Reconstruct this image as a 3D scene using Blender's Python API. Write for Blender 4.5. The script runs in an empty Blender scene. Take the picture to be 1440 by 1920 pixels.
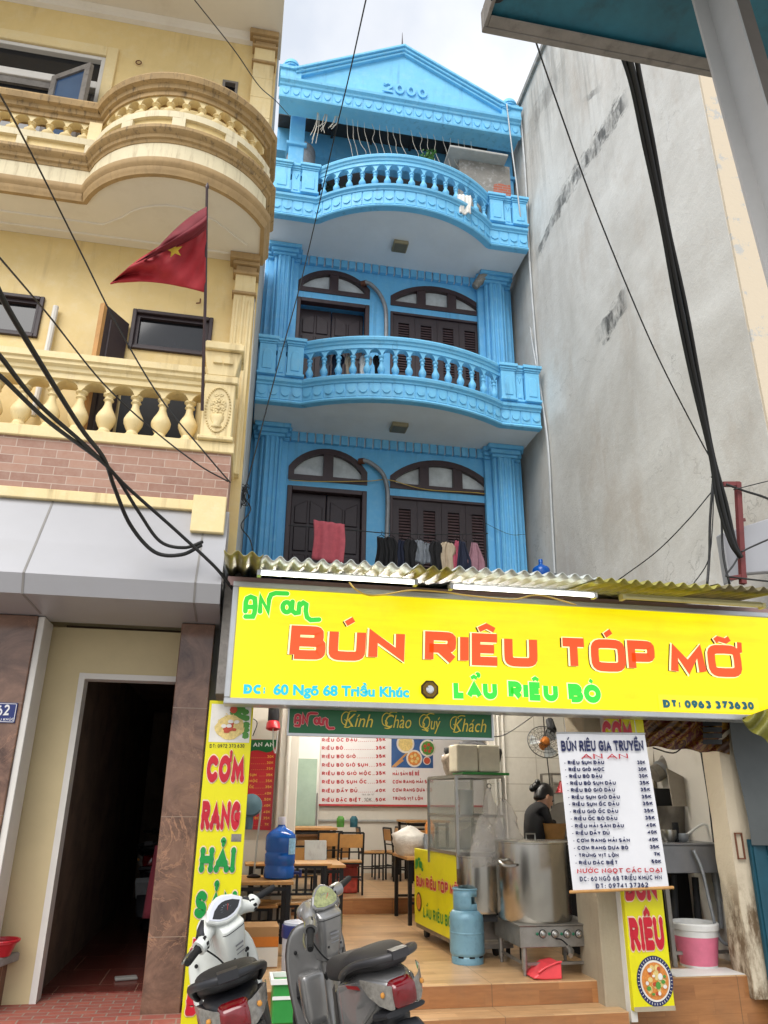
import bpy, bmesh, math, random
from mathutils import Vector, Matrix
from mathutils.geometry import tessellate_polygon
random.seed(7)
R = math.radians
scene = bpy.context.scene
col = scene.collection

# ------------------------------------------------------------------ camera
F_PX, CX, CY = 1405.0, 720.0, 960.0
CAM = Vector((0, 0, 1.6))
_Z = Vector((37, 3647, -1405)).normalized()
_Y = Vector((430 - 720, -(1497 - 960), -1405)); _Y = (_Y - _Z * _Y.dot(_Z)).normalized()
_X = _Y.cross(_Z)
ROT = Matrix((_X, _Y, _Z))
cam_data = bpy.data.cameras.new('camera')
cam_data.sensor_fit = 'VERTICAL'; cam_data.sensor_height = 36.0
cam_data.lens = 36.0 * F_PX / 1920.0
cam_data.clip_start = 0.05; cam_data.clip_end = 1000
cam = bpy.data.objects.new('camera', cam_data)
cam.matrix_world = Matrix.Translation(CAM) @ ROT.to_4x4()
col.objects.link(cam); scene.camera = cam

# ------------------------------------------------------------------ light
SUN_EL, SUN_AZ = R(46), R(214)       # azimuth measured clockwise from +Y
world = bpy.data.worlds.new('World'); scene.world = world; world.use_nodes = True
wt = world.node_tree; bg = wt.nodes['Background']
sky = wt.nodes.new('ShaderNodeTexSky'); sky.sky_type = 'NISHITA'; sky.sun_disc = False
sky.sun_elevation = SUN_EL; sky.sun_rotation = SUN_AZ
sky.air_density = 1.0; sky.dust_density = 4.0; sky.ozone_density = 1.0
hs = wt.nodes.new('ShaderNodeHueSaturation'); hs.inputs['Saturation'].default_value = 0.30
wt.links.new(sky.outputs[0], hs.inputs['Color'])
# soft overcast clouds
tcw = wt.nodes.new('ShaderNodeTexCoord'); nz = wt.nodes.new('ShaderNodeTexNoise')
nz.inputs['Scale'].default_value = 2.2; nz.inputs['Detail'].default_value = 5
wt.links.new(tcw.outputs['Generated'], nz.inputs['Vector'])
mr = wt.nodes.new('ShaderNodeMapRange'); mr.inputs[1].default_value = .35; mr.inputs[2].default_value = .7
mr.inputs[3].default_value = 0.55; mr.inputs[4].default_value = 0.9
wt.links.new(nz.outputs[0], mr.inputs[0])
mx = wt.nodes.new('ShaderNodeMix'); mx.data_type = 'RGBA'
wt.links.new(mr.outputs[0], mx.inputs[0]); wt.links.new(hs.outputs[0], mx.inputs[6])
cn = wt.nodes.new('ShaderNodeTexNoise'); cn.inputs['Scale'].default_value = 4.5; cn.inputs['Detail'].default_value = 6; cn.inputs['Roughness'].default_value = .55
wt.links.new(tcw.outputs['Generated'], cn.inputs['Vector'])
cm = wt.nodes.new('ShaderNodeMix'); cm.data_type = 'RGBA'; cr_ = wt.nodes.new('ShaderNodeMapRange'); cr_.inputs[1].default_value = .38; cr_.inputs[2].default_value = .64
wt.links.new(cn.outputs[0], cr_.inputs[0]); wt.links.new(cr_.outputs[0], cm.inputs[0]); cm.inputs[6].default_value = (5.2, 5.6, 6.3, 1); cm.inputs[7].default_value = (6.7, 6.8, 7.0, 1)
wt.links.new(cm.outputs[2], mx.inputs[7])
wt.links.new(mx.outputs[2], bg.inputs[0]); bg.inputs[1].default_value = 0.11

sun_d = bpy.data.lights.new('sun', 'SUN'); sun_d.energy = 1.5; sun_d.angle = R(45); sun_d.color = (1, .97, .93)
sun = bpy.data.objects.new('sun', sun_d); col.objects.link(sun)
sd = Vector((math.sin(SUN_AZ) * math.cos(SUN_EL), math.cos(SUN_AZ) * math.cos(SUN_EL), math.sin(SUN_EL)))
sun.rotation_euler = sd.to_track_quat('Z', 'Y').to_euler(); sun.location = (0, -5, 30)

scene.view_settings.view_transform = 'Standard'; scene.view_settings.look = 'None'
scene.view_settings.exposure = 0.80; scene.view_settings.gamma = 1
scene.cycles.use_denoising = True
scene.cycles.max_bounces = 8; scene.cycles.transparent_max_bounces = 16
scene.cycles.sample_clamp_indirect = 6

# ------------------------------------------------------------------ pixel -> world (photo pixels 1440x1920)
def ray(u, v): return ROT @ Vector((u - CX, -(v - CY), -F_PX))
def P(u, v, Y=None, Z=None, X=None):
    d = ray(u, v)
    t = Y / d.y if Y is not None else ((Z - CAM.z) / d.z if Z is not None else X / d.x)
    return CAM + d * t
def Q(u, v, Y):
    p = P(u, v, Y); return (p.x, p.z)

# ------------------------------------------------------------------ materials
def lin(h):
    h = h.lstrip('#'); o = []
    for i in (0, 2, 4):
        c = int(h[i:i + 2], 16) / 255
        o.append(c / 12.92 if c <= .04045 else ((c + .055) / 1.055) ** 2.4)
    return (*o, 1)
class NT:
    def __init__(s, name):
        s.m = bpy.data.materials.new(name); s.m.use_nodes = True
        s.t = s.m.node_tree; s.b = s.t.nodes['Principled BSDF']; s._pos = None
    def n(s, typ, **kw):
        x = s.t.nodes.new('ShaderNode' + typ)
        for k, v in kw.items(): setattr(x, k, v)
        return x
    def set(s, sock, v):
        if isinstance(v, bpy.types.NodeSocket): s.t.links.new(v, sock)
        else: sock.default_value = v
    def math(s, op, a, b=0.0, c=None, clamp=False):
        x = s.n('Math', operation=op); x.use_clamp = clamp
        s.set(x.inputs[0], a); s.set(x.inputs[1], b)
        if c is not None: s.set(x.inputs[2], c)
        return x.outputs[0]
    def pos(s):
        if s._pos is None: s._pos = s.n('NewGeometry').outputs['Position']
        return s._pos
    def obj(s): return s.n('TexCoord').outputs['Object']
    def xyz(s, v=None):
        x = s.n('SeparateXYZ'); s.set(x.inputs[0], v or s.pos()); return x.outputs
    def comb(s, a, b, c=0.0):
        x = s.n('CombineXYZ'); s.set(x.inputs[0], a); s.set(x.inputs[1], b); s.set(x.inputs[2], c); return x.outputs[0]
    def noise(s, scale, detail=4, rough=.6, vec=None, stretch=None, dist=0):
        v = vec if vec is not None else s.pos()
        if stretch:
            mp = s.n('Mapping'); s.set(mp.inputs[0], v); mp.inputs[3].default_value = stretch; v = mp.outputs[0]
        x = s.n('TexNoise'); s.set(x.inputs['Vector'], v); x.inputs['Scale'].default_value = scale
        x.inputs['Detail'].default_value = detail; x.inputs['Roughness'].default_value = rough
        x.inputs['Distortion'].default_value = dist
        return x.outputs[0]
    def rng(s, v, a, b, c=0.0, d=1.0):
        x = s.n('MapRange'); s.set(x.inputs[0], v)
        for i, q in enumerate((a, b, c, d)): s.set(x.inputs[i + 1], q)
        return x.outputs[0]
    def mix(s, f, a, b, blend='MIX'):
        x = s.n('Mix', data_type='RGBA', blend_type=blend); s.set(x.inputs[0], f); s.set(x.inputs[6], a); s.set(x.inputs[7], b)
        return x.outputs[2]
    def bump(s, h, strength=.3, dist=.01):
        x = s.n('Bump'); s.set(x.inputs['Height'], h); x.inputs['Strength'].default_value = strength
        x.inputs['Distance'].default_value = dist; s.t.links.new(x.outputs[0], s.b.inputs['Normal'])
    def base(s, c): s.set(s.b.inputs['Base Color'], c)
    def p(s, **kw):
        for k, v in kw.items(): s.set(s.b.inputs[k.replace('_', ' ')], v)
        return s
M = {}
def mk(name, hexc, rough=.6, metal=0.0, var=.18, scale=4.0, bump=0.0, bscale=60, dirt=None, dirt_amt=.5, streak=False, **kw):
    """plain procedural material: base colour with soft variation, optional dirt and fine bump"""
    t = NT(name); c = lin(hexc) if isinstance(hexc, str) else hexc
    lo = tuple(max(0, q * (1 - var)) for q in c[:3]) + (1,); hi = tuple(min(1, q * (1 + var * .6)) for q in c[:3]) + (1,)
    v = t.mix(t.rng(t.noise(scale, 5, .65), .3, .7), lo, hi)
    if dirt:
        k = t.noise(scale * 1.7, 6, .7, stretch=(3, 3, .35) if streak else None)
        v = t.mix(t.math('MULTIPLY', t.rng(k, .52, .74), dirt_amt), v, lin(dirt))
    t.base(v); t.p(Roughness=rough, Metallic=metal, **kw)
    if bump: t.bump(t.noise(bscale, 4, .6), bump, .01)
    M[name] = t.m; return t
def emis(name, hexc, strength, hexb=None):
    t = NT(name); t.base(lin(hexb or hexc)); t.p(Emission_Color=lin(hexc), Emission_Strength=strength, Roughness=.5)
    M[name] = t.m; return t

# ------------------------------------------------------------------ mesh builder
class MB:
    def __init__(s): s.v = []; s.f = []; s.mi = []; s.cur = 0
    def add(s, verts, faces, mi=None):
        o = len(s.v); s.v += [tuple(q) for q in verts]
        for f in faces: s.f.append([o + i for i in f]); s.mi.append(s.cur if mi is None else mi)
        return s
    def box(s, x0, x1, y0, y1, z0, z1):
        v = [(x, y, z) for x in (x0, x1) for y in (y0, y1) for z in (z0, z1)]
        return s.add(v, [(0, 1, 3, 2), (4, 6, 7, 5), (0, 4, 5, 1), (2, 3, 7, 6), (0, 2, 6, 4), (1, 5, 7, 3)])
    def obox(s, c, ax, ay, az):
        """box from centre and three half-axis vectors"""
        c = Vector(c); v = [c + Vector(ax) * i + Vector(ay) * j + Vector(az) * k for i in (-1, 1) for j in (-1, 1) for k in (-1, 1)]
        return s.add(v, [(0, 1, 3, 2), (4, 6, 7, 5), (0, 4, 5, 1), (2, 3, 7, 6), (0, 2, 6, 4), (1, 5, 7, 3)])
    def bar(s, p0, p1, w, h, up=(0, 0, 1)):
        p0 = Vector(p0); p1 = Vector(p1); d = (p1 - p0); l = d.length; d.normalize()
        u = Vector(up)
        if abs(d.dot(u)) > .98: u = Vector((0, 1, 0))
        a = d.cross(u).normalized(); b = a.cross(d).normalized()
        return s.obox((p0 + p1) / 2, d * l / 2, a * w / 2, b * h / 2)
    def prism(s, poly, p_of, d):
        """poly: 2d points; p_of(a,b)->Vector; d: extrusion vector"""
        n = len(poly); a = [Vector(p_of(*q)) for q in poly]; b = [q + Vector(d) for q in a]
        f = [tuple(range(n)), tuple(range(2 * n - 1, n - 1, -1))] + [(i, i + n, (i + 1) % n + n, (i + 1) % n) for i in range(n)]
        return s.add(a + b, f)
    def tube(s, pts, r, n=8, cap=True):
        pts = [Vector(p) for p in pts]; m = len(pts); rs = r if isinstance(r, (list, tuple)) else [r] * m
        v = []; ref = None
        for i, p in enumerate(pts):
            d = (pts[min(i + 1, m - 1)] - pts[max(i - 1, 0)]).normalized()
            if ref is None:
                ref = d.orthogonal().normalized()
            ref = (ref - d * ref.dot(d)).normalized(); b = d.cross(ref)
            for k in range(n):
                a = 2 * math.pi * k / n; v.append(p + (ref * math.cos(a) + b * math.sin(a)) * rs[i])
        f = [(i * n + k, i * n + (k + 1) % n, (i + 1) * n + (k + 1) % n, (i + 1) * n + k) for i in range(m - 1) for k in range(n)]
        if cap: f += [tuple(range(n - 1, -1, -1)), tuple((m - 1) * n + k for k in range(n))]
        return s.add(v, f)
    def cyl(s, p0, p1, r, n=16): return s.tube([p0, p1], r, n)
    def lathe(s, prof, o=(0, 0, 0), n=16, M4=None):
        """prof: (r, z) list, about z"""
        o = Vector(o); v = []
        for r, z in prof:
            for k in range(n):
                a = 2 * math.pi * k / n; q = Vector((r * math.cos(a), r * math.sin(a), z))
                v.append((M4 @ q) if M4 else q + o)
        m = len(prof)
        f = [(i * n + k, i * n + (k + 1) % n, (i + 1) * n + (k + 1) % n, (i + 1) * n + k) for i in range(m - 1) for k in range(n)]
        f += [tuple(range(n - 1, -1, -1)), tuple((m - 1) * n + k for k in range(n))]
        return s.add(v, f)
    def rings(s, rs, cap=True, closed=True):
        n = len(rs[0]); v = [q for r in rs for q in r]; m = len(rs); kk = n if closed else n - 1
        f = [(i * n + k, i * n + (k + 1) % n, (i + 1) * n + (k + 1) % n, (i + 1) * n + k) for i in range(m - 1) for k in range(kk)]
        if cap: f += [tuple(range(n - 1, -1, -1)), tuple((m - 1) * n + k for k in range(n))]
        return s.add(v, f)
    def quad(s, a, b, c, d): return s.add([a, b, c, d], [(0, 1, 2, 3)])
    def grid(s, fn, nu, nv):
        v = [fn(i / nu, j / nv) for i in range(nu + 1) for j in range(nv + 1)]
        f = [(i * (nv + 1) + j, (i + 1) * (nv + 1) + j, (i + 1) * (nv + 1) + j + 1, i * (nv + 1) + j + 1) for i in range(nu) for j in range(nv)]
        return s.add(v, f)
    def poly_holes(s, outer, holes, p_of, depth=None):
        """flat face with holes, plus reveals going back by vector depth"""
        loops = [outer] + holes
        flat = [q for l in loops for q in l]
        tri = tessellate_polygon([[Vector((a, b, 0)) for a, b in l] for l in loops])
        s.add([p_of(*q) for q in flat], [t for t in tri])
        if depth is not None:
            for l in holes:
                n = len(l); a = [Vector(p_of(*q)) for q in l]; b = [q + Vector(depth) for q in a]
                s.add(a + b, [(i, (i + 1) % n, (i + 1) % n + n, i + n) for i in range(n)])
        return s
    def sweep(s, path, prof, closed_prof=True, cap=True):
        """path: (x,y) list; prof: (out, z) list; out = to the viewer's side (right-hand normal of path)"""
        rs = []
        m = len(path)
        for i, (x, y) in enumerate(path):
            a = path[max(i - 1, 0)]; b = path[min(i + 1, m - 1)]
            dx, dy = b[0] - a[0], b[1] - a[1]; l = math.hypot(dx, dy) or 1
            nx, ny = dy / l, -dx / l
            rs.append([Vector((x + nx * o, y + ny * o, z)) for o, z in prof])
        return s.rings(rs, cap, closed_prof)
    def xform(s, mat):
        s.v = [tuple(mat @ Vector(q)) for q in s.v]; return s
    def build(s, name, mat, parent=None, smooth=None, bevel=0.0, seg=1, subsurf=0, local=False):
        me = bpy.data.meshes.new(name); me.from_pydata(s.v, [], s.f); me.update()
        mats = mat if isinstance(mat, (list, tuple)) else [mat]
        for q in mats: me.materials.append(M[q] if isinstance(q, str) else q)
        if len(mats) > 1: me.polygons.foreach_set('material_index', s.mi)
        bm = bmesh.new(); bm.from_mesh(me); bmesh.ops.recalc_face_normals(bm, faces=bm.faces); bm.to_mesh(me); bm.free()
        o = bpy.data.objects.new(name, me); col.objects.link(o)
        if subsurf:
            d = o.modifiers.new('s', 'SUBSURF'); d.levels = subsurf; d.render_levels = subsurf
        if smooth or subsurf:
            me.shade_smooth()
            if not subsurf and smooth is not True: me.set_sharp_from_angle(angle=R(smooth))
        if bevel:
            d = o.modifiers.new('b', 'BEVEL'); d.width = bevel; d.segments = seg; d.limit_method = 'ANGLE'; d.angle_limit = R(40)
        if parent is not None:
            o.parent = parent
            if not local: o.matrix_parent_inverse = WM(parent).inverted()
        return o
def WM(o):
    m = Matrix.LocRotScale(o.location, o.rotation_euler, o.scale)
    return (WM(o.parent) @ o.matrix_parent_inverse @ m) if o.parent else m
def tag(o, label, cat, group=None, kind=None):
    if label: o['label'] = label
    if cat: o['category'] = cat
    if group: o['group'] = group
    if kind: o['kind'] = kind
    return o
def thing(name, label, cat, loc=(0, 0, 0), rz=0.0, group=None):
    o = bpy.data.objects.new(name, None); o.empty_display_size = .1; col.objects.link(o)
    o.location = loc; o.rotation_euler = (0, 0, rz)
    return tag(o, label, cat, group)
def dup(root, loc=None, rz=None, label=None):
    def cp(o, par):
        c = o.copy(); col.objects.link(c)
        if par is not None: c.parent = par; c.matrix_parent_inverse = o.matrix_parent_inverse.copy()
        for ch in [q for q in o.children]: cp(ch, c)
        return c
    r = cp(root, None)
    if loc is not None: r.location = loc
    if rz is not None: r.rotation_euler = (0, 0, rz)
    if label: r['label'] = label
    return r
def struct(o): o['kind'] = 'structure'; return o
def arc(cx, cy, rx, ry, a0, a1, n=8, e=2.0):
    o = []
    for i in range(n + 1):
        a = R(a0 + (a1 - a0) * i / n); c, q = math.cos(a), math.sin(a)
        if e != 2:
            c = math.copysign(abs(c) ** (2 / e), c); q = math.copysign(abs(q) ** (2 / e), q)
        o.append((cx + rx * c, cy + ry * q))
    return o
def lerp(a, b, t): return a + (b - a) * t
def catmull(pts, n=8):
    pts = [Vector(p) for p in pts]
    if len(pts) < 3: return pts
    q = [pts[0] * 2 - pts[1]] + pts + [pts[-1] * 2 - pts[-2]]; o = []
    for i in range(1, len(q) - 2):
        for k in range(n):
            t = k / n; a, b, c, d = q[i - 1], q[i], q[i + 1], q[i + 2]
            o.append(.5 * ((2 * b) + (c - a) * t + (2 * a - 5 * b + 4 * c - d) * t * t + (3 * b - a - 3 * c + d) * t ** 3))
    o.append(pts[-1]); return o
# ------------------------------------------------------------------ lettering: own stroke alphabet with Vietnamese marks
def glyphs(e):
    A_ = lambda cx, cy, rx, ry, a0, a1, n=8: arc(cx, cy, rx, ry, a0, a1, n, e)
    G = {}
    G['A'] = (.72, [[(0, 0), (.36, 1), (.72, 0)], [(.12, .32), (.6, .32)]])
    G['B'] = (.6, [[(0, 0), (0, 1)] + A_(.32, .76, .22, .24, 90, -90) + [(0, .52)], [(0, .52)] + A_(.34, .26, .26, .26, 90, -90) + [(0, 0)]])
    G['C'] = (.66, [A_(.38, .5, .38, .5, 48, 312, 14)])
    G['D'] = (.66, [[(0, 0), (0, 1)] + A_(.3, .5, .36, .5, 90, -90, 12) + [(0, 0)]])
    G['E'] = (.54, [[(.54, 1), (0, 1), (0, 0), (.54, 0)], [(0, .52), (.46, .52)]])
    G['G'] = (.7, [A_(.38, .5, .38, .5, 50, 320, 14) + [(.7, .45), (.42, .45)]])
    G['H'] = (.64, [[(0, 0), (0, 1)], [(.64, 0), (.64, 1)], [(0, .51), (.64, .51)]])
    G['I'] = (.02, [[(.01, 0), (.01, 1)]])
    G['K'] = (.6, [[(0, 0), (0, 1)], [(.58, 1), (.03, .45)], [(.2, .6), (.6, 0)]])
    G['L'] = (.5, [[(0, 1), (0, 0), (.5, 0)]])
    G['M'] = (.8, [[(0, 0), (.06, 1), (.4, .18), (.74, 1), (.8, 0)]])
    G['N'] = (.64, [[(0, 0), (0, 1), (.64, 0), (.64, 1)]])
    G['O'] = (.76, [A_(.38, .5, .38, .5, 90, 450, 20)])
    G['P'] = (.56, [[(0, 0), (0, 1)] + A_(.3, .73, .26, .27, 90, -90) + [(0, .46)]])
    G['Q'] = (.76, [A_(.38, .5, .38, .5, 90, 450, 20), [(.5, .22), (.78, -.08)]])
    G['R'] = (.58, [[(0, 0), (0, 1)] + A_(.3, .74, .26, .26, 90, -90) + [(0, .48)], [(.26, .48), (.58, 0)]])
    G['S'] = (.56, [A_(.28, .74, .26, .26, 35, 270, 9) + A_(.28, .24, .28, .24, 90, -145, 9)])
    G['T'] = (.6, [[(0, 1), (.6, 1)], [(.3, 1), (.3, 0)]])
    G['U'] = (.64, [[(0, 1)] + A_(.32, .34, .32, .34, 180, 360, 10) + [(.64, 1)]])
    G['V'] = (.66, [[(0, 1), (.33, 0), (.66, 1)]])
    G['Y'] = (.64, [[(0, 1), (.32, .48), (.64, 1)], [(.32, .48), (.32, 0)]])
    G['0'] = (.54, [A_(.27, .5, .27, .5, 90, 450, 16)])
    G['1'] = (.26, [[(0, .78), (.24, 1), (.24, 0)]])
    G['2'] = (.52, [A_(.26, .72, .26, .28, 165, -20, 9) + [(0, 0), (.54, 0)]])
    G['3'] = (.52, [A_(.25, .75, .24, .25, 150, -90, 8), A_(.25, .26, .27, .26, 90, -150, 9)])
    G['4'] = (.56, [[(.4, 0), (.4, 1), (0, .26), (.56, .26)]])
    G['5'] = (.52, [[(.48, 1), (.06, 1), (.03, .55)] + A_(.25, .32, .27, .32, 120, -150, 10)])
    G['6'] = (.54, [A_(.27, .3, .27, .3, 90, 450, 14), [(.01, .32), (.06, .62), (.2, .86), (.42, 1)]])
    G['7'] = (.52, [[(0, 1), (.52, 1), (.18, 0)]])
    G['8'] = (.54, [A_(.27, .76, .23, .24, 90, 450, 12), A_(.27, .26, .27, .26, 90, 450, 12)])
    G['9'] = (.54, [A_(.27, .7, .27, .3, 90, 450, 14), [(.53, .68), (.48, .38), (.34, .14), (.12, 0)]])
    G['-'] = (.3, [[(0, .42), (.3, .42)]])
    G['.'] = (.02, [[(-.07, .01), (.09, .01)]])
    G[':'] = (.04, [[(-.08, .1), (.1, .1)], [(-.08, .6), (.1, .6)]])
    G['_'] = (.5, [[(0, -.08), (.5, -.08)]])
    return G
GL_ROUND, GL_SQ = glyphs(2.0), glyphs(4.5)
DECOMP = {}
for ch, b, mk_ in (('Á','A','acute'),('À','A','grave'),('Ả','A','hook'),('Ạ','A','dot'),('Â','A','circ'),('Ầ','A','circ grave'),('Ấ','A','circ acute'),
    ('Ẩ','A','circ hook'),('Ậ','A','circ dot'),('Ặ','A','breve dot'),('Ẻ','E','hook'),('Ê','E','circ'),('Ề','E','circ grave'),('Ể','E','circ hook'),('Ế','E','circ acute'),('Ệ','E','circ dot'),('Ú','U','acute'),
    ('Ủ','U','hook'),('Ụ','U','dot'),('Ư','U','horn'),('Ừ','U','horn grave'),('Ứ','U','horn acute'),('Ữ','U','horn tilde'),('Ó','O','acute'),('Ò','O','grave'),('Ọ','O','dot'),
    ('Ỏ','O','hook'),('Õ','O','tilde'),('Ô','O','circ'),('Ố','O','circ acute'),('Ộ','O','circ dot'),('Ơ','O','horn'),('Ỡ','O','horn tilde'),('Ớ','O','horn acute'),('Đ','D','bar'),('Ị','I','dot')):
    DECOMP[ch] = (b, mk_.split())
def marks(names, w, th):
    o = []; c = w / 2; top = 1.13 + th * .5; y = top
    for k in names:
        if k == 'circ': o.append([(c - .2, top), (c, top + .17), (c + .2, top)]); y = top + .2
        if k == 'breve': o.append(arc(c, top + .15, .19, .15, 190, 350, 6)); y = top + .2
    two = ('circ' in names or 'breve' in names)
    cc = c + (.27 if two else 0)
    y0 = top + (.1 if two else 0)
    for k in names:
        if k == 'acute': o.append([(cc - .06, y0), (cc + .12, y0 + .2)])
        if k == 'grave': o.append([(cc - .12, y0 + .2), (cc + .06, y0)])
        if k == 'hook': o.append(arc(cc, y0 + .18, .09, .09, 170, -70, 6) + [(cc, y0 - .02)])
        if k == 'tilde': o.append([(c - .22, top), (c - .12, top + .11), (c + .1, top + .02), (c + .22, top + .14)])
        if k == 'dot': o.append([(c - .1, -.2 - th * .5), (c + .1, -.2 - th * .5)])
        if k == 'horn': o.append([(w - .06, .9), (w + .1, .98), (w + .12, 1.2)])
        if k == 'bar': o.append([(-.14, .52), (.3, .52)])
    return o
def stroke_mesh(polys, th, z0=0.0, dz=.0004, bulb=0.0, rnd=False, clampy=None):
    """list of polylines -> flat ribbons (verts (x,y,z), faces)"""
    V = []; Fc = []; k = 0
    for pl in polys:
        h = th / 2
        main = True; v0 = len(V)
        if len(pl) == 2 and isinstance(pl[0], str): h *= (.62 if pl[0] == 'thin' else 1); pl = pl[1]; main = False
        pts = [Vector(q) for q in pl]; q2 = [pts[0]]
        for q in pts[1:]:
            if (q - q2[-1]).length > 1e-4: q2.append(q)
        pts = q2; m = len(pts)
        if m < 2: continue
        closed = (pts[0] - pts[-1]).length < 1e-3
        z = z0 + dz * (k % 8); k += 1; o = len(V)
        if closed: pts = pts[:-1]; m -= 1
        for i, p in enumerate(pts):
            a = pts[(i - 1) % m] if (closed or i) else None; b = pts[(i + 1) % m] if (closed or i < m - 1) else None
            d1 = (p - a).normalized() if a is not None else (b - p).normalized()
            d2 = (b - p).normalized() if b is not None else d1
            n1 = Vector((-d1.y, d1.x)); n2 = Vector((-d2.y, d2.x)); n = n1 + n2
            if n.length < .2: n = n1
            n.normalize(); l = h / max(.42, n.dot(n1))
            V.append((p.x + n.x * l, p.y + n.y * l, z)); V.append((p.x - n.x * l, p.y - n.y * l, z))
        for i in range(m if closed else m - 1):
            j = (i + 1) % m; Fc.append((o + 2 * i, o + 2 * i + 1, o + 2 * j + 1, o + 2 * j))
        if clampy and main: V[v0:] = [(x, min(max(y, clampy[0]), clampy[1]), z_) for x, y, z_ in V[v0:]]
        if not closed and (rnd or bulb):
            for e in (pts[0], pts[-1]):
                z = z0 + dz * (k % 8); k += 1; o = len(V); r = h * (1 + bulb)
                for i in range(10):
                    t = 2 * math.pi * i / 10; V.append((e.x + r * math.cos(t), e.y + r * math.sin(t) * (.8 if bulb else 1), z))
                Fc.append(tuple(range(o, o + 10)))
    return V, Fc
def layout(txt, th, sq=False, gap=.2, space=.42, wide=1.0):
    G = GL_SQ if sq else GL_ROUND; x = 0; out = []
    for ch in txt:
        if ch == ' ': x += space; continue
        b, mk_ = DECOMP.get(ch, (ch, []))
        if b not in G: x += .3; continue
        w, st = G[b]
        for s_ in st: out.append([(x + th / 2 + px * wide, th / 2 + py * (1 - th)) for px, py in s_])
        for s_ in marks(mk_, w, th * .6):
            thin = mk_ not in (['dot'], ['bar']); out.append(('thin' if thin else 'full', [(x + th / 2 + px * wide, th / 2 + py * (1 - th) + (th * .35 if thin and py > 1 else 0)) for px, py in s_]))
        x += w * wide + th + gap
    return out, x - gap
class Face:
    """a flat sign face: origin, right and up unit vectors"""
    def __init__(s, o, r, u):
        s.o = Vector(o); s.r = Vector(r).normalized(); s.u = Vector(u).normalized(); s.n = s.r.cross(s.u).normalized()
    def uv(s, px, py):
        d = ray(px, py); t = (s.o - CAM).dot(s.n) / d.dot(s.n); p = CAM + d * t - s.o
        return p.dot(s.r), p.dot(s.u)
    def at(s, a, b, h=0): return s.o + s.r * a + s.u * b + s.n * h
    def rect(s, mb, a0, b0, a1, b1, h):
        return mb.quad(s.at(a0, b0, h), s.at(a1, b0, h), s.at(a1, b1, h), s.at(a0, b1, h))
    def poly(s, mb, pts, h):
        return mb.add([s.at(a, b, h) for a, b in pts], [tuple(range(len(pts)))])
    def box(s, mb, a0, b0, a1, b1, h0, h1):
        c = s.at((a0 + a1) / 2, (b0 + b1) / 2, (h0 + h1) / 2)
        return mb.obox(c, s.r * (a1 - a0) / 2, s.u * (b1 - b0) / 2, s.n * (h1 - h0) / 2)
    def strokes(s, mb, polys, th, h, **kw):
        V, Fc = stroke_mesh(polys, th, 0, **kw)
        mb.add([s.at(x, y, h + z) for x, y, z in V], Fc)
    def text(s, mb, txt, p0, p1, cap, h=.003, th=.17, sq=False, gap=.2, bulb=0.0, shear=0.0, grow=0.0, rnd=False, wide=1.0, space=.42):
        """txt on the baseline from pixel p0 to pixel p1, cap height in px"""
        a0 = s.uv(*p0); a1 = s.uv(*p1)
        capm = (Vector(s.uv(p0[0], p0[1] - cap)) - Vector(a0)).length
        s.text_uv(mb, txt, a0, a1, capm, h, th, sq, gap, bulb, shear, grow, rnd, wide, space)
    def text_uv(s, mb, txt, a0, a1, capm, h=.003, th=.17, sq=False, gap=.2, bulb=0.0, shear=0.0, grow=0.0, rnd=False, wide=1.0, space=.42):
        pl, w = layout(txt, th, sq, gap, space, wide)
        dx = Vector(a1) - Vector(a0); L = dx.length; dx.normalize(); dy = Vector((-dx.y, dx.x)); k = L / w
        # strokes get their width in metres; squeeze x by building in cap units then scaling x
        V, Fc = stroke_mesh(pl, th + grow, 0, .0006, bulb, rnd, (-grow / 2, 1 + grow / 2))
        out = []
        for x, y, z in V:
            xx = (x + y * shear) * k; yy = y * capm
            q = Vector(a0) + dx * xx + dy * yy
            out.append(s.at(q.x, q.y, h + z * 1.0))
        mb.add(out, Fc)
def font_mesh(face, mb, txt, p0, p1, cap, h=.003, off=0.0, shear=0.0):
    """lower-case words with the built-in font (kept flat, sized to the two pixels)"""
    c = bpy.data.curves.new('lettering', 'FONT'); c.body = txt; c.size = 1; c.offset = off; c.resolution_u = 3; c.shear = shear
    o = bpy.data.objects.new('lettering', c); col.objects.link(o); bpy.context.view_layer.update()
    me = bpy.data.meshes.new_from_object(o.evaluated_get(bpy.context.evaluated_depsgraph_get()))
    xs = [v.co.x for v in me.vertices]; x0, x1 = min(xs), max(xs)
    a0 = Vector(face.uv(*p0)); a1 = Vector(face.uv(*p1)); capm = (Vector(face.uv(p0[0], p0[1] - cap)) - a0).length
    dx = a1 - a0; k = dx.length / (x1 - x0); dx.normalize(); dy = Vector((-dx.y, dx.x)); ks = capm / .68
    vs = []
    for v in me.vertices:
        q = a0 + dx * ((v.co.x - x0) * k) + dy * (v.co.y * ks); vs.append(face.at(q.x, q.y, h))
    mb.add(vs, [tuple(p.vertices) for p in me.polygons])
    bpy.data.objects.remove(o); bpy.data.curves.remove(c); bpy.data.meshes.remove(me)
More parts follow.
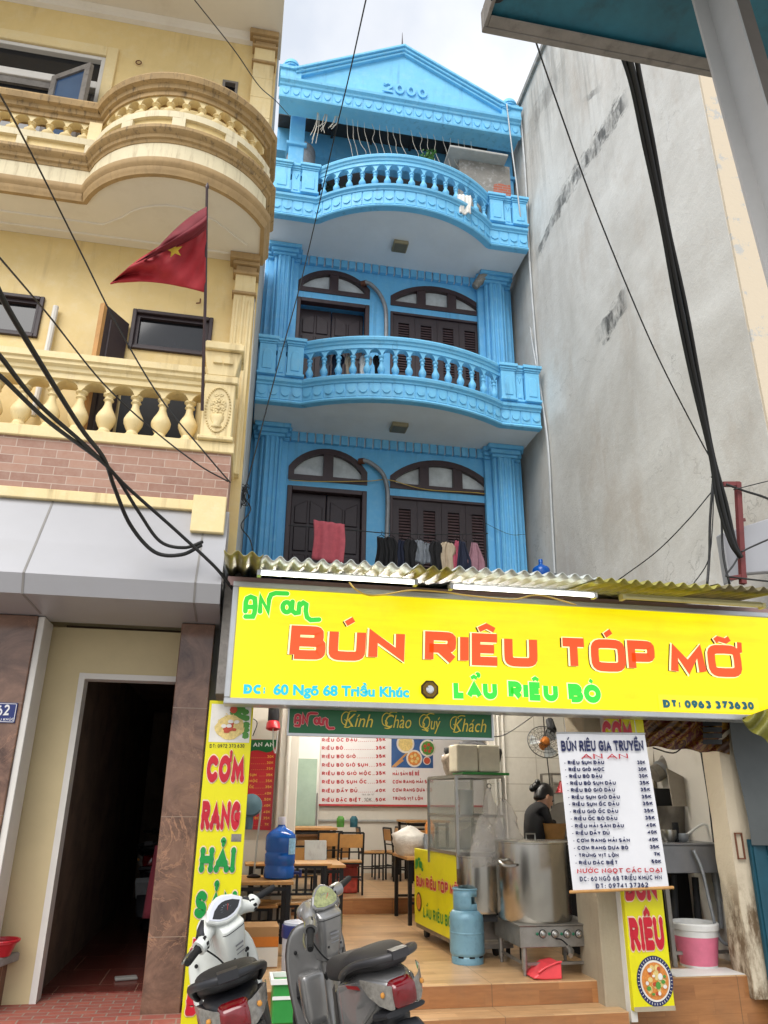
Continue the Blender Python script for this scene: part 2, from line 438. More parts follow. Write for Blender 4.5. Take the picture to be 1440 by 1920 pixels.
# ------------------------------------------------------------------ materials
def paint(name, hexc, grime, chalk, amt=1.0):
    """old house paint: patchy brushwork, chalky fading, thin rain streaks and chips"""
    t = NT(name); c = lin(hexc); lo = tuple(q * .88 for q in c[:3]) + (1,)
    v = t.mix(t.rng(t.noise(1.3, 6, .7, dist=.5), .32, .68), lo, c)
    v = t.mix(t.math('MULTIPLY', t.rng(t.noise(5.5, 6, .75), .5, .72), .45), v, lin(chalk))
    st = t.math('MULTIPLY', t.rng(t.noise(9, 4, .65, stretch=(1, 1, .07)), .54, .7), t.rng(t.noise(1.1, 4, .6), .42, .62))
    v = t.mix(t.math('MULTIPLY', st, .6 * amt), v, lin(grime))
    v = t.mix(t.math('MULTIPLY', t.rng(t.noise(26, 5, .8), .66, .72), .5 * amt), v, lin(grime))
    t.base(v); t.p(Roughness=t.rng(t.noise(7, 3), .3, .7, .45, .7)); t.bump(t.math('ADD', t.noise(14, 5, .7), t.math('MULTIPLY', t.noise(90, 3), .3)), .22, .012); M[name] = t.m
paint('blue', '#68B9EA', '#4a88b2', '#94cdec')
paint('blue_trim', '#74C4EE', '#457fa6', '#93cbe6')
mk('white_soffit', '#DDE3E8', .8, var=.07, scale=1.2)
mk('dark_wood', '#3b292b', .42, var=.25, scale=8, bump=.1)
mk('louvre', '#5d4a4b', .5, var=.2, scale=12); mk('black_wood', '#32262a', .5, var=.2, scale=9)
mk('pane_pale', '#c0c6c9', .08, var=.35, scale=2.5)
mk('pane_dark', '#1a1c20', .06, var=.4, scale=1.5)
mk('pane_sky_tint', '#5b7ba8', .04, .6, var=.2, scale=1.5)  # blue base colour stands for sky reflected in the open casement
mk('zinc', '#8C9094', .45, .3, var=.2, scale=6, dirt='#5b4a3c')
mk('rust', '#6b3f2a', .8)
mk('dark', '#0c0c0d', .8)
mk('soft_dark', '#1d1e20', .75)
paint('yellow', '#E2C88A', '#b09668', '#e0cfa4')
paint('yellow_trim', '#E6D09A', '#9c8558', '#e6d9b4', 1.4)
mk('yellow_stained', '#A5885A', .7, var=.2, scale=5, bump=.15, dirt='#2f2820', dirt_amt=.9, streak=True); mk('yellow_brown', '#A98C60', .7, var=.15, scale=5, bump=.1, dirt='#6e5836', dirt_amt=.4, streak=True); mk('yellow_pale', '#D8CCAA', .7, var=.08, scale=4, dirt='#8f7a58', dirt_amt=.55, streak=True)
mk('cream_soffit', '#E0D8C8', .8, var=.06, scale=1.2, dirt='#b9ab92', dirt_amt=.3)
mk('alu_white', '#A3A3A6', .35, .15, var=.05, scale=1.0, dirt='#9a9690', dirt_amt=.25)
mk('seam', '#83807c', .6)
mk('grey_side', '#A5A8A8', .8, var=.12, scale=3, dirt='#6f6c66', dirt_amt=.5, streak=True)
mk('cable', '#131313', .55)
mk('cable_thin', '#222222', .5)
mk('cable_white', '#B9BDBE', .5)
mk('cable_yellow', '#C9A64A', .5)
mk('flag_red', '#A8242C', .7, var=.22, scale=6)
mk('flag_red_shade', '#741a26', .75, var=.25, scale=8); mk('flag_yellow', '#C9A62E', .7)  # darker red copy paints the shade of the folds into the flag cloth
mk('white_paint', '#D6D3CC', .55, var=.06, scale=3)
mk('cream_wall', '#C7B78E', .6, var=.08, scale=2)
mk('house_blue', '#16286b', .35)
mk('white_letter', '#E6E6E6', .5)
mk('white_plain', '#DADAD6', .6, var=.05)
mk('red_plastic', '#B5222E', .35)
mk('pink_plastic', '#E2484F', .35)
mk('steel', '#9c9a95', .30, .9, var=.12, scale=6)
mk('steel_dull', '#8f8b84', .42, .75, var=.2, scale=7, dirt='#5a5048', dirt_amt=.4)
mk('alu', '#B8BABB', .35, .6, var=.1, scale=5)
mk('black_metal', '#17171a', .45, .3, var=.2)
mk('wood_light', '#B98A50', .5, var=.22, scale=7, bump=.05)
mk('red_steel', '#6e2f2e', .6, var=.25, scale=9)
mk('teal', '#1d5f70', .55, var=.28, scale=5, dirt='#1a2f33', dirt_amt=.6)
mk('teal_dull', '#0f4656', .6, var=.25, scale=5)
mk('grey_frame', '#7d7872', .7, var=.25, scale=9, dirt='#3e3833', dirt_amt=.6)
mk('post_white', '#A9A8A6', .55, var=.08, scale=4)
mk('post_shade', '#6f6760', .7, var=.15, scale=5)
mk('water_blue', '#1157b0', .12, var=.12, scale=5, Transmission_Weight=.1)
mk('plastic_cap', '#C7C5D6', .4)
mk('gas_blue', '#6f98aa', .38, .1, var=.12, scale=10, dirt='#3a4a50', dirt_amt=.3)
mk('pink_tub', '#D9748F', .4)
mk('tub_white', '#D8D8D6', .35)
mk('cardboard', '#A98258', .8, var=.12)
mk('foam', '#D4CDB8', .7)
mk('skin', '#C99A7E', .5, Subsurface_Weight=.05)
mk('hair', '#0b0a0b', .4)
mk('cloth_black', '#101014', .85)
mk('cloth_navy', '#1b2238', .85)
mk('cloth_grey', '#7e848c', .85, var=.2, scale=14)
mk('cloth_white', '#DEDCD6', .85, var=.12, scale=9)
mk('cloth_beige', '#B7A68F', .85, var=.15, scale=9)
mk('cloth_mauve', '#97707c', .85, var=.2, scale=14)
mk('cloth_pink', '#C05A72', .85, var=.18, scale=12)
mk('towel', '#C8616c', .95, var=.14, scale=16, bump=.4, bscale=120)
mk('leaf', '#3d6f2a', .6, var=.5, scale=30)
mk('leaf_dark', '#1f3d24', .6, var=.5, scale=30)
mk('pot_clay', '#8c4a30', .8)
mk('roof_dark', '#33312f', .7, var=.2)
mk('string', '#CFC9BC', .8)
mk('cement', '#8c8983', .9, var=.22, scale=4, bump=.3, bscale=30, dirt='#c9c9c7', dirt_amt=.7)
mk('cement_sheet', '#A9AAA6', .85, var=.15, scale=5)
mk('tarp_grey', '#4c5050', .6, var=.15, scale=3, bump=.3, bscale=6)
mk('tarp_yellow', '#77742f', .5, var=.3, scale=8)
mk('canvas', '#a39a8d', .8, var=.2, scale=5, bump=.3, bscale=9)
mk('old_post', '#9f937c', .85, var=.12, scale=4, bump=.2, dirt='#7a6a52', dirt_amt=.35, streak=True)
t = NT('rotten_post'); o_ = t.xyz(); t.base(t.mix(t.math('MULTIPLY', t.rng(t.noise(7, 6, .7, stretch=(1, 1, .4)), .42, .58), t.rng(o_[2], 1.1, .8)), lin('#c0b39c'), lin('#6a5740'))); t.p(Roughness=.85); t.bump(t.noise(12, 5, .7), .5, .02); M['rotten_post'] = t.m
mk('orange_motor', '#d07a28', .5)
t = mk('plastic_bag', '#d9d4cc', .25, var=.2, scale=12, bump=.6, bscale=22, Alpha=.34)
t = mk('case_glass', '#a9b3ad', .05, Alpha=.22)
M['case_glass'].node_tree.nodes['Principled BSDF'].inputs['Specular IOR Level'].default_value = .8
# signs
t = NT('sign_yellow'); c = t.mix(t.rng(t.noise(1.6, 3), .35, .7), lin('#FFE800'), lin('#FFF000'))
o = t.xyz(); wr = t.rng(t.noise(1, 4, .6, vec=t.comb(t.math('MULTIPLY', o[0], 1.2), t.math('MULTIPLY', o[2], 14))), .35, .7, .50, .60); c = t.mix(t.math('MULTIPLY', t.rng(t.noise(3.5, 6, .75), .55, .75), .35), c, lin('#e6c800'))
t.base(t.mix(t.rng(t.noise(2.5, 5), .4, .7), lin('#8c8200'), lin('#7d7200'))); t.p(Emission_Color=c, Emission_Strength=wr, Roughness=.4); t.bump(t.noise(1, 3, .5, vec=t.comb(t.math('MULTIPLY', o[0], 2), t.math('MULTIPLY', o[2], 9))), .15, .01); M['sign_yellow'] = t.m
emis('sign_red', '#F2581E', .44, '#c03a18'); emis('sign_green', '#3ED23A', .46, '#209a30'); emis('sign_cyan', '#1CB8CE', .48, '#168a9a')
emis('sign_cream', '#FFF0B0', .55, '#d8d0a0'); emis('sign_shadow', '#4a1a10', .12, '#4a1a10')
mk('vinyl_yellow', '#D6CE00', .35, var=.05, scale=2, dirt='#a89a1a', dirt_amt=.3)
mk('vinyl_red', '#B81228', .35); mk('vinyl_green', '#0b8a3a', .35); mk('vinyl_pink', '#E8C9B0', .4)
mk('vinyl_white', '#D9D9DC', .4, var=.04, bump=.12, bscale=5)
mk('vinyl_navy', '#1d2450', .45); mk('vinyl_black', '#111', .5) if False else mk('vinyl_black', '#141414', .5)
mk('board_green', '#045a2b', .35, var=.06); mk('gold_letter', '#D8BE3C', .4); mk('menu_red', '#B23038', .45)
mk('banner_red', '#A81420', .3, var=.12, scale=3); mk('banner_yellow', '#D9A93A', .4)
mk('food_blue', '#2a5590', .4); mk('food_green', '#4c8a36', .5); mk('noodle', '#D8C07A', .5, var=.3, scale=40)
mk('food_red', '#B2452a', .45); mk('bowl_white', '#D8D4CC', .3); mk('food_orange', '#cf8136', .5, var=.35, scale=40)
emis('tube_lit', '#FFFDF4', 4.0, '#ffffff')
mk('tube_off', '#b9b07a', .5)
# grey plaster with the streaks it has: (Y, Z) plane
def streak_mask(t, y, z, a, b, w, seed, amt=.9):
    """soft dark streak along a->b in the y/z plane, broken up by noise"""
    dx, dz = b[0] - a[0], b[1] - a[1]; L = math.hypot(dx, dz); ux, uz = dx / L, dz / L
    ry = t.math('SUBTRACT', y, a[0]); rz = t.math('SUBTRACT', z, a[1])
    al = t.math('ADD', t.math('MULTIPLY', ry, ux), t.math('MULTIPLY', rz, uz))
    ac = t.math('ADD', t.math('MULTIPLY', ry, -uz), t.math('MULTIPLY', rz, ux))
    n = t.noise(1.0, 5, .7, vec=t.comb(t.math('MULTIPLY', al, 2.6), t.math('MULTIPLY', ac, 6.0), seed))
    ac2 = t.math('ABSOLUTE', t.math('ADD', ac, t.math('MULTIPLY', t.math('SUBTRACT', n, .5), w * 4)))
    m1 = t.rng(ac2, w, w * .55); m2 = t.rng(al, 0, .25); m3 = t.rng(al, L, L - .4)
    n2 = t.noise(1.0, 4, .7, vec=t.comb(t.math('MULTIPLY', y, 5), t.math('MULTIPLY', z, 1.8), seed + 5))
    return t.math('MULTIPLY', t.math('MULTIPLY', t.math('MULTIPLY', m1, m2), m3), t.math('MULTIPLY', t.rng(n2, .34, .58), amt))
GX = 4.87
def gyz(u, v): p = P(u, v, X=GX); return (p.y, p.z)
t = NT('grey_plaster'); o = t.xyz()
base = t.mix(t.rng(t.noise(.55, 6, .62, dist=.6), .34, .68), lin('#bebab2'), lin('#dfddd7'))
base = t.mix(t.math('MULTIPLY', t.rng(t.noise(.9, 5, .7, stretch=(1, 1, .5)), .5, .72), .55), base, lin('#ae9f8e'))
base = t.mix(t.math('MULTIPLY', t.rng(t.noise(2.6, 6, .7, stretch=(1, 2.2, .25)), .55, .75), .4), base, lin('#dcdcd9'))
for k, (a, b, w, am) in enumerate((((1180, 175), (1035, 400), .2, .9), ((1060, 370), (1000, 490), .14, .8), ((1180, 555), (1115, 640), .2, .95), ((1060, 120), (985, 250), .28, .35), ((1130, 160), (1090, 190), .07, .6), ((1320, 1020), (1310, 1065), .12, .6))):
    base = t.mix(streak_mask(t, o[1], o[2], gyz(*a), gyz(*b), w, k * 3.1, am), base, lin('#4a4a48'))
# dirtier strip beside the blue house and the running marks under the coping
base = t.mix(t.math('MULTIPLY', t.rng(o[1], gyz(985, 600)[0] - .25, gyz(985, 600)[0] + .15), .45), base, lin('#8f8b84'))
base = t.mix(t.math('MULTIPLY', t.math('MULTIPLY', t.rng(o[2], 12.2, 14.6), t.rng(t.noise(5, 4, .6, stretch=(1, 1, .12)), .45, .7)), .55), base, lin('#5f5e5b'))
vo = t.n('TexVoronoi', feature='DISTANCE_TO_EDGE'); mpv = t.n('Mapping'); t.set(mpv.inputs[0], t.pos()); mpv.inputs[3].default_value = (1, .45, .32)
dn = t.n('TexNoise'); t.set(dn.inputs['Vector'], t.pos()); dn.inputs['Scale'].default_value = 1.6; dn.inputs['Detail'].default_value = 6
va_ = t.n('VectorMath', operation='ADD'); t.set(va_.inputs[0], mpv.outputs[0]); t.set(va_.inputs[1], dn.outputs['Color']); t.set(vo.inputs['Vector'], va_.outputs[0]); vo.inputs['Scale'].default_value = .9
crk = t.math('MULTIPLY', t.rng(vo.outputs['Distance'], .0, .006, 1, 0), t.rng(t.noise(.7, 3), .5, .62))
base = t.mix(t.math('MULTIPLY', crk, .45), base, lin('#6e6a64'))
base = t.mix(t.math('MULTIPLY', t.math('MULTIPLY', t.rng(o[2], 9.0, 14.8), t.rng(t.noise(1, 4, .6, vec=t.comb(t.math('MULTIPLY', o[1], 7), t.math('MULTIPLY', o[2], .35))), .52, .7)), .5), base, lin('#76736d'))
base = t.mix(t.math('MULTIPLY', t.rng(t.noise(30, 4, .8), .66, .74), .35), base, lin('#6f6b66'))
t.base(base); t.p(Roughness=.9)
t.bump(t.math('ADD', t.noise(9, 6, .7), t.math('MULTIPLY', t.noise(60, 3), .3)), .35, .02); M['grey_plaster'] = t.m
t = NT('peeling_cream'); c = t.mix(t.rng(t.noise(3.2, 7, .75), .56, .6), lin('#cbbda6'), lin('#b3b2ad')); t.base(c); t.p(Roughness=.85); t.bump(t.noise(20, 4), .2); M['peeling_cream'] = t.m
# clay brick (exposed) / brick veneer of the yellow house
def brick(name, c1, c2, mortar, bw, bh, ms, rough=.8, squash=None, axes=(0, 2), bumpv=.5):
    t = NT(name); o = t.xyz(); v = t.comb(o[axes[0]], o[axes[1]])
    b = t.n('TexBrick'); t.set(b.inputs['Vector'], v); b.inputs['Color1'].default_value = lin(c1); b.inputs['Color2'].default_value = lin(c2)
    b.inputs['Mortar'].default_value = lin(mortar); b.inputs['Scale'].default_value = 1; b.inputs['Mortar Size'].default_value = ms
    b.inputs['Brick Width'].default_value = bw; b.inputs['Row Height'].default_value = bh; b.inputs['Bias'].default_value = 0
    b.inputs['Mortar Smooth'].default_value = .2
    c = t.mix(t.rng(t.noise(22, 5, .7), .3, .75, 0, .5), b.outputs['Color'], lin(c2), 'MULTIPLY') if False else b.outputs['Color']
    c = t.mix(t.rng(t.noise(14, 5, .7), .3, .7, 0, .35), c, lin(mortar))
    t.base(c); t.p(Roughness=rough); t.bump(t.math('MULTIPLY', b.outputs['Fac'], -1), bumpv, .006); M[name] = t.m
    return t
brick('brick_veneer', '#8c6454', '#a8806c', '#b9a394', .215, .075, .004)
brick('clay_brick', '#a0472e', '#b5583a', '#8f8078', .2, .062, .008)
brick('paver_red', '#8c3f34', '#a3503f', '#8f7a6c', .16, .085, .006, axes=(0, 1))
brick('tile_red', '#5b1714', '#64201b', '#8a6c5c', .6, .6, .004, rough=.25, axes=(0, 1), bumpv=.1)
# wood-look floor tiles
def planks(name, axes, dark='#94704a', light='#d0ac80', bw=1.0, bh=.5):
    t = NT(name); o = t.xyz(); v = t.comb(o[axes[0]], o[axes[1]])
    b = t.n('TexBrick'); t.set(b.inputs['Vector'], v); b.inputs['Scale'].default_value = 1; b.inputs['Mortar Size'].default_value = .0022
    b.inputs['Brick Width'].default_value = .42; b.inputs['Row Height'].default_value = .1; b.offset = .37
    b.inputs['Color1'].default_value = (.12, .12, .12, 1); b.inputs['Color2'].default_value = (.95, .95, .95, 1); b.inputs['Mortar'].default_value = (.3, .3, .3, 1)
    s_ = t.n('SeparateColor'); t.set(s_.inputs[0], b.outputs['Color'])
    g = t.noise(1, 6, .7, vec=t.comb(t.math('MULTIPLY', o[axes[0]], 3.2), t.math('ADD', t.math('MULTIPLY', o[axes[1]], 26), t.math('MULTIPLY', s_.outputs[0], 7))))
    f = t.math('ADD', t.math('MULTIPLY', s_.outputs[0], .55), t.math('MULTIPLY', t.rng(g, .3, .7), .45))
    c = t.mix(f, lin(dark), lin(light))
    j = t.n('TexBrick'); t.set(j.inputs['Vector'], v); j.inputs['Scale'].default_value = 1; j.inputs['Mortar Size'].default_value = .004; j.offset = 0
    j.inputs['Brick Width'].default_value = bw; j.inputs['Row Height'].default_value = bh
    c = t.mix(t.math('MULTIPLY', j.outputs['Fac'], .6), c, lin('#5a4430'))
    c = t.mix(t.math('MULTIPLY', t.rng(t.noise(2.5, 5, .7), .5, .75), .35), c, lin('#6e5a44'))
    t.base(c); t.p(Roughness=.32); M[name] = t.m
planks('floor_wood', (0, 1)); planks('riser_wood', (0, 2), '#7c4f2e', '#b27c4c')
# brown marble with pale veins
def marble(name):
    t = NT(name); n1 = t.noise(2.4, 7, .7, dist=1.2)
    c = t.mix(t.rng(n1, .3, .7), lin('#43302a'), lin('#8d6d5b'))
    w = t.n('Mapping'); t.set(w.inputs[0], t.pos())
    nv = t.noise(2.2, 5, .6, dist=2.2); vein = t.rng(t.math('ABSOLUTE', t.math('SUBTRACT', nv, .5)), .0, .018, 1, 0)
    nv2 = t.noise(4.6, 4, .6, dist=1.6); v2 = t.rng(t.math('ABSOLUTE', t.math('SUBTRACT', nv2, .47)), .0, .014, .7, 0)
    mask = t.rng(t.noise(1.3, 3), .42, .6)
    c = t.mix(t.math('MULTIPLY', t.math('MAXIMUM', vein, v2), t.math('MULTIPLY', mask, .8)), c, lin('#b08468'))
    o = t.xyz(); fr = t.math('FRACT', t.math('DIVIDE', t.math('ADD', o[2], .13), .8))
    c = t.mix(t.math('LESS_THAN', fr, .006), c, lin('#8d7a6c'))
    t.base(c); t.p(Roughness=.14); M[name] = t.m
marble('marble')
# street in a concrete tone, lightened to bounce light up under the balconies
t = NT('pale_concrete'); t.base(t.mix(t.rng(t.noise(1.2, 6, .7), .3, .7), lin('#8f8d88'), lin('#b3b0aa'))); t.p(Roughness=.9); t.bump(t.noise(120, 3), .4, .005); M['pale_concrete'] = t.m
# corrugated sheets
for nm, c1, c2 in (('sheet_pale', '#A9AFA6', '#D2D8D6'), ('sheet_olive', '#6f6a3c', '#a39a50'), ('sheet_dark', '#4c4630', '#7a7048'), ('sheet_yellow', '#7d782c', '#aca444')):
    t = NT(nm); c = t.mix(t.rng(t.noise(3, 6, .7), .3, .7), lin(c1), lin(c2)); c = t.mix(t.math('MULTIPLY', t.rng(t.noise(9, 5, .7), .52, .7), .6), c, lin('#4a4630'))
    t.base(c); t.p(Roughness=.45, Transmission_Weight=0.0); M[nm] = t.m
# white wall tiles in the kitchen
brick('wall_tile', '#c9c6bd', '#d0cdc4', '#a9a498', .45, .3, .006, rough=.3, bumpv=.15)
t = M['wall_tile'].node_tree
for n_ in t.nodes:
    if n_.type == 'TEX_BRICK': n_.offset = 0
mk('shop_wall', '#CFCBC2', .6, var=.05, scale=1.5, dirt='#a8a195', dirt_amt=.3)

t = mk('bag_white', '#D3D0CA', .3, var=.12, scale=14, bump=.8, bscale=26)
mk('scoot_decal', '#77777a', .5); mk('kitchen_sheet', '#8c8375', .75, var=.2, scale=3, bump=.2, bscale=10, dirt='#5c5348', dirt_amt=.5)
# ------------------------------------------------------------------ setting
mb = MB(); mb.box(-250, 250, -250, 250, -.2, 0.0); g = struct(mb.build('street', 'pale_concrete'))
mb = MB(); mb.add([(-6, 4.9, .004), (-.2, 4.9, .004), (-.2, 6.26, .2), (-6, 6.26, .2), (-.2, 6.95, .206), (-6, 6.95, .206), (-6, 4.9, -.1), (-.2, 4.9, -.1), (-.2, 6.95, -.1), (-6, 6.95, -.1)],
   [(0, 1, 2, 3), (3, 2, 4, 5), (0, 6, 7, 1), (1, 7, 8, 4, 2), (5, 4, 8, 9), (0, 3, 5, 9, 6)]); struct(mb.build('pavement', 'paver_red'))

# ------------------------------------------------------------------ blue house
B, W = 10.75, 11.82
def mean(*a): return sum(a) / len(a)
X0, X1 = P(480, 730, B).x, P(1012, 760, B).x
house = thing('blue_house', 'narrow bright blue house with two bowed balconies and a triangular gable marked 2000', 'house', (2.4, W, 0))
Z_F1 = 3.75
levels = {1: dict(bot=mean(P(477, 749, B).z, P(1015, 803, B).z), mold=mean(P(482, 711, B).z, P(1013, 763, B).z), rail=mean(P(488, 634, B).z, P(1009, 695, B).z), bul=(P(572, 640, B).x, P(935, 690, B).x)),
          2: dict(bot=mean(P(510, 401, B).z, P(990, 467, B).z), mold=mean(P(514, 364, B).z, P(990, 433, B).z), rail=mean(P(517, 304, B).z, P(986, 381, B).z), bul=(P(598, 330, B).x, P(915, 378, B).x))}
def arch_poly(x0, x1, zb, zp, n=16):
    c = (x1 - x0) / 2; s_ = zp - zb; r = (c * c + s_ * s_) / (2 * s_); a = math.degrees(math.asin(min(1, c / r)))
    if s_ > c: a = 90
    pts = [(x0, zb), (x1, zb)]
    side = .38 * s_                                     # short upright before the curve
    s2 = s_ - side; r = (c * c + s2 * s2) / (2 * s2); a = math.degrees(math.asin(c / r)); cz = zp - r
    return pts + [( (x0 + x1) / 2 + r * math.sin(R(lerp(a, -a, i / n))), cz + r * math.cos(R(lerp(a, -a, i / n)))) for i in range(n + 1)]
W_ = lambda u, v: Q(u, v, W)
ops = []
def opening(l, r, t, b): return (W_(*l)[0], W_(*r)[0], mean(W_(*l)[1], W_(*r)[1]) if t is None else t, b)
fl = {
 1: dict(door=(W_(536, 960)[0], W_(688, 922)[0], mean(W_(539, 909)[1], W_(689, 922)[1]), Z_F1 + .12), darch=(mean(W_(540, 898)[1], W_(690, 911)[1]), W_(611, 842)[1]),
         win=(W_(731, 930)[0], W_(922, 944)[0], mean(W_(731, 930)[1], W_(922, 944)[1]), Z_F1 + .55), warch=(mean(W_(729, 915)[1], W_(920, 931)[1]), W_(811, 863)[1])),
 2: dict(door=(W_(556, 559)[0], W_(693, 570)[0], mean(W_(556, 559)[1], W_(693, 570)[1]), levels[1]['bot'] + .22), darch=(mean(W_(559, 549)[1], W_(694, 567)[1]) + .06, W_(623, 508)[1]),
         win=(W_(732, 584)[0], W_(905, 605)[0], mean(W_(732, 584)[1], W_(905, 605)[1]), levels[1]['bot'] + .5), warch=(mean(W_(732, 574)[1], W_(903, 597)[1]) + .03, W_(798, 536)[1])),
}
holes = []
for k, d in fl.items():
    x0, x1, zt, zb = d['door']; holes.append([(x0, zb), (x1, zb), (x1, zt), (x0, zt)]); d['dpoly'] = arch_poly(x0, x1, *d['darch']); holes.append(d['dpoly'])
    x0, x1, zt, zb = d['win']; holes.append([(x0, zb), (x1, zb), (x1, zt), (x0, zt)]); d['wpoly'] = arch_poly(x0, x1, *d['warch']); holes.append(d['wpoly'])
mb = MB(); mb.poly_holes([(X0 - .02, Z_F1), (X1 + .02, Z_F1), (X1 + .02, levels[2]['bot'] + .1), (X0 - .02, levels[2]['bot'] + .1)], holes, lambda a, b: Vector((a, W, b)), (0, .32, 0))
mb.box(X0 - .02, X1 + .02, W + .33, W + .5, Z_F1, levels[2]['bot'] + .1)
mb.box(X0 - .02, X0 + .1, W + .002, W + 5, Z_F1, levels[2]['bot'] + .1); mb.box(X1 - .1, X1 + .02, W + .002, W + 5, Z_F1, levels[2]['bot'] + .1)
mb.build('wall', 'blue', house)
mb = MB(); mb.box(X0, X1, W - 1.2, W + 5, Z_F1 - .3, Z_F1); mb.build('first_floor_slab', 'cement', house)

def framed(outer, inner_off, y0, y1):
    """ring between a polygon and its inset copy -> frame"""
    cx = mean(*[p[0] for p in outer]); cz = mean(*[p[1] for p in outer])
    n = len(outer); ins = []
    for i, p in enumerate(outer):
        a = Vector(outer[i - 1]); b = Vector(p); c = Vector(outer[(i + 1) % n])
        d1 = (b - a).normalized(); d2 = (c - b).normalized(); n1 = Vector((-d1.y, d1.x)); n2 = Vector((-d2.y, d2.x)); m = (n1 + n2)
        m.normalize(); l = inner_off / max(.5, m.dot(n1)); ins.append((b.x + m.x * l, b.y + m.y * l))
    return ins
def frame_ring(mb, outer, off, y0, y1):
    ins = framed(outer, off, y0, y1); n = len(outer)
    v = [(x, y0, z) for x, z in outer] + [(x, y0, z) for x, z in ins] + [(x, y1, z) for x, z in ins] + [(x, y1, z) for x, z in outer]
    f = []
    for i in range(n):
        j = (i + 1) % n
        f += [(i, j, n + j, n + i), (n + i, n + j, 2 * n + j, 2 * n + i), (3 * n + i, 2 * n + i, 2 * n + j, 3 * n + j), (i, 3 * n + i, 3 * n + j, j)]
    mb.add(v, f); return ins
def transom(poly, nb, parent):
    fr = MB(); ins = frame_ring(fr, poly, .10, W - .02, W + .1)
    xs0, xs1 = poly[0][0], poly[1][0]; zb = poly[0][1]; zp = max(p[1] for p in poly)
    inner = framed(poly, .085, 0, 0)
    for i in range(1, nb + 1):
        x = lerp(xs0, xs1, i / (nb + 1)); 
        # height of the arch there
        zt = max(z for (xx, z) in inner if abs(xx - x) < (xs1 - xs0) * .12) if inner else zp
        fr.box(x - .085, x + .085, W - .012, W + .09, zb + .1, zt)
    f = fr.build('transom_window', 'dark_wood', parent)
    pn = MB(); pn.add([(x, W + .07, z) for x, z in ins], [tuple(range(len(ins)))])
    pn.build('pane', 'pane_pale', f)
    return f
def door(x0, x1, zt, zb, parent, rec):
    fr = MB(); th = .085
    fr.box(x0, x0 + th, W - .02, W + .12, zb, zt); fr.box(x1 - th, x1, W - .02, W + .12, zb, zt); fr.box(x0 + th, x1 - th, W - .02, W + .12, zt - th, zt)
    f = fr.build('door', 'dark_wood', parent, bevel=.008)
    xm = (x0 + x1) / 2
    for a, b in ((x0 + th, xm - .004), (xm + .004, x1 - th)):
        lf = MB(); y = W + rec; lf.box(a, b, y, y + .05, zb, zt - th)
        w = b - a
        for c0, c1 in ((.1, .47), (.53, .9)):
            for r_ in range(5):
                p0 = lerp(zb + .1, zt - th - .1, r_ / 5) + .03; p1 = lerp(zb + .1, zt - th - .1, (r_ + 1) / 5) - .03
                pts = [(a + w * c0, p0), (a + w * c1, p0), (a + w * c1, p1), (a + w * c0, p1)]
                if r_ == 4:
                    up = (c0 < .3) == (a < xm - .01); hi, lo = p1, p1 - .12
                    pts[2] = (a + w * c1, hi if up else lo); pts[3] = (a + w * c0, lo if up else hi)
                lf.prism(pts, lambda q, z, y=y: Vector((q, y - .022, z)), (0, .03, 0))
        lf.build('door_leaf', 'black_wood', f, bevel=.012)
    return f
def shutters(x0, x1, zt, zb, parent):
    fr = MB(); th = .05
    fr.box(x0, x0 + th, W - .02, W + .12, zb, zt); fr.box(x1 - th, x1, W - .02, W + .12, zb, zt); fr.box(x0 + th, x1 - th, W - .02, W + .12, zt - th, zt); fr.box(x0 + th, x1 - th, W - .02, W + .12, zb, zb + th)
    f = fr.build('window', 'dark_wood', parent, bevel=.006)
    for i in range(4):
        a = lerp(x0 + th, x1 - th, i / 4) + .003; b = lerp(x0 + th, x1 - th, (i + 1) / 4) - .003
        s_ = .11; y = W + .02; lf = MB()
        z0, z1 = zb + th, zt - th
        lf.box(a, a + s_, y, y + .045, z0, z1); lf.box(b - s_, b, y, y + .045, z0, z1)
        lf.box(a + s_, b - s_, y, y + .045, z1 - .17, z1); lf.box(a + s_, b - s_, y, y + .045, z0, z0 + .12); lf.box(a + s_, b - s_, y, y + .045, (z0 + z1) / 2 - .28, (z0 + z1) / 2 - .16)
        n = 34
        for k in range(n):
            z = lerp(z0 + .13, z1 - .18, (k + .5) / n)
            lf.cur = 1; lf.obox(((a + b) / 2, y + .022, z), ((b - a) / 2 - s_, 0, 0), (0, .012, .016), (0, -.004, .003)); lf.cur = 0
        lf.box(a + s_, b - s_, y + .045, y + .05, z0 + .12, z1 - .17)
        lf.build('shutter', ['black_wood', 'louvre'], f)
    return f
for k, d in fl.items():
    door(*d['door'], house, .1 if k == 1 else .22); transom(d['dpoly'], 1, house); shutters(*d['win'], house); transom(d['wpoly'], 2, house)

# corner pilasters
def pilaster(x0, x1, zb, zt):
    m = MB(); w = x1 - x0
    m.box(x0, x1, W - .10, W - .004, zb, zt - .1)
    m.box(x0 + w * .18, x1 - w * .18, W - .20, W - .101, zb, zt - .16)
    m.box(x0 + w * .30, x1 - w * .30, W - .26, W - .201, zb, zt - .2)
    for q in (.24, .36, .5, .64, .76):
        m.cyl((x0 + w * q, W - (.2 if q in (.24, .76) else .26), zb), (x0 + w * q, W - (.2 if q in (.24, .76) else .26), zt - .22), w * .045, 8)
    for i, (e, za, zb_) in enumerate(((.03, .22, .16), (.07, .16, .08), (.12, .08, -.0))):
        m.box(x0 - e * .4, x1 + e * .4, W - .12 - e, W - .006 - i * .001, zt - za, zt - zb_ - .003)
        m.box(x0 + w * .18 - e, x1 - w * .18 + e, W - .26 - e, W - .125 - e, zt - za, zt - zb_ - .003)
    return m
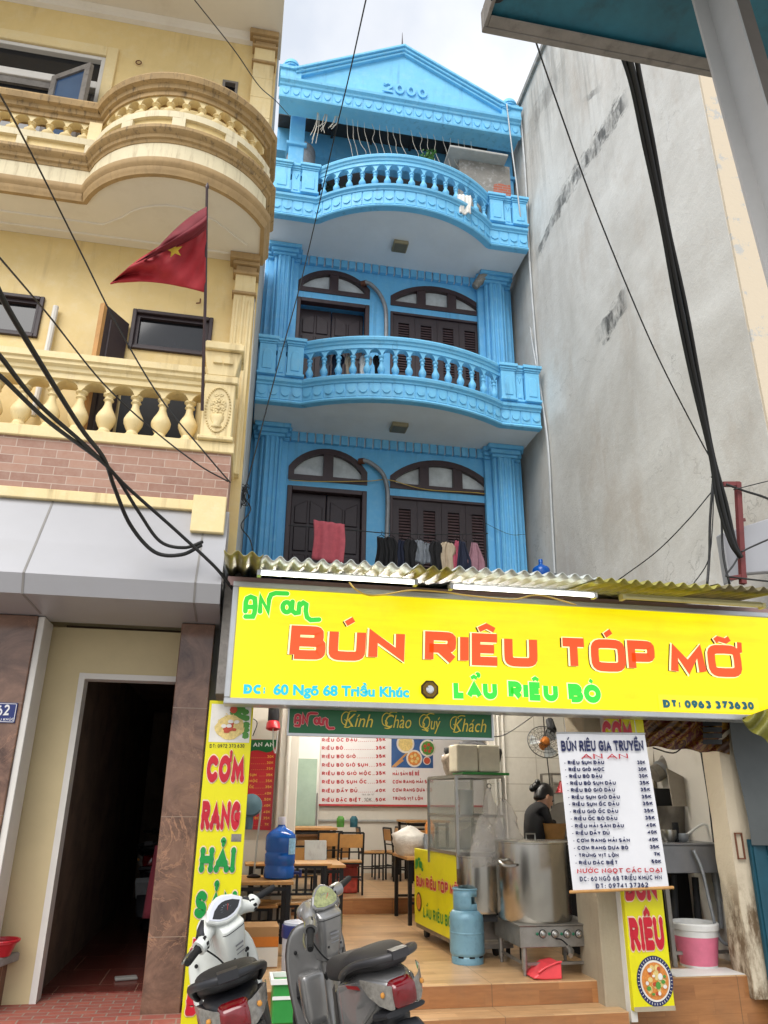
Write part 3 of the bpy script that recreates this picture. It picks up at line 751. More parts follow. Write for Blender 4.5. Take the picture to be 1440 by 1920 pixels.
for k in (1, 2):
    zt = levels[k]['bot'] - .001; zb = Z_F1 if k == 1 else levels[1]['bot'] + .2
    for a, b in ((X0 + .04, P(540, 800, W).x + .02), (P(905, 860, W).x, X1 - .06)):
        pilaster(a, b, zb, zt).build('pilaster', 'blue', house, bevel=.008)
    # dentils under the soffit
    m = MB(); a, b = P(545, 800, W).x, P(905, 850, W).x; n = 24 if k == 1 else 23
    for i in range(n):
        x = lerp(a, b, (i + .5) / n); hw = (b - a) / n * .40
        m.box(x - hw, x + hw, W - .09, W - .003, zt - .17, zt)
    m2 = MB(); m2.box(a - .05, b + .05, W - .035, W - .002, zt - .15, zt - .001); dc_ = m2.build('dentil_backing', 'white_soffit', house)
    m.build('dentil_course', 'blue', house, bevel=.004)

BAL = [(.062, 0), (.062, .03), (.035, .04), (.03, .06), (.05, .1), (.062, .16), (.058, .2), (.035, .27), (.026, .33), (.03, .36), (.04, .38), (.03, .4), (.03, .44), (.045, .46), (.045, .5)]
def baluster_mesh(mb, x, y, z0, h, s_=1.0):
    mb.lathe([(r * s_, z0 + z / .5 * h) for r, z in BAL], (x, y, 0), 12)
def balcony(lv, parent, sag):
    zb, zm, zr = lv['bot'], lv['mold'], lv['rail']; a, b = lv['bul']
    c = (b - a) / 2; rad = (c * c + sag * sag) / (2 * sag); xm = (a + b) / 2
    def yy(x): return B - (math.sqrt(max(0, rad * rad - (x - xm) ** 2)) - (rad - sag) if a < x < b else 0)
    xs = [X0, lerp(X0, a, .5), a - .001] + [lerp(a, b, i / 28) for i in range(29)] + [b + .001, lerp(b, X1, .5), X1]
    path = [(x, yy(x)) for x in xs]
    top = thing('balcony', None, None, (xm, B, zb)); top.parent = parent; top.matrix_parent_inverse = WM(parent).inverted()
    # slab with white soffit
    m = MB(); pts = [(x, y + .06) for x, y in path] + [(X1, W), (X0, W)]
    m.prism(pts, lambda q, w: Vector((q, w, zb)), (0, 0, zm - zb)); m.build('slab', 'white_soffit', top)
    d = zm - zb
    m = MB(); m.sweep(path, [(-.10, zb - .02), (.02, zb - .02), (.035, zb), (.02, zb + .03), (0, zb + .05), (0, zm - .11), (.03, zm - .10), (.035, zm - .07), (.075, zm - .05), (.085, zm - .01), (.05, zm), (.05, zm + .025), (.02, zm + .03), (.02, zm + .055), (-.12, zm + .055)])
    # frieze tiles with half discs
    L = [0]
    for i in range(1, len(path)): L.append(L[-1] + math.dist(path[i - 1], path[i]))
    def at(s_):
        for i in range(1, len(L)):
            if s_ <= L[i] or i == len(L) - 1:
                t_ = (s_ - L[i - 1]) / (L[i] - L[i - 1]); p0, p1 = Vector(path[i - 1]), Vector(path[i]); q = p0.lerp(p1, t_); dd = (p1 - p0).normalized(); return q, dd, Vector((dd.y, -dd.x))
    n = 27; zc = (zb + .05 + zm - .11) / 2; hh = (zm - .11 - zb - .05) / 2
    for i in range(n):
        if sag > .4 and False: continue
        q, dd, nn = at(L[-1] * (i + .5) / n); hw = L[-1] / n * .44
        c3 = Vector((q.x, q.y, zc)); t3 = Vector((dd.x, dd.y, 0)); n3 = Vector((nn.x, nn.y, 0))
        m.obox(c3 + n3 * .006, t3 * hw, Vector((0, 0, hh)), n3 * .0065)
        pts = arc(0, 0, min(hw, hh) * .78, min(hw, hh) * .78, 0, 342, 19) if sag < .5 else [(min(hw, hh) * .8 * math.cos(R(a)), min(hw, hh) * .8 * math.sin(R(a))) for a in range(180, 361, 20)] + [(min(hw, hh) * .5 * math.cos(R(a)), min(hw, hh) * .5 * math.sin(R(a)) - .01) for a in range(345, 190, -25)]
        m.prism(pts, lambda u_, w_, c3=c3, t3=t3, n3=n3: c3 + t3 * u_ + Vector((0, 0, w_)) + n3 * .0125, n3 * .02)
    m.build('cornice', 'blue_trim', top, smooth=25)
    # handrail
    m = MB(); zz = zr
    m.sweep(path, [(-.14, zz - .2), (.0, zz - .2), (.0, zz - .13), (.02, zz - .12), (.03, zz - .085), (.055, zz - .07), (.065, zz - .03), (.05, zz), (-.16, zz), (-.18, zz - .05)])
    # scalloped arcade under the handrail
    zf = zm + .055; nb = 15
    pos = [lerp(a + .10, b - .10, i / (nb - 1)) for i in range(nb)]
    fine = [lerp(a + .02, b - .02, i / 180) for i in range(181)]
    def low(x):
        gap = (pos[1] - pos[0]); f = ((x - pos[0]) / gap) % 1.0; u_ = abs(f - .5) * 2
        return zz - .2 - .13 * (1 - math.sqrt(max(0, 1 - (u_ / .86) ** 2)) if u_ < .86 else 1.0) - (.0 if u_ < .86 else .0)
    va = []
    for x in fine:
        for o_ in (.02, .12): va.append((x, yy(x) + o_, low(x)))
        for o_ in (.02, .12): va.append((x, yy(x) + o_, zz - .199))
    f = []
    for i in range(len(fine) - 1):
        p, q = i * 4, i * 4 + 4
        f += [(p, q, q + 2, p + 2), (p + 1, p + 3, q + 3, q + 1), (p, p + 1, q + 1, q)]
    m.add(va, f)
    m.build('handrail', 'blue_trim', top, smooth=30)
    for x in pos:
        m = MB(); baluster_mesh(m, x, yy(x) + .075, zf, zz - .31 - zf, 1.05); m.build('baluster', 'blue_trim', top, smooth=40)
    # pedestals with arched panels
    def ped(x0, x1, out, panel=True):
        m = MB(); y = B - out
        m.box(x0, x1, y, B + .15, zm + .056, zz - .12); m.box(x0 - .02, x1 + .02, y - .03, B + .17, zm + .0565, zm + .10)
        for e, q0, q1 in ((.015, .12, .09), (.035, .09, .05), (.06, .05, -.012)): m.box(x0 - e * .7, x1 + e * .7, y - e, B + .16 + e * .2, zz - q0, zz - q1 - .002)
        w = x1 - x0; pl = [(x0 + w * .22, zm + .16), (x1 - w * .22, zm + .16)] + [(x, z) for x, z in arc((x0 + x1) / 2, zz - .32, w * .28, .1, 0, 180, 8)]
        if panel:
            m.prism(pl, lambda q, z: Vector((q, y - .014, z)), (0, .02, 0))
        else:
            xm_ = (x0 + x1) / 2; m.prism([(x0 + w * .2, zm + .13), (x1 - w * .2, zm + .13), (xm_, zm + .26)], lambda q, z: Vector((q, y - .014, z)), (0, .02, 0)); m.prism([(x0 + w * .2, zz - .2), (x1 - w * .2, zz - .2), (xm_, zz - .33)], lambda q, z: Vector((q, y - .014, z)), (0, .02, 0))
        m.build('pedestal', 'blue_trim', top, bevel=.006)
    la, lb = X0, a; 
    for (p, q, o_, k) in ((0, .38, .07, True), (.40, .60, .022, False), (.62, .99, .07, True)):
        ped(lerp(la, lb, p) + .005, lerp(la, lb, q) - .005, o_, k); ped(lerp(X1, b, q) + .005, lerp(X1, b, p) - .005, o_, k)
    return yy
yy1 = balcony(levels[1], house, .46); yy2 = balcony(levels[2], house, .62)

# bent zinc pipes between door and window
for pts in (((684, 529), (696, 534), (712, 552), (722, 575), (724, 600), (724, 640)), ((680, 863), (694, 868), (714, 884), (724, 906), (727, 940), (725, 1010))):
    m = MB(); pp = catmull([P(u, v, W - .09) for u, v in pts], 5); m.tube(pp, .042, 10); 
    pi = m.build('drainpipe', 'zinc', house, smooth=40)
    m = MB(); m.tube([pp[0] + Vector((-.05, .06, .0)), pp[0] + Vector((.03, -.0, -.01))], .055, 10); m.build('pipe_socket', 'rust', pi, smooth=40)

# gable storey
zfb, zmo = mean(P(532, 180, B).z, P(969, 257, B).z), mean(P(531, 150, B).z, P(969, 229, B).z)
zap = P(757, 94, B).z; zl = mean(P(566, 131, B).z, P(943, 214, B).z); xap = P(757, 92, B).x; xl, xr = P(566, 131, B).x, P(943, 214, B).x
m = MB(); m.box(X0, X1, B, B + .40, zfb, zmo)                           # beam
for i, (o_, z0, z1) in enumerate(((.03, .02, .0), (.035, -.05, -.085), (.07, -.085, -.115), (.10, -.115, -.15))):
    pass
path = [(X0 - .02, B), (X1 + .02, B)]
m.sweep(path, [(-.05, zfb - .03), (.03, zfb - .03), (.04, zfb), (.002, zfb + .03), (.002, zmo - .14), (.04, zmo - .12), (.05, zmo - .08), (.10, zmo - .05), (.11, zmo), (.03, zmo + .02), (-.05, zmo + .02)])
n = 24; hw = (X1 - X0) / n / 2 * .88; zc = (zfb + .03 + zmo - .14) / 2; hh = (zmo - .14 - zfb - .03) / 2
for i in range(n):
    x = lerp(X0, X1, (i + .5) / n); m.box(x - hw, x + hw, B - .014, B + .01, zc - hh, zc + hh)
    m.prism(arc(x, zc + hh * .3, hw * .7, hh * 1.0, 180, 360, 10), lambda q, z: Vector((q, B - .035, z)), (0, .022, 0))
m.build('gable_beam', 'blue_trim', house, smooth=25)
m = MB(); m.prism([(X0, zmo + .02), (X1, zmo + .02), (X1, zl - .05), (xr, zl), (xap, zap - .05), (xl, zl), (X0, zl - .05)], lambda q, z: Vector((q, B + .02, z)), (0, .3, 0))
m.build('gable', 'blue_trim', house)
m = MB()
for k, (p, q) in enumerate((((xl - .12, zl), (xap, zap)), ((xr + .12, zl), (xap, zap)))):
    for off, out, h in ((0, .13, .05), (-.055, .09, .05), (-.11, .05, .05)):
        d = Vector((q[0] - p[0], 0, q[1] - p[1])).normalized(); up = Vector((-d.z, 0, d.x));
        if up.z < 0: up = -up
        a_, b_ = Vector((p[0], B, p[1])) + up * off, Vector((q[0], B, q[1])) + up * off
        m.obox((a_ + b_) / 2 + Vector((0, .16 - out / 2 + (.004 if k else 0), 0)), d * ((b_ - a_).length / 2 + .02), Vector((0, .16 + out / 2, 0)), up * h / 2)
m.build('raking_cornice', 'blue_trim', house, bevel=.006)
for x in (P(547, 120, B).x, P(957, 210, B).x):
    m = MB(); w = .27
    w = .2; m.box(x - w, x + w, B - .06, B + .34, zmo + .021, zmo + .25); m.box(x - w - .03, x + w + .03, B - .10, B + .36, zmo + .251, zmo + .31); m.box(x - w + .03, x + w - .03, B - .05, B + .3, zmo + .3105, zmo + .40)
    m.lathe([(.02, .22)] + [(.17 * math.cos(R(a)), .17 * math.sin(R(a)) * 1.1) for a in range(75, -1, -15)], (x, B + .07, zmo + .44), 16); m.cyl((x, B + .07, zmo + .40), (x, B + .07, zmo + .44), .15, 16)
    m.build('corner_block', 'blue_trim', house, smooth=30)
m = MB(); m.lathe([(.09, 0), (.1, .04), (.07, .08), (.085, .12), (.06, .18), (.065, .2), (.035, .27), (.02, .33), (.012, .5), (.004, .72)], (xap, B + .14, zap - .02), 12); m.build('finial', 'dark_wood', house, smooth=40)
fg = Face((0, B + .02, 0), (1, 0, 0), (0, 0, 1)); m = MB()
for txt in ('2000',):
    pl, w = layout(txt, .2, gap=.16); a0 = fg.uv(719, 173); a1 = fg.uv(800, 187)
    V, Fc = stroke_mesh(pl, .2, 0, .001, .25); k = (a1[0] - a0[0]) / w; zz = mean(a0[1], a1[1])
    for h_, sc_ in ((.022, 1),): m.add([fg.at(a0[0] + x * k, zz + y * .27, h_ + z) for x, y, z in V], Fc)
md = m.build('relief_number', 'blue_trim', house); sol = md.modifiers.new('s', 'SOLIDIFY'); sol.thickness = .014; sol.offset = -1
# columns, back beam and dark roof of the top terrace
m = MB(); z0 = levels[2]['mold']
for a, b in ((P(547, 200, B + .6).x, P(574, 215, B + .6).x), (P(915, 260, B + .6).x, P(958, 270, B + .6).x)):
    m.box(a, b, B + .6, B + .9, z0, zfb + .3)
    m.box(a - .05, b + .05, B + .55, B + .95, P(560, 265, B + .55).z - .08, P(560, 265, B + .55).z)
    m.build('terrace_column', 'blue', house, bevel=.01); m = MB()
m.box(X0, X0 + .12, B + .42, B + 1.3, z0, zfb - 1.6); m.build('terrace_parapet', 'blue', house)
yb = B + 1.35; m = MB(); m.box(X0, X1, yb, yb + .25, P(600, 293, yb).z, P(600, 252, yb).z + .12); m.build('rear_beam', 'blue', house)
m = MB(); m.box(X0, X1, yb + .6, yb + .7, z0, P(600, 251, yb).z); m.build('terrace_shade_wall', 'soft_dark', house)  # near-black colour paints in the shade at the back of the terrace
zr0 = zfb + .28
A = P(576, 236, Z=zr0); B2 = P(640, 212, Z=zr0); C2 = P(910, 262, Z=zr0)
m = MB(); ys = yb + .0; zr1_ = P(600, 251, yb).z; rv = [A, B2, Vector((X1, B2.y, zr0)), Vector((X1, ys, zr1_)), Vector((X0, ys, zr1_)), Vector((X0, A.y, zr0))]
m.prism([(q.x, q.y) for q in rv], lambda a, b: Vector((a, b, lerp(zr0, zr1_, (b - B2.y) / (ys - B2.y)))), (0, 0, .03)); 
for i in range(5):
    y = lerp(B2.y + .3, ys - .2, i / 4)
for i in range(6):
    x = lerp(X0 + .3, X1 - .3, i / 5); m.bar((x, B2.y + .05, zr0 - .03), (x, ys, zr1_ - .04), .05, .07)
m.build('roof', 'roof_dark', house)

# things on and about the blue house
for k, (u, v) in enumerate(((750, 459), (748, 798))):
    zb = levels[2 - k]['bot']; c = P(u, v, Z=zb); t_ = thing('ceiling_lamp', ('square beige ceiling lamp on the soffit under the upper bowed balcony', 'square beige ceiling lamp on the soffit under the lower bowed balcony')[k], 'lamp', c, group='square lamps under the balconies')
    m = MB(); m.box(c.x - .14, c.x + .14, c.y - .14, c.y + .14, zb - .075, zb - .002); m.build('shade', mk('lamp_shade', '#8d8468', .5).m if 'lamp_shade' not in M else 'lamp_shade', t_, bevel=.012)
    m = MB(); m.box(c.x - .115, c.x + .115, c.y - .115, c.y + .115, zb - .083, zb - .0755); m.build('diffuser', mk('lamp_diff', '#6f6a58', .4).m if 'lamp_diff' not in M else 'lamp_diff', t_)
# pipe stub in the corner
m = MB(); m.tube([P(918, 498, W - .3), P(905, 520, W - .25), P(890, 538, W - .2)], [.09, .1, .07], 10); m.build('pipe_stub', 'cement', house, smooth=40)
# hanging strings on the top terrace
wy = B + .25
m = MB(); wire = catmull([P(577, 205, wy), P(640, 212, wy), P(760, 236, wy), P(860, 254, wy), P(920, 266, wy)], 6); m.tube(wire, .006, 5); tag(m.build('clothes_wire', 'string'), 'thin pale wire stretched under the gable of the blue house', 'wire')
su = [(650, 222, 305), (661, 224, 308), (671, 226, 300), (683, 230, 312), (697, 232, 305), (712, 234, 318), (724, 236, 300), (737, 238, 310), (748, 240, 305), (770, 244, 300), (786, 248, 312), (800, 251, 310), (812, 252, 322), (830, 256, 318), (845, 259, 330), (859, 261, 312), (870, 263, 300), (883, 265, 312)]
for u, v0, v1 in su:
    pts = [P(u + 2 * i + (random.uniform(-3, 3.5) if i else 0) + (8 if i > 3 else 0) * .6, lerp(v0, v1, i / 5), wy - .02) for i in range(6)]
    m = MB(); m.tube(catmull(pts, 3), .0042, 4); tag(m.build('hanging_string', 'string'), 'white string hanging straight down from the wire under the gable', 'string', 'strings hanging under the gable')
for (u, v, l) in ((597, 206, 60), (612, 207, 42), (632, 210, 36)):
    m = MB()
    for k in range(5): m.tube(catmull([P(u + random.uniform(-2, 2), v, wy - .02), P(u - 3 + random.uniform(-5, 5), v + l * .5, wy), P(u - 10 + random.uniform(-8, 8), v + l * random.uniform(.7, 1.1), wy)], 3), .006, 4)
    tag(m.build('string_tassel', 'string'), {60: 'longest frayed string bundle at the left end of the terrace wire', 42: 'middle frayed string bundle near the bright gap of the roof', 36: 'shortest frayed string bundle right of the bright roof gap'}[l], 'string', 'frayed string bundles on the terrace wire')
# water tank, brick stack, plants
c = P(564, 300, B + .9); m = MB(); m.lathe([(.05, 1.05), (.2, 1.03), (.27, .98), (.29, .92), (.29, .5), (.28, .48), (.29, .46), (.29, 0)], (c.x, c.y, c.z - .75), 20); tag(m.build('water_tank', 'zinc', smooth=40), 'round grey tank standing behind the top balustrade of the blue house', 'tank')
y0 = B + .2; l_, r_ = P(862, 330, y0).x, P(957, 340, y0).x; zt_ = P(905, 305, y0).z
t_ = thing('brick_stack', 'crumbling plastered brick box under a pale sheet on the top terrace', 'brick stack', ((l_ + r_) / 2, y0, levels[2]['mold']))
m = MB(); m.box(l_, r_, y0, y0 + .33, levels[2]['mold'], zt_); m.build('plaster_face', 'cement', t_)
zq = P(940, 347, y0 - .02).z; m = MB(); m.prism([(P(924, 350, y0).x, zq - .28), (r_ - .01, zq - .3), (r_ - .01, zq + .05), (r_ - .12, zq + .02), (r_ - .2, zq + .06), (P(926, 350, y0).x, zq)], lambda a, b: Vector((a, y0 - .012, b)), (0, .01, 0)); m.build('exposed_brick', 'clay_brick', t_)
m = MB(); a, b = P(843, 288, y0 - .2), P(952, 302, y0 - .2); m.box(a.x, b.x, y0 - .25, y0 + .34, zt_ + .002, zt_ + .06); m.build('cover_sheet', 'cement_sheet', t_, bevel=.01)
def leafy(mb, c, r, h, n, size):
    for _ in range(n):
        a = random.uniform(0, 6.28); rr = r * math.sqrt(random.random()); z = random.random()
        p = Vector(c) + Vector((rr * math.cos(a) * (.5 + z * .5), rr * math.sin(a) * (.5 + z * .5), z * h))
        d = Vector((random.uniform(-1, 1), random.uniform(-1, 1), random.uniform(-.2, 1))).normalized() * size * random.uniform(.6, 1.3); s_ = d.cross(Vector((random.random(), random.random(), random.random()))).normalized() * size * .3
        mb.add([p, p + d * .5 + s_, p + d, p + d * .5 - s_], [(0, 1, 2, 3)])
for k, (u, v, dy, r, h, mt) in enumerate(((807, 318, .2, .10, .30, 'leaf'), (795, 322, .2, .09, .2, 'leaf'), (613, 352, .25, .13, .35, 'leaf_dark'), (646, 350, .28, .15, .38, 'leaf_dark'))):
    y = (yy2(P(u, v, B - .3).x) + .02) if k < 2 else B + .15
    c = P(u, v, y + .08) if k < 2 else Vector((P(u, v, y).x, y, levels[2]['mold'] + .2))
    t_ = thing('potted_plant', ('small bright green plant standing on the top balcony rail', 'thin pale sprig on the top balcony rail left of the bright green plant', 'dark shrub behind the leftmost balusters of the top balcony', 'bushy dark shrub behind the second and third baluster of the top balcony')[k], 'plant', c, group='plants on the top balcony')
    if k < 2: c = Vector((c.x, c.y, levels[2]['rail'] + .09))
    m = MB(); m.lathe([(.045, -.09), (.06, 0), (.055, 0)] if k < 2 else [(.09, -.15), (.12, 0.02), (.11, 0.02)], c, 12); m.build('pot', 'pot_clay', t_)
    m = MB(); leafy(m, c, r, h, 70 if k != 1 else 26, .07); m.build('foliage', mt, t_)
# white statues / bundled laundry seen between balusters
def garment(u0, v0, u1, v1, Y, mat, name, label, cat='clothes', group=None, kind='shirt', n=10):
    """cloth hanging between two upper pixels; rippled, with thickness"""
    a, b = P(u0, v0, Y), P(u1, v0 + (u1 - u0) * .14, Y); h = (P(u0, v0, Y) - P(u0, v1, Y)).length
    w = (b - a).length; ph = random.uniform(0, 6)
    prof = {'shirt': lambda t: (.5 + .5 * min(1, t / .12)) if t < .12 else (1.0 if t < .35 else .78), 'towel': lambda t: 1.0, 'trousers': lambda t: .7 + .3 * t, 'dress': lambda t: .35 + .65 * min(1, t * 1.6)}[kind]
    m = MB()
    def fn(s_, t):
        x = (s_ - .5) * prof(t) * w; wob = .022 * math.sin(s_ * 11 + ph + t * 2) * (.3 + t) + .012 * math.sin(s_ * 23 + ph * 2)
        return Vector(((a.x + b.x) / 2 + x + .01 * math.sin(t * 6 + ph), Y + wob, lerp(a.z, b.z, s_) - t * h - .015 * math.sin(s_ * 5 + ph) * t))
    m.grid(fn, 18, 12); o = m.build(name, mat, None, smooth=True); s_ = o.modifiers.new('s', 'SOLIDIFY'); s_.thickness = .012; s_.offset = 0
    return tag(o, label, cat, group)
yl = B - .02
for k, (u0, v0, u1, v1, mt, lb) in enumerate(((599, 664, 619, 716, 'cloth_grey', 'grey garment, leftmost behind the lower balcony balusters'), (622, 662, 645, 712, 'cloth_navy', 'dark blue garment behind the lower balcony balusters'), (648, 664, 668, 716, 'cloth_beige', 'beige garment drying behind the lower balcony balusters'), (674, 664, 697, 708, 'cloth_white', 'white garment drying behind the lower balcony balusters'), (700, 666, 718, 716, 'cloth_black', 'black garment, rightmost behind the lower balcony balusters'))):
    garment(u0, v0, u1, v1, yy1(P((u0 + u1) / 2, v0, B - .3).x) + .22, mt, 'hanging_garment', lb, group='laundry behind the lower balustrade')
for k, (u, v0, v1, y, lb) in enumerate(((673, 347, 366, B - .2, 'small white bag behind the second gap of the top balusters'), (716, 353, 367, B - .3, 'white bag behind the top balusters below the strings'), (743, 357, 368, B - .3, 'low white bag behind the middle balusters of the top balcony'), (869, 366, 400, B - .45, None))):
    if lb is None: garment(857, 364, 882, 399, yy2(P(869, 380, B - .3).x) - .06, 'cloth_white', 'cloth_bundle', 'tall crumpled white cloth hanging over the right end of the top balustrade', 'cloth', 'white bundles on the top balcony', 'towel'); continue
    a = P(u, v1, y); h = P(u, v0, y).z - a.z; m = MB(); rs = []
    for i in range(9):
        t = i / 8; r = (.13 if k == 3 else .09) * (1 - .75 * t ** 1.5); rs.append([Vector((a.x + r * math.cos(q * .628) * (1 + .25 * math.sin(q * 2.1 + i)), y - (.35 if k == 3 else 0) * 0 + r * math.sin(q * .628) * .7, a.z + h * t)) for q in range(10)])
    m.rings(rs); tag(m.build('cloth_bundle', 'cloth_white', None, smooth=True), lb, 'cloth', 'white bundles on the top balcony')
# clothes drying on the first floor
yc = W - .75
ln = MB(); ln.tube(catmull([P(540, 985, yc), P(640, 992, yc), P(730, 1000, yc), P(830, 1002, yc), P(915, 1000, yc)], 5), .008, 6); tag(ln.build('washing_line', 'cable_thin'), 'washing line across the first floor door and shutters', 'line')
garment(589, 975, 647, 1049, yc - .02, 'towel', 'towel', 'faded red towel hanging before the first floor door', 'towel', kind='towel')
gl = [(707, 1006, 724, 1060, 'cloth_black', 'trousers', 'black trousers, leftmost on the hanger row'), (724, 1006, 742, 1062, 'cloth_black', 'shirt', 'black shirt, second from the left on the hanger row'), (747, 1012, 760, 1060, 'cloth_navy', 'trousers', 'narrow dark trousers, third on the hanger row'), (760, 1010, 778, 1062, 'cloth_black', 'shirt', 'black top beside the grey shirt on the hanger row'),
      (779, 1012, 795, 1050, 'cloth_grey', 'shirt', 'light grey patterned shirt on the hanger row'), (794, 1017, 812, 1052, 'cloth_grey', 'shirt', 'short grey shirt right of the patterned grey one'), (808, 1014, 826, 1066, 'cloth_black', 'shirt', 'long black top left of the beige shirt'), (826, 1015, 851, 1066, 'cloth_beige', 'shirt', 'beige shirt in the middle of the hanger row'),
      (851, 1013, 861, 1068, 'cloth_pink', 'dress', 'narrow pink garment beside the beige shirt'), (858, 1014, 877, 1066, 'cloth_navy', 'dress', 'navy top with pink edge beside the mauve dress'), (877, 1016, 903, 1072, 'cloth_mauve', 'dress', 'mauve dress, rightmost on the hanger row')]
for i, (u0, v0, u1, v1, mt, kd, lb) in enumerate(gl):
    o = garment(u0 - 3, v0, u1 + 4, v1 + 4, yc - .03 + .03 * (i % 3), mt, 'hanging_garment', lb, group='clothes on the first floor line', kind=kd)
    c = P((u0 + u1) / 2, v0 - 1, yc); m = MB(); m.tube([c + Vector((-.07, -.02, -.03)), c + Vector((0, 0, .02)), c + Vector((.07, -.02, -.035))], .006, 5); m.tube(catmull([c + Vector((0, 0, .02)), c + Vector((0, 0, .05)), c + Vector((.015, 0, .075)), c + Vector((-.01, 0, .085))], 3), .004, 5)
    h = m.build('hanger', 'black_metal', o)
# ------------------------------------------------------------------ yellow house
YW, YB, XR = 6.57, 6.0, -.115
yh = thing('yellow_house', 'yellow house with a round stained balcony, brick band and brown marble columns', 'house', (-1.5, YW, 0))
# main walls (lower storey, upper storey) and the grey side wall
def yq(u, v): return Q(u, v, YW)
z_s = 6.856
lw = dict(l=(-3.2, yq(70, 635)[0], yq(70, 635)[1], yq(90, 560)[1]), r=(yq(240, 650)[0], yq(400, 605)[0], yq(238, 650)[1] - .02, yq(246, 580)[1]))
uw = dict(l=(-3.6, yq(190, 160)[0], 7.9, yq(200, 105)[1] - .03), r=(yq(418, 150)[0], yq(447, 155)[0] + .0, yq(418, 180)[1], yq(418, 150)[1]))
dr = (yq(205, 640)[0] - .0, yq(238, 640)[0] - .03, 4.3, yq(210, 600)[1] - .02)
hl = lambda q: [(q[0], q[2]), (q[1], q[2]), (q[1], q[3]), (q[0], q[3])]
m = MB(); m.poly_holes([(-6, 3.6), (XR, 3.6), (XR, 10.12), (-6, 10.12)], [hl(lw['l']), hl(lw['r']), hl(uw['l']), hl(uw['r'])], lambda a, b: Vector((a, YW, b)), (0, .16, 0))
m.box(-6, XR - .02, YW + .17, YW + .3, 3.6, 10.12)
m.build('wall', 'yellow', yh)
m = MB(); m.box(XR - .2, XR + .004, YW + .001, B + .3, .0, 11.2); m.box(XR + .003, X0 - .025, YW + .6, B + 6, 3.3, 10.9); m.build('side_wall', 'grey_side', yh)
m = MB(); m.box(-6, XR - .001, YW + .31, B - .1, 10.1, 11.2); m.build('upper_block', 'yellow', yh)
m = MB(); m.box(-6, P(528, 40, 5.4).x, 5.2, YW + .2, 10.121, 10.35); m.build('eaves', 'cream_soffit', yh)
m = MB(); m.sweep([(-6, YW - .001), (XR - .03, YW - .001)], [(0, 10.02), (.05, 10.04), (.06, 10.08), (.1, 10.12), (0, 10.12)]); m.build('eaves_moulding', 'cream_soffit', yh)

def mould(z0, z1, o0, o1, base=-.02):
    """stepped moulding profile between two heights"""
    h = z1 - z0
    return [(base, z0), (o0, z0), (o0 + .01, z0 + h * .18), (lerp(o0, o1, .35), z0 + h * .25), (lerp(o0, o1, .45), z0 + h * .45), (lerp(o0, o1, .85), z0 + h * .6), (o1, z0 + h * .72), (o1, z0 + h * .95), (o1 - .015, z1), (base, z1)]
def path_len(path):
    L = [0]
    for i in range(1, len(path)): L.append(L[-1] + math.dist(path[i - 1], path[i]))
    return L
def path_at(path, L, s_):
    for i in range(1, len(L)):
        if s_ <= L[i] or i == len(L) - 1:
            t_ = (s_ - L[i - 1]) / max(1e-6, L[i] - L[i - 1]); p0, p1 = Vector(path[i - 1]), Vector(path[i]); dd = (p1 - p0).normalized(); return p0 + (p1 - p0) * t_, dd, Vector((dd.y, -dd.x))
def arcade(m, path, s0, s1, pos, zt, dip, o0, o1, flip=1, n=None):
    L = path_len(path); gap = pos[1] - pos[0]; n = n or int((s1 - s0) / gap * 12); va = []
    for i in range(n + 1):
        s_ = lerp(s0, s1, i / n); q, dd, nn = path_at(path, L, s_); f = ((s_ - pos[0]) / gap) % 1.0; u_ = abs(f - .5) * 2 / .84
        e = dip * (1 - math.sqrt(max(0, 1 - u_ * u_))) if u_ < 1 else dip
        for z in (zt - flip * e, zt + flip * .002):
            for o_ in (o0, o1): va.append((q.x + nn.x * o_, q.y + nn.y * o_, z))
    f = []
    for i in range(n):
        p, q = i * 4, i * 4 + 4; f += [(p, q, q + 2, p + 2), (p + 1, p + 3, q + 3, q + 1), (p, p + 1, q + 1, q)]
    m.add(va, f)
YBAL = [(.060, 0), (.062, .02), (.05, .035), (.045, .06), (.062, .10), (.082, .16), (.085, .2), (.07, .25), (.045, .31), (.032, .36), (.03, .40), (.045, .42), (.035, .44), (.035, .46), (.052, .48), (.052, .5)]
def ybal(x, y, z0, h, par, s_=1.0, mat='yellow_trim'):
    m = MB(); m.lathe([(r * s_, z0 + z / .5 * h) for r, z in YBAL], (x, y, 0), 14); return m.build('baluster', mat, par, smooth=40)

# ---- upper balcony with the round bay
cx, hw, sag = -.94, .83, .5
rad = (hw * hw + sag * sag) / (2 * sag)
bay = [(cx + hw * (i / 24 * 2 - 1), YB - (math.sqrt(max(0, rad * rad - (hw * (i / 24 * 2 - 1)) ** 2)) - (rad - sag))) for i in range(25)]
pth = [(-6, YB), (-4, YB), (bay[0][0] - .03, YB)] + bay + [(bay[-1][0] + .004, YW - .01)]
L = path_len(pth)
ub = thing('balcony', None, None, (cx, YB, z_s)); ub.parent = yh; ub.matrix_parent_inverse = WM(yh).inverted()
m = MB(); pp = [(-6, YB + .02), (bay[0][0] - .03, YB + .02)] + [(x, y + .02) for x, y in bay] + [(bay[-1][0], YW - .002), (-6, YW - .002)]
m.prism(pp, lambda a, b: Vector((a, b, z_s)), (0, 0, .42)); m.build('slab', 'cream_soffit', ub)
m = MB()
inn = [(-6, YB + .28), (cx - hw + .12, YB + .28)] + [(cx + (x - cx) * .72, YB + .28 - (YB - y) * .78) for x, y in bay[2:-2]] + [(bay[-1][0] - .14, YB + .3)]
m.tube([Vector((x, y, z_s - .004)) for x, y in inn], .012, 6); m.tube([Vector((-6, YW - .12, z_s - .004)), Vector((-.25, YW - .12, z_s - .004))], .012, 6); m.build('soffit_moulding', 'cream_soffit', ub)
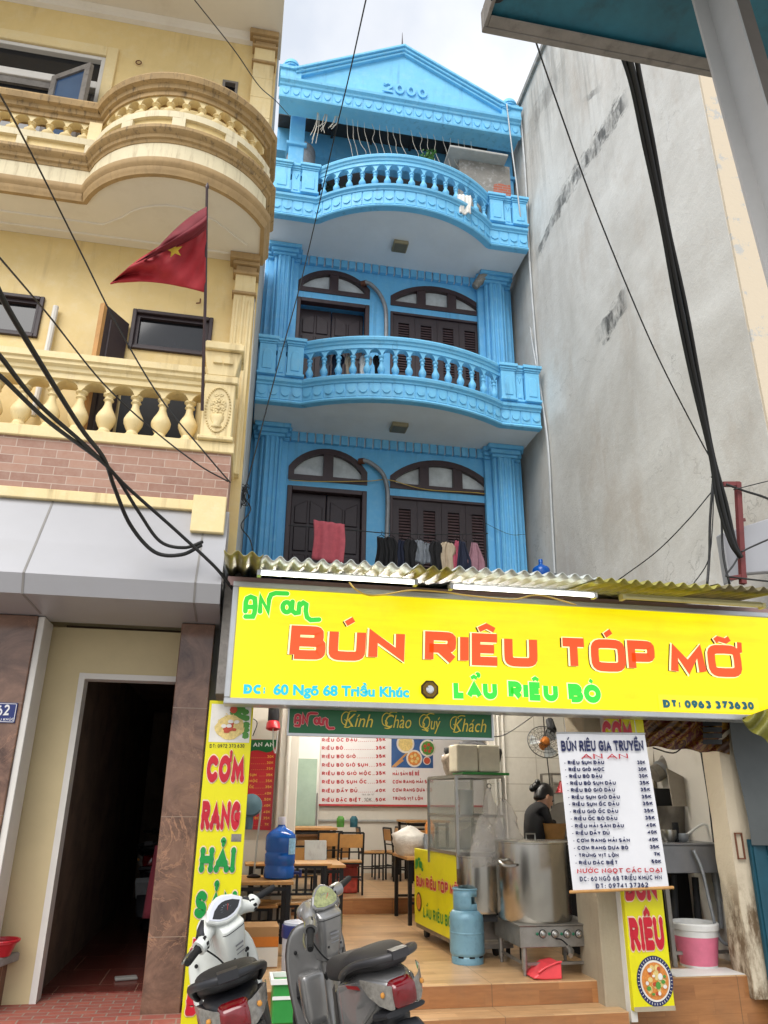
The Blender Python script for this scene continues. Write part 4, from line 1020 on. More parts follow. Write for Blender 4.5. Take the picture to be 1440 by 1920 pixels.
m = MB(); m.sweep(pth, mould(z_s - .02, z_s + .14, .02, .07)); m.build('lower_moulding', 'yellow_brown', ub, smooth=25); m = MB(); m.sweep(pth, [(-.03, z_s + .14), (.012, z_s + .14), (.012, z_s + .36), (-.03, z_s + .36)]); m.build('fascia', 'yellow_pale', ub, smooth=25)
m = MB(); m.sweep(pth, mould(z_s + .355, z_s + .50, .02, .10)); m.build('lower_moulding', 'yellow_stained', ub, smooth=25)
zp0, zp1 = z_s + .50, z_s + .73
m = MB(); m.sweep(pth, [(-.10, zp0), (-.015, zp0), (-.015, zp1), (-.10, zp1)]); m.build('panel_band', 'yellow', ub)
m = MB(); m.sweep(pth, [(-.08, zp1 - .055), (.02, zp1 - .055), (.02, zp1 + .02), (-.11, zp1 + .02)]); m.sweep(pth, [(-.02, zp0 - .001), (.018, zp0 - .001), (.018, zp0 + .035), (-.02, zp0 + .035)])
npan = 4; sb = L[2]
for i in range(npan + 1):
    s_ = lerp(sb + .05, L[-2] - .03, i / npan); q, dd, nn = path_at(pth, L, s_); m.obox((q.x, q.y, (zp0 + zp1) / 2 - .01), (dd.x * .06, dd.y * .06, 0), (nn.x * .0185, nn.y * .0185, 0), (0, 0, (zp1 - zp0) / 2 - .03))
for i in range(9):
    s_ = sb - .02 - .62 * i; q, dd, nn = path_at(pth, L, s_); m.obox((q.x, q.y, (zp0 + zp1) / 2 - .01), (dd.x * .045, 0, 0), (0, nn.y * .0185, 0), (0, 0, (zp1 - zp0) / 2 - .03))
m.build('panel_frame', 'yellow_pale', ub, smooth=25)
zr1 = 8.05; m = MB(); m.sweep(pth, [(-.16, zr1 - .2), (-.02, zr1 - .2), (-.02, zr1 - .15), (.01, zr1 - .14), (.02, zr1 - .1), (.06, zr1 - .085), (.075, zr1 - .03), (.06, zr1), (-.17, zr1)]); m.build('handrail', 'yellow_stained', ub, smooth=25)
m = MB(); gap = .165
pos_b = [sb + .13 + gap * .96 * i for i in range(13)]
pos_s = [sb - .12 - .165 * i for i in range(12)][::-1]
arcade(m, pth, sb + .03, L[-2] - .03, pos_b, zr1 - .2, .07, -.04, -.13); arcade(m, pth, pos_s[0] - .05, sb - .03, pos_s, zr1 - .2, .07, -.04, -.13)
m.build('arcade', 'yellow_trim', ub)
for s_ in pos_b + pos_s:
    if s_ > L[-2] - .06: continue
    q, dd, nn = path_at(pth, L, s_); q = q - nn * .085; ybal(q.x, q.y, zp1 + .02, zr1 - .255 - zp1 - .02, ub, .8)
m = MB(); q, dd, nn = path_at(pth, L, sb - .0); m.box(q.x - .07, q.x + .05, YB - .0, YB + .14, zp1 + .02, zr1 - .2); m.build('corner_pier', 'yellow_trim', ub)

# ---- lower balcony on the brick band
lb = thing('balcony', None, None, (-1, YB, 4.36)); lb.parent = yh; lb.matrix_parent_inverse = WM(yh).inverted()
XE = -.21
m = MB(); m.box(-6, XE, YB, YW - .003, 3.92, 4.37); m.build('brick_band', 'brick_veneer', lb)
m = MB(); m.box(-6, XE + .02, YB - .03, YW - .004, 4.371, 4.47); m.build('base_course', 'yellow_trim', lb, bevel=.006)
m = MB(); m.sweep([(-6, YB), (-.5, YB)], [(-.02, 4.95), (.0, 4.95), (.0, 5.0), (.02, 5.01), (.025, 5.04), (.055, 5.06), (.055, 5.09), (.075, 5.10), (.075, 5.16), (-.2, 5.16), (-.2, 4.95)])
pz = [P(u, 750, YB).x for u in (36, 90, 146, 200, 253, 306, 356)]; gap = (pz[-1] - pz[0]) / 6
pz = [pz[0] - gap * 2, pz[0] - gap] + [pz[0] + gap * i for i in range(7)]
lp = [(-6, YB), (-.5, YB)]
arcade(m, lp, pz[0] + 6 - .1, 5.5 - .0, [q + 6 for q in pz], 4.95, .085, -.03, -.16); arcade(m, lp, pz[0] + 6 - .1, 5.5, [q + 6 for q in pz], 4.47, .05, -.03, -.16, flip=-1)
m.build('handrail', 'yellow_trim', lb, smooth=25)
for x in pz: ybal(x, YB + .095, 4.50, .385, lb, 1.0)
# pedestal with the urn relief
m = MB(); xa, xb = -.49, -.225; m.box(xa, xb, YB - .05, YB + .2, 4.472, 5.03); m.box(xa - .02, xb + .02, YB - .07, YB + .22, 4.4725, 4.51); m.box(xa - .02, xb + .02, YB - .07, YB + .22, 5.031, 5.10)
m.prism([(xa + .01, 5.1005), (xb - .01, 5.1005), (xb + .03, 5.35), (xa - .03, 5.35)], lambda a, b: Vector((a, YB - .06, b)), (0, .26, 0)); m.box(xa - .05, xb + .05, YB - .1, YB + .24, 5.351, 5.42); m.box(xa - .03, xb + .03, YB - .07, YB + .22, 5.421, 5.45)
pd = m.build('pedestal', 'yellow_trim', lb, bevel=.008)
m = MB(); xc, zc = (xa + xb) / 2, 4.765
for i in range(44):
    a = i / 44 * 6.283; m.lathe([(.003, -.008), (.0085, -.004), (.009, .002), (.004, .008)], n=6, M4=Matrix.Translation((xc + .105 * math.cos(a), YB - .056, zc + .215 * math.sin(a))) @ Matrix.Rotation(R(90), 4, 'X'))
def blob(m, c, r, sx=1, sy=.35, sz=1):
    m.lathe([(r * .2, -r), (r * .75, -r * .65), (r, 0), (r * .75, r * .65), (r * .2, r)], n=8, M4=Matrix.Translation(c) @ Matrix.Diagonal((sx, sy, sz, 1)))
m.lathe([(.03, -.17), (.05, -.165), (.03, -.14), (.055, -.10), (.06, -.06), (.05, -.045)], n=10, M4=Matrix.Translation((xc, YB - .05, zc)) @ Matrix.Diagonal((1, .4, 1, 1)))
for dx, dz, r in ((0, .1, .028), (-.035, .07, .024), (.04, .075, .024), (0, .03, .03), (-.045, .01, .022), (.045, .015, .022), (.02, .15, .018), (-.025, .145, .018), (-.02, -.02, .024), (.03, -.03, .02), (.06, .05, .014), (-.06, .05, .014)):
    for k in range(5): blob(m, (xc + dx + r * .6 * math.cos(k * 1.257), YB - .053, zc + dz + r * .6 * math.sin(k * 1.257)), r * .5, 1, .5, 1)
m.build('urn_relief', 'yellow_trim', pd, smooth=True)
m = MB(); m.prism(arc(xc - .04, 5.22, .04, .07, 180, 0, 6), lambda a, b: Vector((a, YB - .085, b)), (0, .03, 0)); m.prism(arc(xc + .05, 5.22, .04, .07, 180, 0, 6), lambda a, b: Vector((a, YB - .085, b)), (0, .03, 0)); m.build('scroll_relief', 'yellow_trim', pd)
# ---- pilasters on the wall
def ypil(xa, xb, zb, zt, flutes):
    m = MB()
    for o_, z0, z1 in ((.03, zt - .235, zt - .2), (.0, zt - .2, zt - .12), (.035, zt - .12, zt - .08), (.07, zt - .08, zt - .002)): m.box(xa - o_, xb + min(o_, .03), YW - .1 - o_, YW - .003, z0 + .001, z1)
    m.box(xa - .02, xb + .02, YW - .13, YW - .004, zt - .48, zt - .45)
    cap = m.build('capital', 'yellow_brown', None, bevel=.005); m = MB(); m.box(xa, xb, YW - .1, YW - .002, zb, zt - .22)
    if flutes:
        w = xb - xa
        for q in (.22, .5, .78): m.cyl((xa + w * q, YW - .10, zb), (xa + w * q, YW - .10, zt - .55 + (.06 if q == .5 else 0)), .018, 8)
    else:
        for z in [zb + .3 * i for i in range(12) if zb + .3 * i < zt - .5]: m.box(xa - .004, xb + .004, YW - .105, YW - .005, z, z + .012)
    p_ = m.build('pilaster', 'yellow_trim', yh, bevel=.005); cap.parent = p_; cap.matrix_parent_inverse = WM(p_).inverted(); return p_
ypil(P(425, 640, YW).x + .03, P(470, 640, YW).x, 4.4, z_s - .001, True)
ypil(P(478, 100, YW).x, XR - .03, 7.0, 10.118, False)
# ---- windows and doors
def bar_frame(m, x0, x1, z0, z1, y0, y1, t):
    m.box(x0, x0 + t, y0, y1, z0, z1); m.box(x1 - t, x1, y0, y1, z0, z1); m.box(x0 + t, x1 - t, y0, y1, z1 - t, z1); m.box(x0 + t, x1 - t, y0, y1, z0, z0 + t)
for q in (lw['l'], lw['r']):
    m = MB(); bar_frame(m, q[0], q[1], q[2], q[3], YW - .03, YW + .12, .04); f = m.build('window', 'black_wood', yh, bevel=.006)
    m = MB(); bar_frame(m, q[0] + .041, q[1] - .041, q[2] + .041, q[3] - .041, YW + .01, YW + .09, .03); m.build('sash', 'black_wood', f)
    m = MB(); m.box(q[0] + .07, q[1] - .07, YW + .05, YW + .06, q[2] + .07, q[3] - .07); m.build('pane', 'pane_dark', f)
q = uw['l']; zt0 = yq(185, 150)[1] - .03; m = MB(); bar_frame(m, q[0], q[1], q[2], q[3], YW - .005, YW + .12, .05); m.box(q[0] + .05, q[1] - .05, YW - .004, YW + .1, zt0 - .1, zt0); f = m.build('window', 'white_paint', yh, bevel=.005)
m = MB(); m.box(q[0] + .05, q[1] - .05, YW + .06, YW + .07, zt0, q[3] - .05); m.build('pane', 'pane_dark', f)
m = MB(); x = q[1] - .32
bar_frame(m, q[0] + .06, q[1] - .44, q[2] + .05, zt0 - .102, YW + .02, YW + .07, .09); bar_frame(m, q[1] - .44, q[1] - .06, q[2] + .05, zt0 - .102, YW + .09, YW + .11, .05); m.build('sash', 'grey_frame', f)
m = MB(); m.box(q[0] + .1, q[1] - .1, YW + .055, YW + .06, q[2] + .1, zt0 - .15); m.build('pane', 'pane_dark', f)
# open casement swung outwards
m = MB(); hg = Vector((q[1] - .5, YW - .0, 0)); dv = Vector((.62, -.36, 0)).normalized(); nv = Vector((dv.y, -dv.x, 0)); wl = .52
for a, b, z0, z1 in ((0, .07, 7.9, zt0 - .05), (wl - .07, wl, 7.9, zt0 - .05), (.07, wl - .07, zt0 - .12, zt0 - .05), (.07, wl - .07, 7.9, 7.97)):
    m.obox(hg + dv * (a + b) / 2 + Vector((0, 0, (z0 + z1) / 2)), dv * (b - a) / 2, nv * .025, (0, 0, (z1 - z0) / 2))
ca = m.build('open_casement', 'grey_frame', f); m = MB(); m.obox(hg + dv * wl / 2 + Vector((0, 0, (7.9 + zt0) / 2)), dv * (wl / 2 - .06), nv * .004, (0, 0, (zt0 - 7.9) / 2 - .08)); m.build('pane', 'pane_sky_tint', ca)
m = MB(); xx0, xx1, za_, zb_ = uw['l'][0], uw['l'][1], uw['l'][2], uw['l'][3]
m.box(xx1, xx1 + .12, YW - .035, YW - .002, za_, zb_ + .14); m.box(xx0, xx1, YW - .035, YW - .002, zb_, zb_ + .14); m.build('window_surround', 'yellow_trim', yh, bevel=.006)
q = uw['r']; m = MB(); bar_frame(m, q[0], q[1], q[2], q[3], YW - .01, YW + .1, .03); f = m.build('window', 'grey_frame', yh); m = MB(); m.box(q[0] + .03, q[1] - .03, YW + .05, YW + .06, q[2] + .03, q[3] - .03); m.build('pane', 'pane_dark', f)
# open door leaf behind the lower balustrade
m = MB(); a = Vector((dr[1] + .02, YW - .02, 0)); dv = Vector((-.26, -.42, 0)).normalized(); nv = Vector((dv.y, -dv.x, 0)); zt = yq(205, 598)[1] - .05
m.obox(a + dv * .16 + Vector((0, 0, (4.47 + zt) / 2)), dv * .16, nv * .022, (0, 0, (zt - 4.47) / 2))
for z0, z1 in ((4.6, 5.15), (5.25, zt - .12)): m.obox(a + dv * .16 - nv * .0 + Vector((0, 0, (z0 + z1) / 2)), dv * .1, nv * .035, (0, 0, (z1 - z0) / 2))
f = m.build('open_door', 'black_wood', yh, bevel=.008); m = MB(); m.obox(a + dv * .342 + Vector((0, 0, (4.47 + zt) / 2)), dv * .02, nv * .026, (0, 0, (zt - 4.47) / 2)); m.build('door_edge', 'wood_light', f)
m = MB(); m.tube(catmull([P(105, 575, YW - .05), P(100, 600, YW - .05), P(92, 640, YW - .05), P(62, 780, YW - .05)], 5), .028, 8); m.build('drainpipe', 'white_paint', yh, smooth=40)
m = MB(); m.box(dr[1] + .06, dr[1] + .75, YW - .03, YW - .004, 4.45, 5.25); m.build('lower_door', 'soft_dark', yh)
m = MB(); c = P(260, 117, YW - .02); m.tube([c + Vector((.03 * math.cos(a / 2), 0, .03 * math.sin(a / 2))) for a in range(14)], .006, 5); c = P(375, 568, YW - .03); m.tube([c + Vector((0, 0, .05)), c, c + Vector((-.03, -.03, -.03))], .008, 5); m.build('wall_hook', 'rust', yh)

# ---- white fascia, ledge, columns
zf1, zf2 = Q(200, 1083, 5.6)[1], Q(200, 1121, 5.66)[1]
prof = [(6.04, 3.86), (5.78, zf1 + .30), (5.6, zf1), (5.66, zf2), (6.5, zf2 - .02), (6.5, 3.86)]
m = MB(); x1 = P(414, 1100, 5.6).x; m.prism(prof, lambda a, b: Vector((-6, a, b)), (6 + x1, 0, 0)); fa = m.build('fascia', 'alu_white', yh)
for u in (44, 368):
    m = MB(); xs = P(u, 1075, 5.6).x
    for i in range(4):
        (a0, b0), (a1, b1) = prof[i], prof[i + 1]; d = Vector((0, a1 - a0, b1 - b0)); n_ = Vector((0, -(b0 - b1), (a0 - a1))).normalized() * .0035
        if i == 3: d = d * .7
        m.obox(Vector((xs, a0, b0)) + d / 2, (.008, 0, 0), d / 2, n_)
    m.build('seam', 'seam', fa)
m = MB(); m.box(-6, XE - .01, YB - .02, YW, 3.83, 3.919); m.box(P(360, 960, 5.86).x, XE + .0, 5.84, YB - .021, 3.60, 3.915); m.build('ledge', 'yellow_trim', yh, bevel=.006)
m = MB(); m.box(-6, XR, YW + .31, YW + .5, 2.9, 3.9); m.build('lintel', 'cream_wall', yh)
for a, b, k in ((-2.0, -1.61, 0), (-.495, -.225, 1)):
    m = MB(); m.box(a, b, 6.3, 6.66, .19, zf2 - .021); m.build('marble_column', 'marble', yh, bevel=.006)
m = MB(); m.box(-1.609, -1.56, 6.32, 6.62, .45, zf2 - .022); m.build('door_trim', 'white_paint', yh, bevel=.004)
yp = 6.7; xj = P(150, 1262, yp).x; zt = P(150, 1262, yp).z
m = MB(); m.box(-3.5, xj - .0, yp, yp + .1, .1, zf2 - .023); m.box(xj, -.22, yp, yp + .1, zt, zf2 - .023); m.build('entry_wall', 'cream_wall', yh)
m = MB(); m.box(xj - .002, xj + .045, yp - .006, yp + .16, .2, zt + .002); m.box(xj + .045, -.22, yp - .005, yp + .16, zt - .045, zt + .001); m.build('door_frame', 'white_paint', yh)
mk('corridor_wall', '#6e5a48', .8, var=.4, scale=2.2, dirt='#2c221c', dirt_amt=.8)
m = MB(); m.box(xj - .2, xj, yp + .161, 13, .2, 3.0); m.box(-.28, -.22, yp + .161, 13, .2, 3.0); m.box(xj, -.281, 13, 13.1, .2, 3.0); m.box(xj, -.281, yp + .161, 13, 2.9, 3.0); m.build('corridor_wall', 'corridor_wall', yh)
m = MB(); m.box(-3.5, -.2, 6.951, 13.2, .0, .215); struct(m.build('corridor_floor', 'tile_red'))
m = MB(); m.prism([(-3.4, 6.45), (-1.52, 6.45), (-1.44, 7.3), (-3.4, 7.3)], lambda a, b: Vector((a, b, .2)), (0, 0, .28)); bl = m.build('bench_base', 'tile_red', yh); m = MB(); m.prism([(-3.4, 6.42), (-1.5, 6.42), (-1.42, 6.69), (-3.4, 6.69)], lambda a, b: Vector((a, b, .4805)), (0, 0, .06)); m.build('bench_top', 'cement', yh, bevel=.01)
# red plastic things on the bench
c = P(6, 1755, 6.5); t_ = thing('basket', 'red plastic basket at the left edge on the grey bench', 'basket', (c.x, 6.53, .54)); m = MB(); m.lathe([(.07, 0), (.11, .1), (.118, .1), (.12, .085)], (c.x - .01, 6.53, .541), 14); m.build('bowl', 'red_plastic', t_, smooth=30); m = MB(); m.tube([(c.x - .01 + .118 * math.cos(a / 3), 6.53 + .118 * math.sin(a / 3), .64) for a in range(19)], .008, 6); m.build('rim', 'red_plastic', t_)
m = MB(); c = P(0, 1690, 6.62); m.box(c.x - .2, c.x + .03, 6.56, 6.64, c.z - .07, c.z + .13); tag(m.build('red_box', 'red_plastic', None, bevel=.01), 'red box cut by the left edge above the red basket', 'box')
# house number plate
hf = Face((0, 6.285, 0), (1, 0, 0), (0, 0, 1)); t_ = thing('number_plate', 'dark blue enamel house number plate 62 on the left marble column', 'sign', P(0, 1335, 6.29))
a0, b0 = hf.uv(34, 1356); a1, b1 = hf.uv(34, 1318); m = MB(); m.box(a1 - .32, a1, 6.285, 6.298, b0, b1); m.build('plate', 'house_blue', t_, bevel=.004); m = MB()
hf.text(m, '62', (-7, 1342), (17, 1341), 20, .002, .19); hf.text(m, 'NGÕ 68 TRIỀU KHÚC', (-50, 1353), (26, 1351), 5, .002, .17)
for e in ((a1 - .31, b0 + .006, a1 - .006, b0 + .010), (a1 - .31, b1 - .010, a1 - .006, b1 - .006), (a1 - .010, b0 + .006, a1 - .006, b1 - .006)): hf.rect(m, *e, .0015)
m.build('lettering', 'white_letter', t_)
# ---- flag
t_ = thing('flag', 'half furled red flag with a yellow star on a pole at the lower yellow balcony', 'flag', P(380, 760, YB - .1)); FY = lambda v: lerp(5.22, 5.9, (v - 352) / 418)
m = MB(); m.tube([P(379, 770, FY(770)), P(385, 560, FY(560)), P(388, 352, FY(352))], [.014, .013, .011], 8); m.lathe([(.012, 0), (.018, .02), (.01, .05), (.003, .07)], P(388, 354, FY(354)), 8); m.build('pole', 'dark_wood', t_, smooth=40)
def bz(pts, t):
    pts = [Vector(p) for p in pts]
    while len(pts) > 1: pts = [pts[i].lerp(pts[i + 1], t) for i in range(len(pts) - 1)]
    return pts[0]
m = MB()
def fl1(s_, t):
    top = bz([(387, 412), (350, 432), (270, 470), (207, 531)], s_); bot = bz([(385, 549), (340, 536), (270, 520), (207, 533)], s_); p = top.lerp(bot, t)
    return P(p.x, p.y, FY(p.y) - .01 + .05 * math.sin(s_ * 7 + t * 3.0) * s_ + .03 * math.sin(t * 9 + s_ * 12) * (s_ + .15) + .012 * math.sin(s_ * 26 - t * 11) * (1.1 - s_))
m.grid(fl1, 48, 26)
def fl2(s_, t):
    top = bz([(388, 388), (352, 406), (326, 430), (288, 474)], s_); bot = bz([(387, 428), (360, 455), (322, 462), (268, 490)], s_); p = top.lerp(bot, t)
    return P(p.x, p.y, FY(p.y) - .045 - .055 * math.sin(t * 3.14) - .03 * math.sin(s_ * 10 + t * 6) * s_)
m.cur = 1; m.grid(fl2, 30, 16)
def fl3(s_, t):
    top = bz([(388, 405), (345, 440), (300, 462), (255, 492)], s_); bot = bz([(386, 420), (350, 456), (316, 470), (275, 484)], s_); p = top.lerp(bot, t)
    return P(p.x, p.y, FY(p.y) - .11 - .03 * math.sin(t * 3.14 + s_ * 3))
m.grid(fl3, 18, 8)
fo = m.build('cloth', ['flag_red', 'flag_red_shade'], t_, smooth=True); s_ = fo.modifiers.new('s', 'SOLIDIFY'); s_.thickness = .004
m = MB(); pts = [(327 + (17 if i % 2 == 0 else 7) * math.cos(R(-100 + 36 * i)), 469 + (15 if i % 2 == 0 else 6.2) * math.sin(R(-100 + 36 * i))) for i in range(10)]
m.add([P(327, 469, FY(469) - .085)] + [P(u, v, FY(v) - .08) for u, v in pts], [(0, 1 + i, 1 + (i + 1) % 10) for i in range(10)]); m.build('star', 'flag_yellow', fo)

# ------------------------------------------------------------------ grey building on the right
gb = thing('grey_building', 'tall windowless grey plastered building beside the blue house', 'building', (GX, 8, 0))
ztop = P(970, 213, X=GX).z; yfr = P(1310, 150, X=GX).y
m = MB(); m.box(GX, GX + 5, yfr, 14, 0, ztop); m.v = m.v; m.build('side_wall', 'grey_plaster', gb)
m = MB(); m.box(GX + .004, GX + 5, yfr - .03, yfr - .001, 0, ztop); m.build('front_wall', 'peeling_cream', gb)
m = MB(); m.box(GX - .06, GX + 5, yfr - .05, 14.05, ztop + .001, ztop + .12); m.build('coping', 'cement', gb)
# vertical pipe and cracks line at the blue house edge
m = MB(); m.tube(catmull([P(u, v, X=GX - .04) for u, v in ((976, 215), (985, 330), (993, 490), (1004, 640), (1012, 720), (1027, 830), (1034, 960), (1040, 1075))], 4), .02, 6); m.build('conduit', 'cable_white', gb, smooth=40)
# red bracket, white canopy of the next building
rb = thing('steel_bracket', 'rusty red steel bracket post carrying the thick cables by the right edge', 'bracket', P(1388, 1090, 5.55)); yr = 5.5
m = MB(); m.bar(P(1383, 905, yr), P(1393, 1095, yr), .045, .045); m.build('post', 'red_steel', rb); m = MB(); m.bar(P(1355, 908, yr), P(1386, 908, yr), .04, .04, (0, 1, 0)); m.bar(P(1383, 975, yr), P(1395, 975, yr + .1), .03, .03); m.bar(P(1366, 1085, yr), P(1398, 1080, yr), .035, .035, (0, 1, 0)); m.build('arm', 'red_steel', rb)
m = MB(); a, b = P(1354, 1000, 5.62), P(1362, 1100, 5.62)
yc0 = 5.62; m.prism([(a.x, P(1356, 1000, yc0).z), (P(1440, 945, yc0).x + 1.2, P(1440, 945, yc0).z + .3), (P(1440, 945, yc0).x + 1.2, P(1440, 1035, yc0).z), (P(1398, 1075, yc0).x, P(1398, 1075, yc0).z), (a.x, P(1360, 1092, yc0).z)], lambda q, z: Vector((q, yc0, z)), (0, .1, 0)); tag(m.build('canopy_board', 'alu_white', None, bevel=.008), 'pale grey canopy board of the next shop at the right edge', 'canopy')
# ------------------------------------------------------------------ the noodle shop: floor, walls
FZ = .35; YS = 5.6
m = MB(); m.box(-.1, 2.93, 5.85, 6.128, 0.001, .205); struct(m.build('step', ['floor_wood'], bevel=.003))
m = MB(); m.box(-.1, 2.92, 5.846, 5.8495, .002, .2); struct(m.build('step_riser', 'riser_wood'))
m = MB(); m.box(-.1, 4.3, 6.13, 9.8, 0.0015, FZ); struct(m.build('shop_floor', 'floor_wood', bevel=.003))
m = MB(); m.box(-.098, 4.29, 6.1255, 6.1295, .207, FZ - .006); m.box(2.935, 4.29, 6.121, 6.125, .0, FZ - .006); struct(m.build('floor_riser', 'riser_wood'))
m = MB(); m.box(-.1, 4.8, 9.8, 13.2, .0016, .52); struct(m.build('upper_floor', 'floor_wood', bevel=.003)); m = MB(); m.box(-.1, 4.79, 9.796, 9.7995, FZ + .001, .515); struct(m.build('upper_riser', 'riser_wood'))
shop = thing('noodle_shop', 'open-fronted noodle shop with white walls and tiled floor under the yellow sign', 'shop', (2, 7, FZ))
m = MB(); m.box(-.1, 4.8, 13.0, 13.2, .52, 3.7); m.build('back_wall', 'shop_wall', shop)
m = MB(); m.box(.8, 4.8, 12.96, 12.999, 1.28, 1.31); m.build('wall_rail', 'grey_side', shop)
xc = P(557, 1450, 8.4).x; m = MB(); m.box(-.1, P(523, 1450, 8.4).x, 8.42, 8.56, FZ, 3.6); m.build('side_partition', 'shop_wall', shop)
m = MB(); m.box(P(521, 1450, 8.4).x, xc, 8.30, 8.62, FZ, 3.6); cl = m.build('column', 'shop_wall', shop, bevel=.01)
m = MB(); xx = P(539, 1450, 8.25).x; m.cyl((xx, 8.27, 1.2), (xx, 8.27, 3.2), .022, 8); m.build('conduit', 'white_paint', cl, smooth=40)
m = MB(); m.box(-.1, -.02, 6.4, 13, FZ, 3.6); m.build('party_wall', 'shop_wall', shop)
m = MB(); m.box(4.3, 4.4, 6.2, 9, 0, 3.6); m.box(4.7, 4.8, 9.1, 13, .5, 3.6); m.build('party_wall', 'shop_wall', shop)
xk = P(918, 1450, 9.0).x; m = MB(); m.box(xk, 4.8, 9.0, 9.1, FZ, 3.6); m.build('kitchen_wall', 'wall_tile', shop)
m = MB()
for u in (928, 936, 945): x = P(u, 1400, 8.95).x; m.cyl((x, 8.965, FZ), (x, 8.965, 3.2), .014, 6)
m.build('wall_pipes', 'white_paint', shop, smooth=40)
m = MB(); m.box(-.12, 4.85, 6.3, 13, 3.25, 3.35); m.build('ceiling', 'white_soffit', shop)
m = MB(); m.box(-.12, 4.9, 5.86, 6.4, 2.36, 3.2); m.build('fascia_board', 'soft_dark', shop)
m = MB(); m.box(-.16, -.06, 5.80, 6.3, 2.33, 3.2); m.build('edge_board', 'grey_frame', shop)
m = MB(); m.box(-.14, 4.95, 5.66, 5.72, P(490, 1100, 5.66).z, P(490, 1084, 5.66).z); m.build('purlin', mk('pinkish', '#8f7370', .5, var=.15).m, shop)
# pillar
m = MB(); m.box(2.83, 3.02, 6.0, 6.4, .02, 2.6); m.build('pillar', 'old_post', shop, bevel=.012)
m = MB(); m.box(2.985, 3.035, 5.93, 6.0, .12, 2.4); m.build('pillar_edge', 'white_paint', shop)
pl, pr = P(1367, 1583, 6.1).x, P(1403, 1580, 6.1).x
m = MB(); rs = []
for i in range(15):
    z = lerp(.2, 2.45, i / 14); j = .009 if z < 1.2 else .004
    rs.append([Vector((x + random.uniform(-j, j), y + random.uniform(-j, j) * .6, z)) for x, y in ((pl, 6.06), ((pl + pr) / 2, 6.05), (pr, 6.06), (pr, 6.3), (pl, 6.3))])
m.rings(rs); m.build('corner_post', 'rotten_post', shop)
m = MB(); c = P(1387, 1586, 6.04); 
for a, b in ((-.03, .0), (.03, .0)): m.box(c.x + a - .004, c.x + a + .004, 6.03, 6.045, c.z - .10, c.z + .1)
m.box(c.x - .03, c.x + .03, 6.03, 6.045, c.z + .09, c.z + .1); m.box(c.x - .03, c.x + .03, 6.03, 6.045, c.z - .10, c.z - .09); m.build('latch_plate', 'rust', shop)

# ------------------------------------------------------------------ big illuminated sign
sf = Face((0, YS, 0), (1, 0, 0), (0, 0, 1))
xl_, xr_ = mean(P(450, 1103, YS).x, P(430, 1310, YS).x), P(1440, 1250, YS).x + .25
zb_, zt_ = mean(P(430, 1311, YS).z, P(1440, 1338, YS).z), mean(P(450, 1104, YS).z, P(1440, 1156, YS).z)
sg = thing('shop_sign', 'large glowing yellow signboard with orange lettering above the noodle shop', 'sign', ((xl_ + xr_) / 2, YS, zb_))
m = MB(); m.box(xl_, xr_, YS, YS + .02, zb_, zt_); m.build('face', 'sign_yellow', sg)
m = MB(); t_ = .045; m.box(xl_ - t_, xr_ + t_, YS - .012, YS + .2, zt_ + .001, zt_ + t_); m.box(xl_ - t_, xr_ + t_, YS - .012, YS + .2, zb_ - t_, zb_ - .001); m.box(xl_ - t_, xl_ - .001, YS - .012, YS + .2, zb_ - .001, zt_ + .001); m.box(xr_ + .001, xr_ + t_, YS - .012, YS + .2, zb_ - .001, zt_ + .001); m.box(xl_, xr_, YS + .15, YS + .19, zb_, zt_)
m.build('frame', 'alu', sg, bevel=.006)
words = (('BÚN', (541, 1236), (757, 1243), 63), ('RIÊU', (795, 1245), (1007, 1252), 61), ('TÓP', (1048, 1257), (1229, 1263), 61), ('MỠ', (1257, 1267), (1392, 1271), 60))
for nm, mt, dx, dy, gr, h in (('lettering_shadow', 'sign_shadow', -3.6, .6, .02, .004), ('lettering_edge', 'sign_cream', -1.2, 0, .06, .010), ('lettering', 'sign_red', 0, 0, 0, .016)):
    m = MB()
    for w, a, b, cap in words: sf.text(m, w, (a[0] + dx, a[1] + dy), (b[0] + dx, b[1] + dy), cap, h, .275, True, .08, grow=gr, shear=.04, wide=1.25)
    m.build(nm, mt, sg)
m = MB(); mc = MB()
for w, a, b, cap in (('LẨU', (850, 1310), (932, 1312), 35), ('RIÊU', (953, 1312), (1046, 1316), 35), ('BÒ', (1066, 1317), (1127, 1319), 35)):
    sf.text(mc, w, a, b, cap, .004, .33, False, .05, grow=.10); sf.text(m, w, a, b, cap, .011, .33, False, .05)
LOGO = [[(480, 700), (485, 600), (500, 555), (540, 537), (585, 555), (592, 640), (582, 720), (565, 760), (482, 760)], [(488, 652), (590, 652)], [(645, 705), (655, 548), (733, 700), (745, 570), (768, 515), (820, 497), (950, 502)],
        arc(945, 655, 46, 56, 60, 420, 16, 2), [(1010, 592), (1000, 690), (1040, 722), (1078, 715), (1088, 612)], [(1088, 640), (1130, 604), (1165, 625), (1158, 700), (1172, 768), (1212, 800), (1308, 794)]]
def logo(face, mb, fn, th, h, rnd=True):
    """fn maps logo units to photo pixels"""
    face.strokes(mb, [[face.uv(*fn(x, y)) for x, y in pl] for pl in LOGO], th, h, rnd=rnd)
lf = lambda x, y: (x / 6 + 380, y / 6 + 1030)
logo(sf, m, lf, .036, .011); logo(sf, mc, lf, .046, .004)
mc.build('lettering_edge', 'sign_cream', sg); m.build('lettering', 'sign_green', sg)
m = MB(); sf.text(m, 'ĐC:', (456, 1301), (498, 1302), 18, .006, .3, False, .1); font_mesh(sf, m, '60 Ngõ 68 Triều Khúc', (512, 1302), (767, 1307), 18, .006, .045); m.build('lettering', 'sign_cyan', sg)
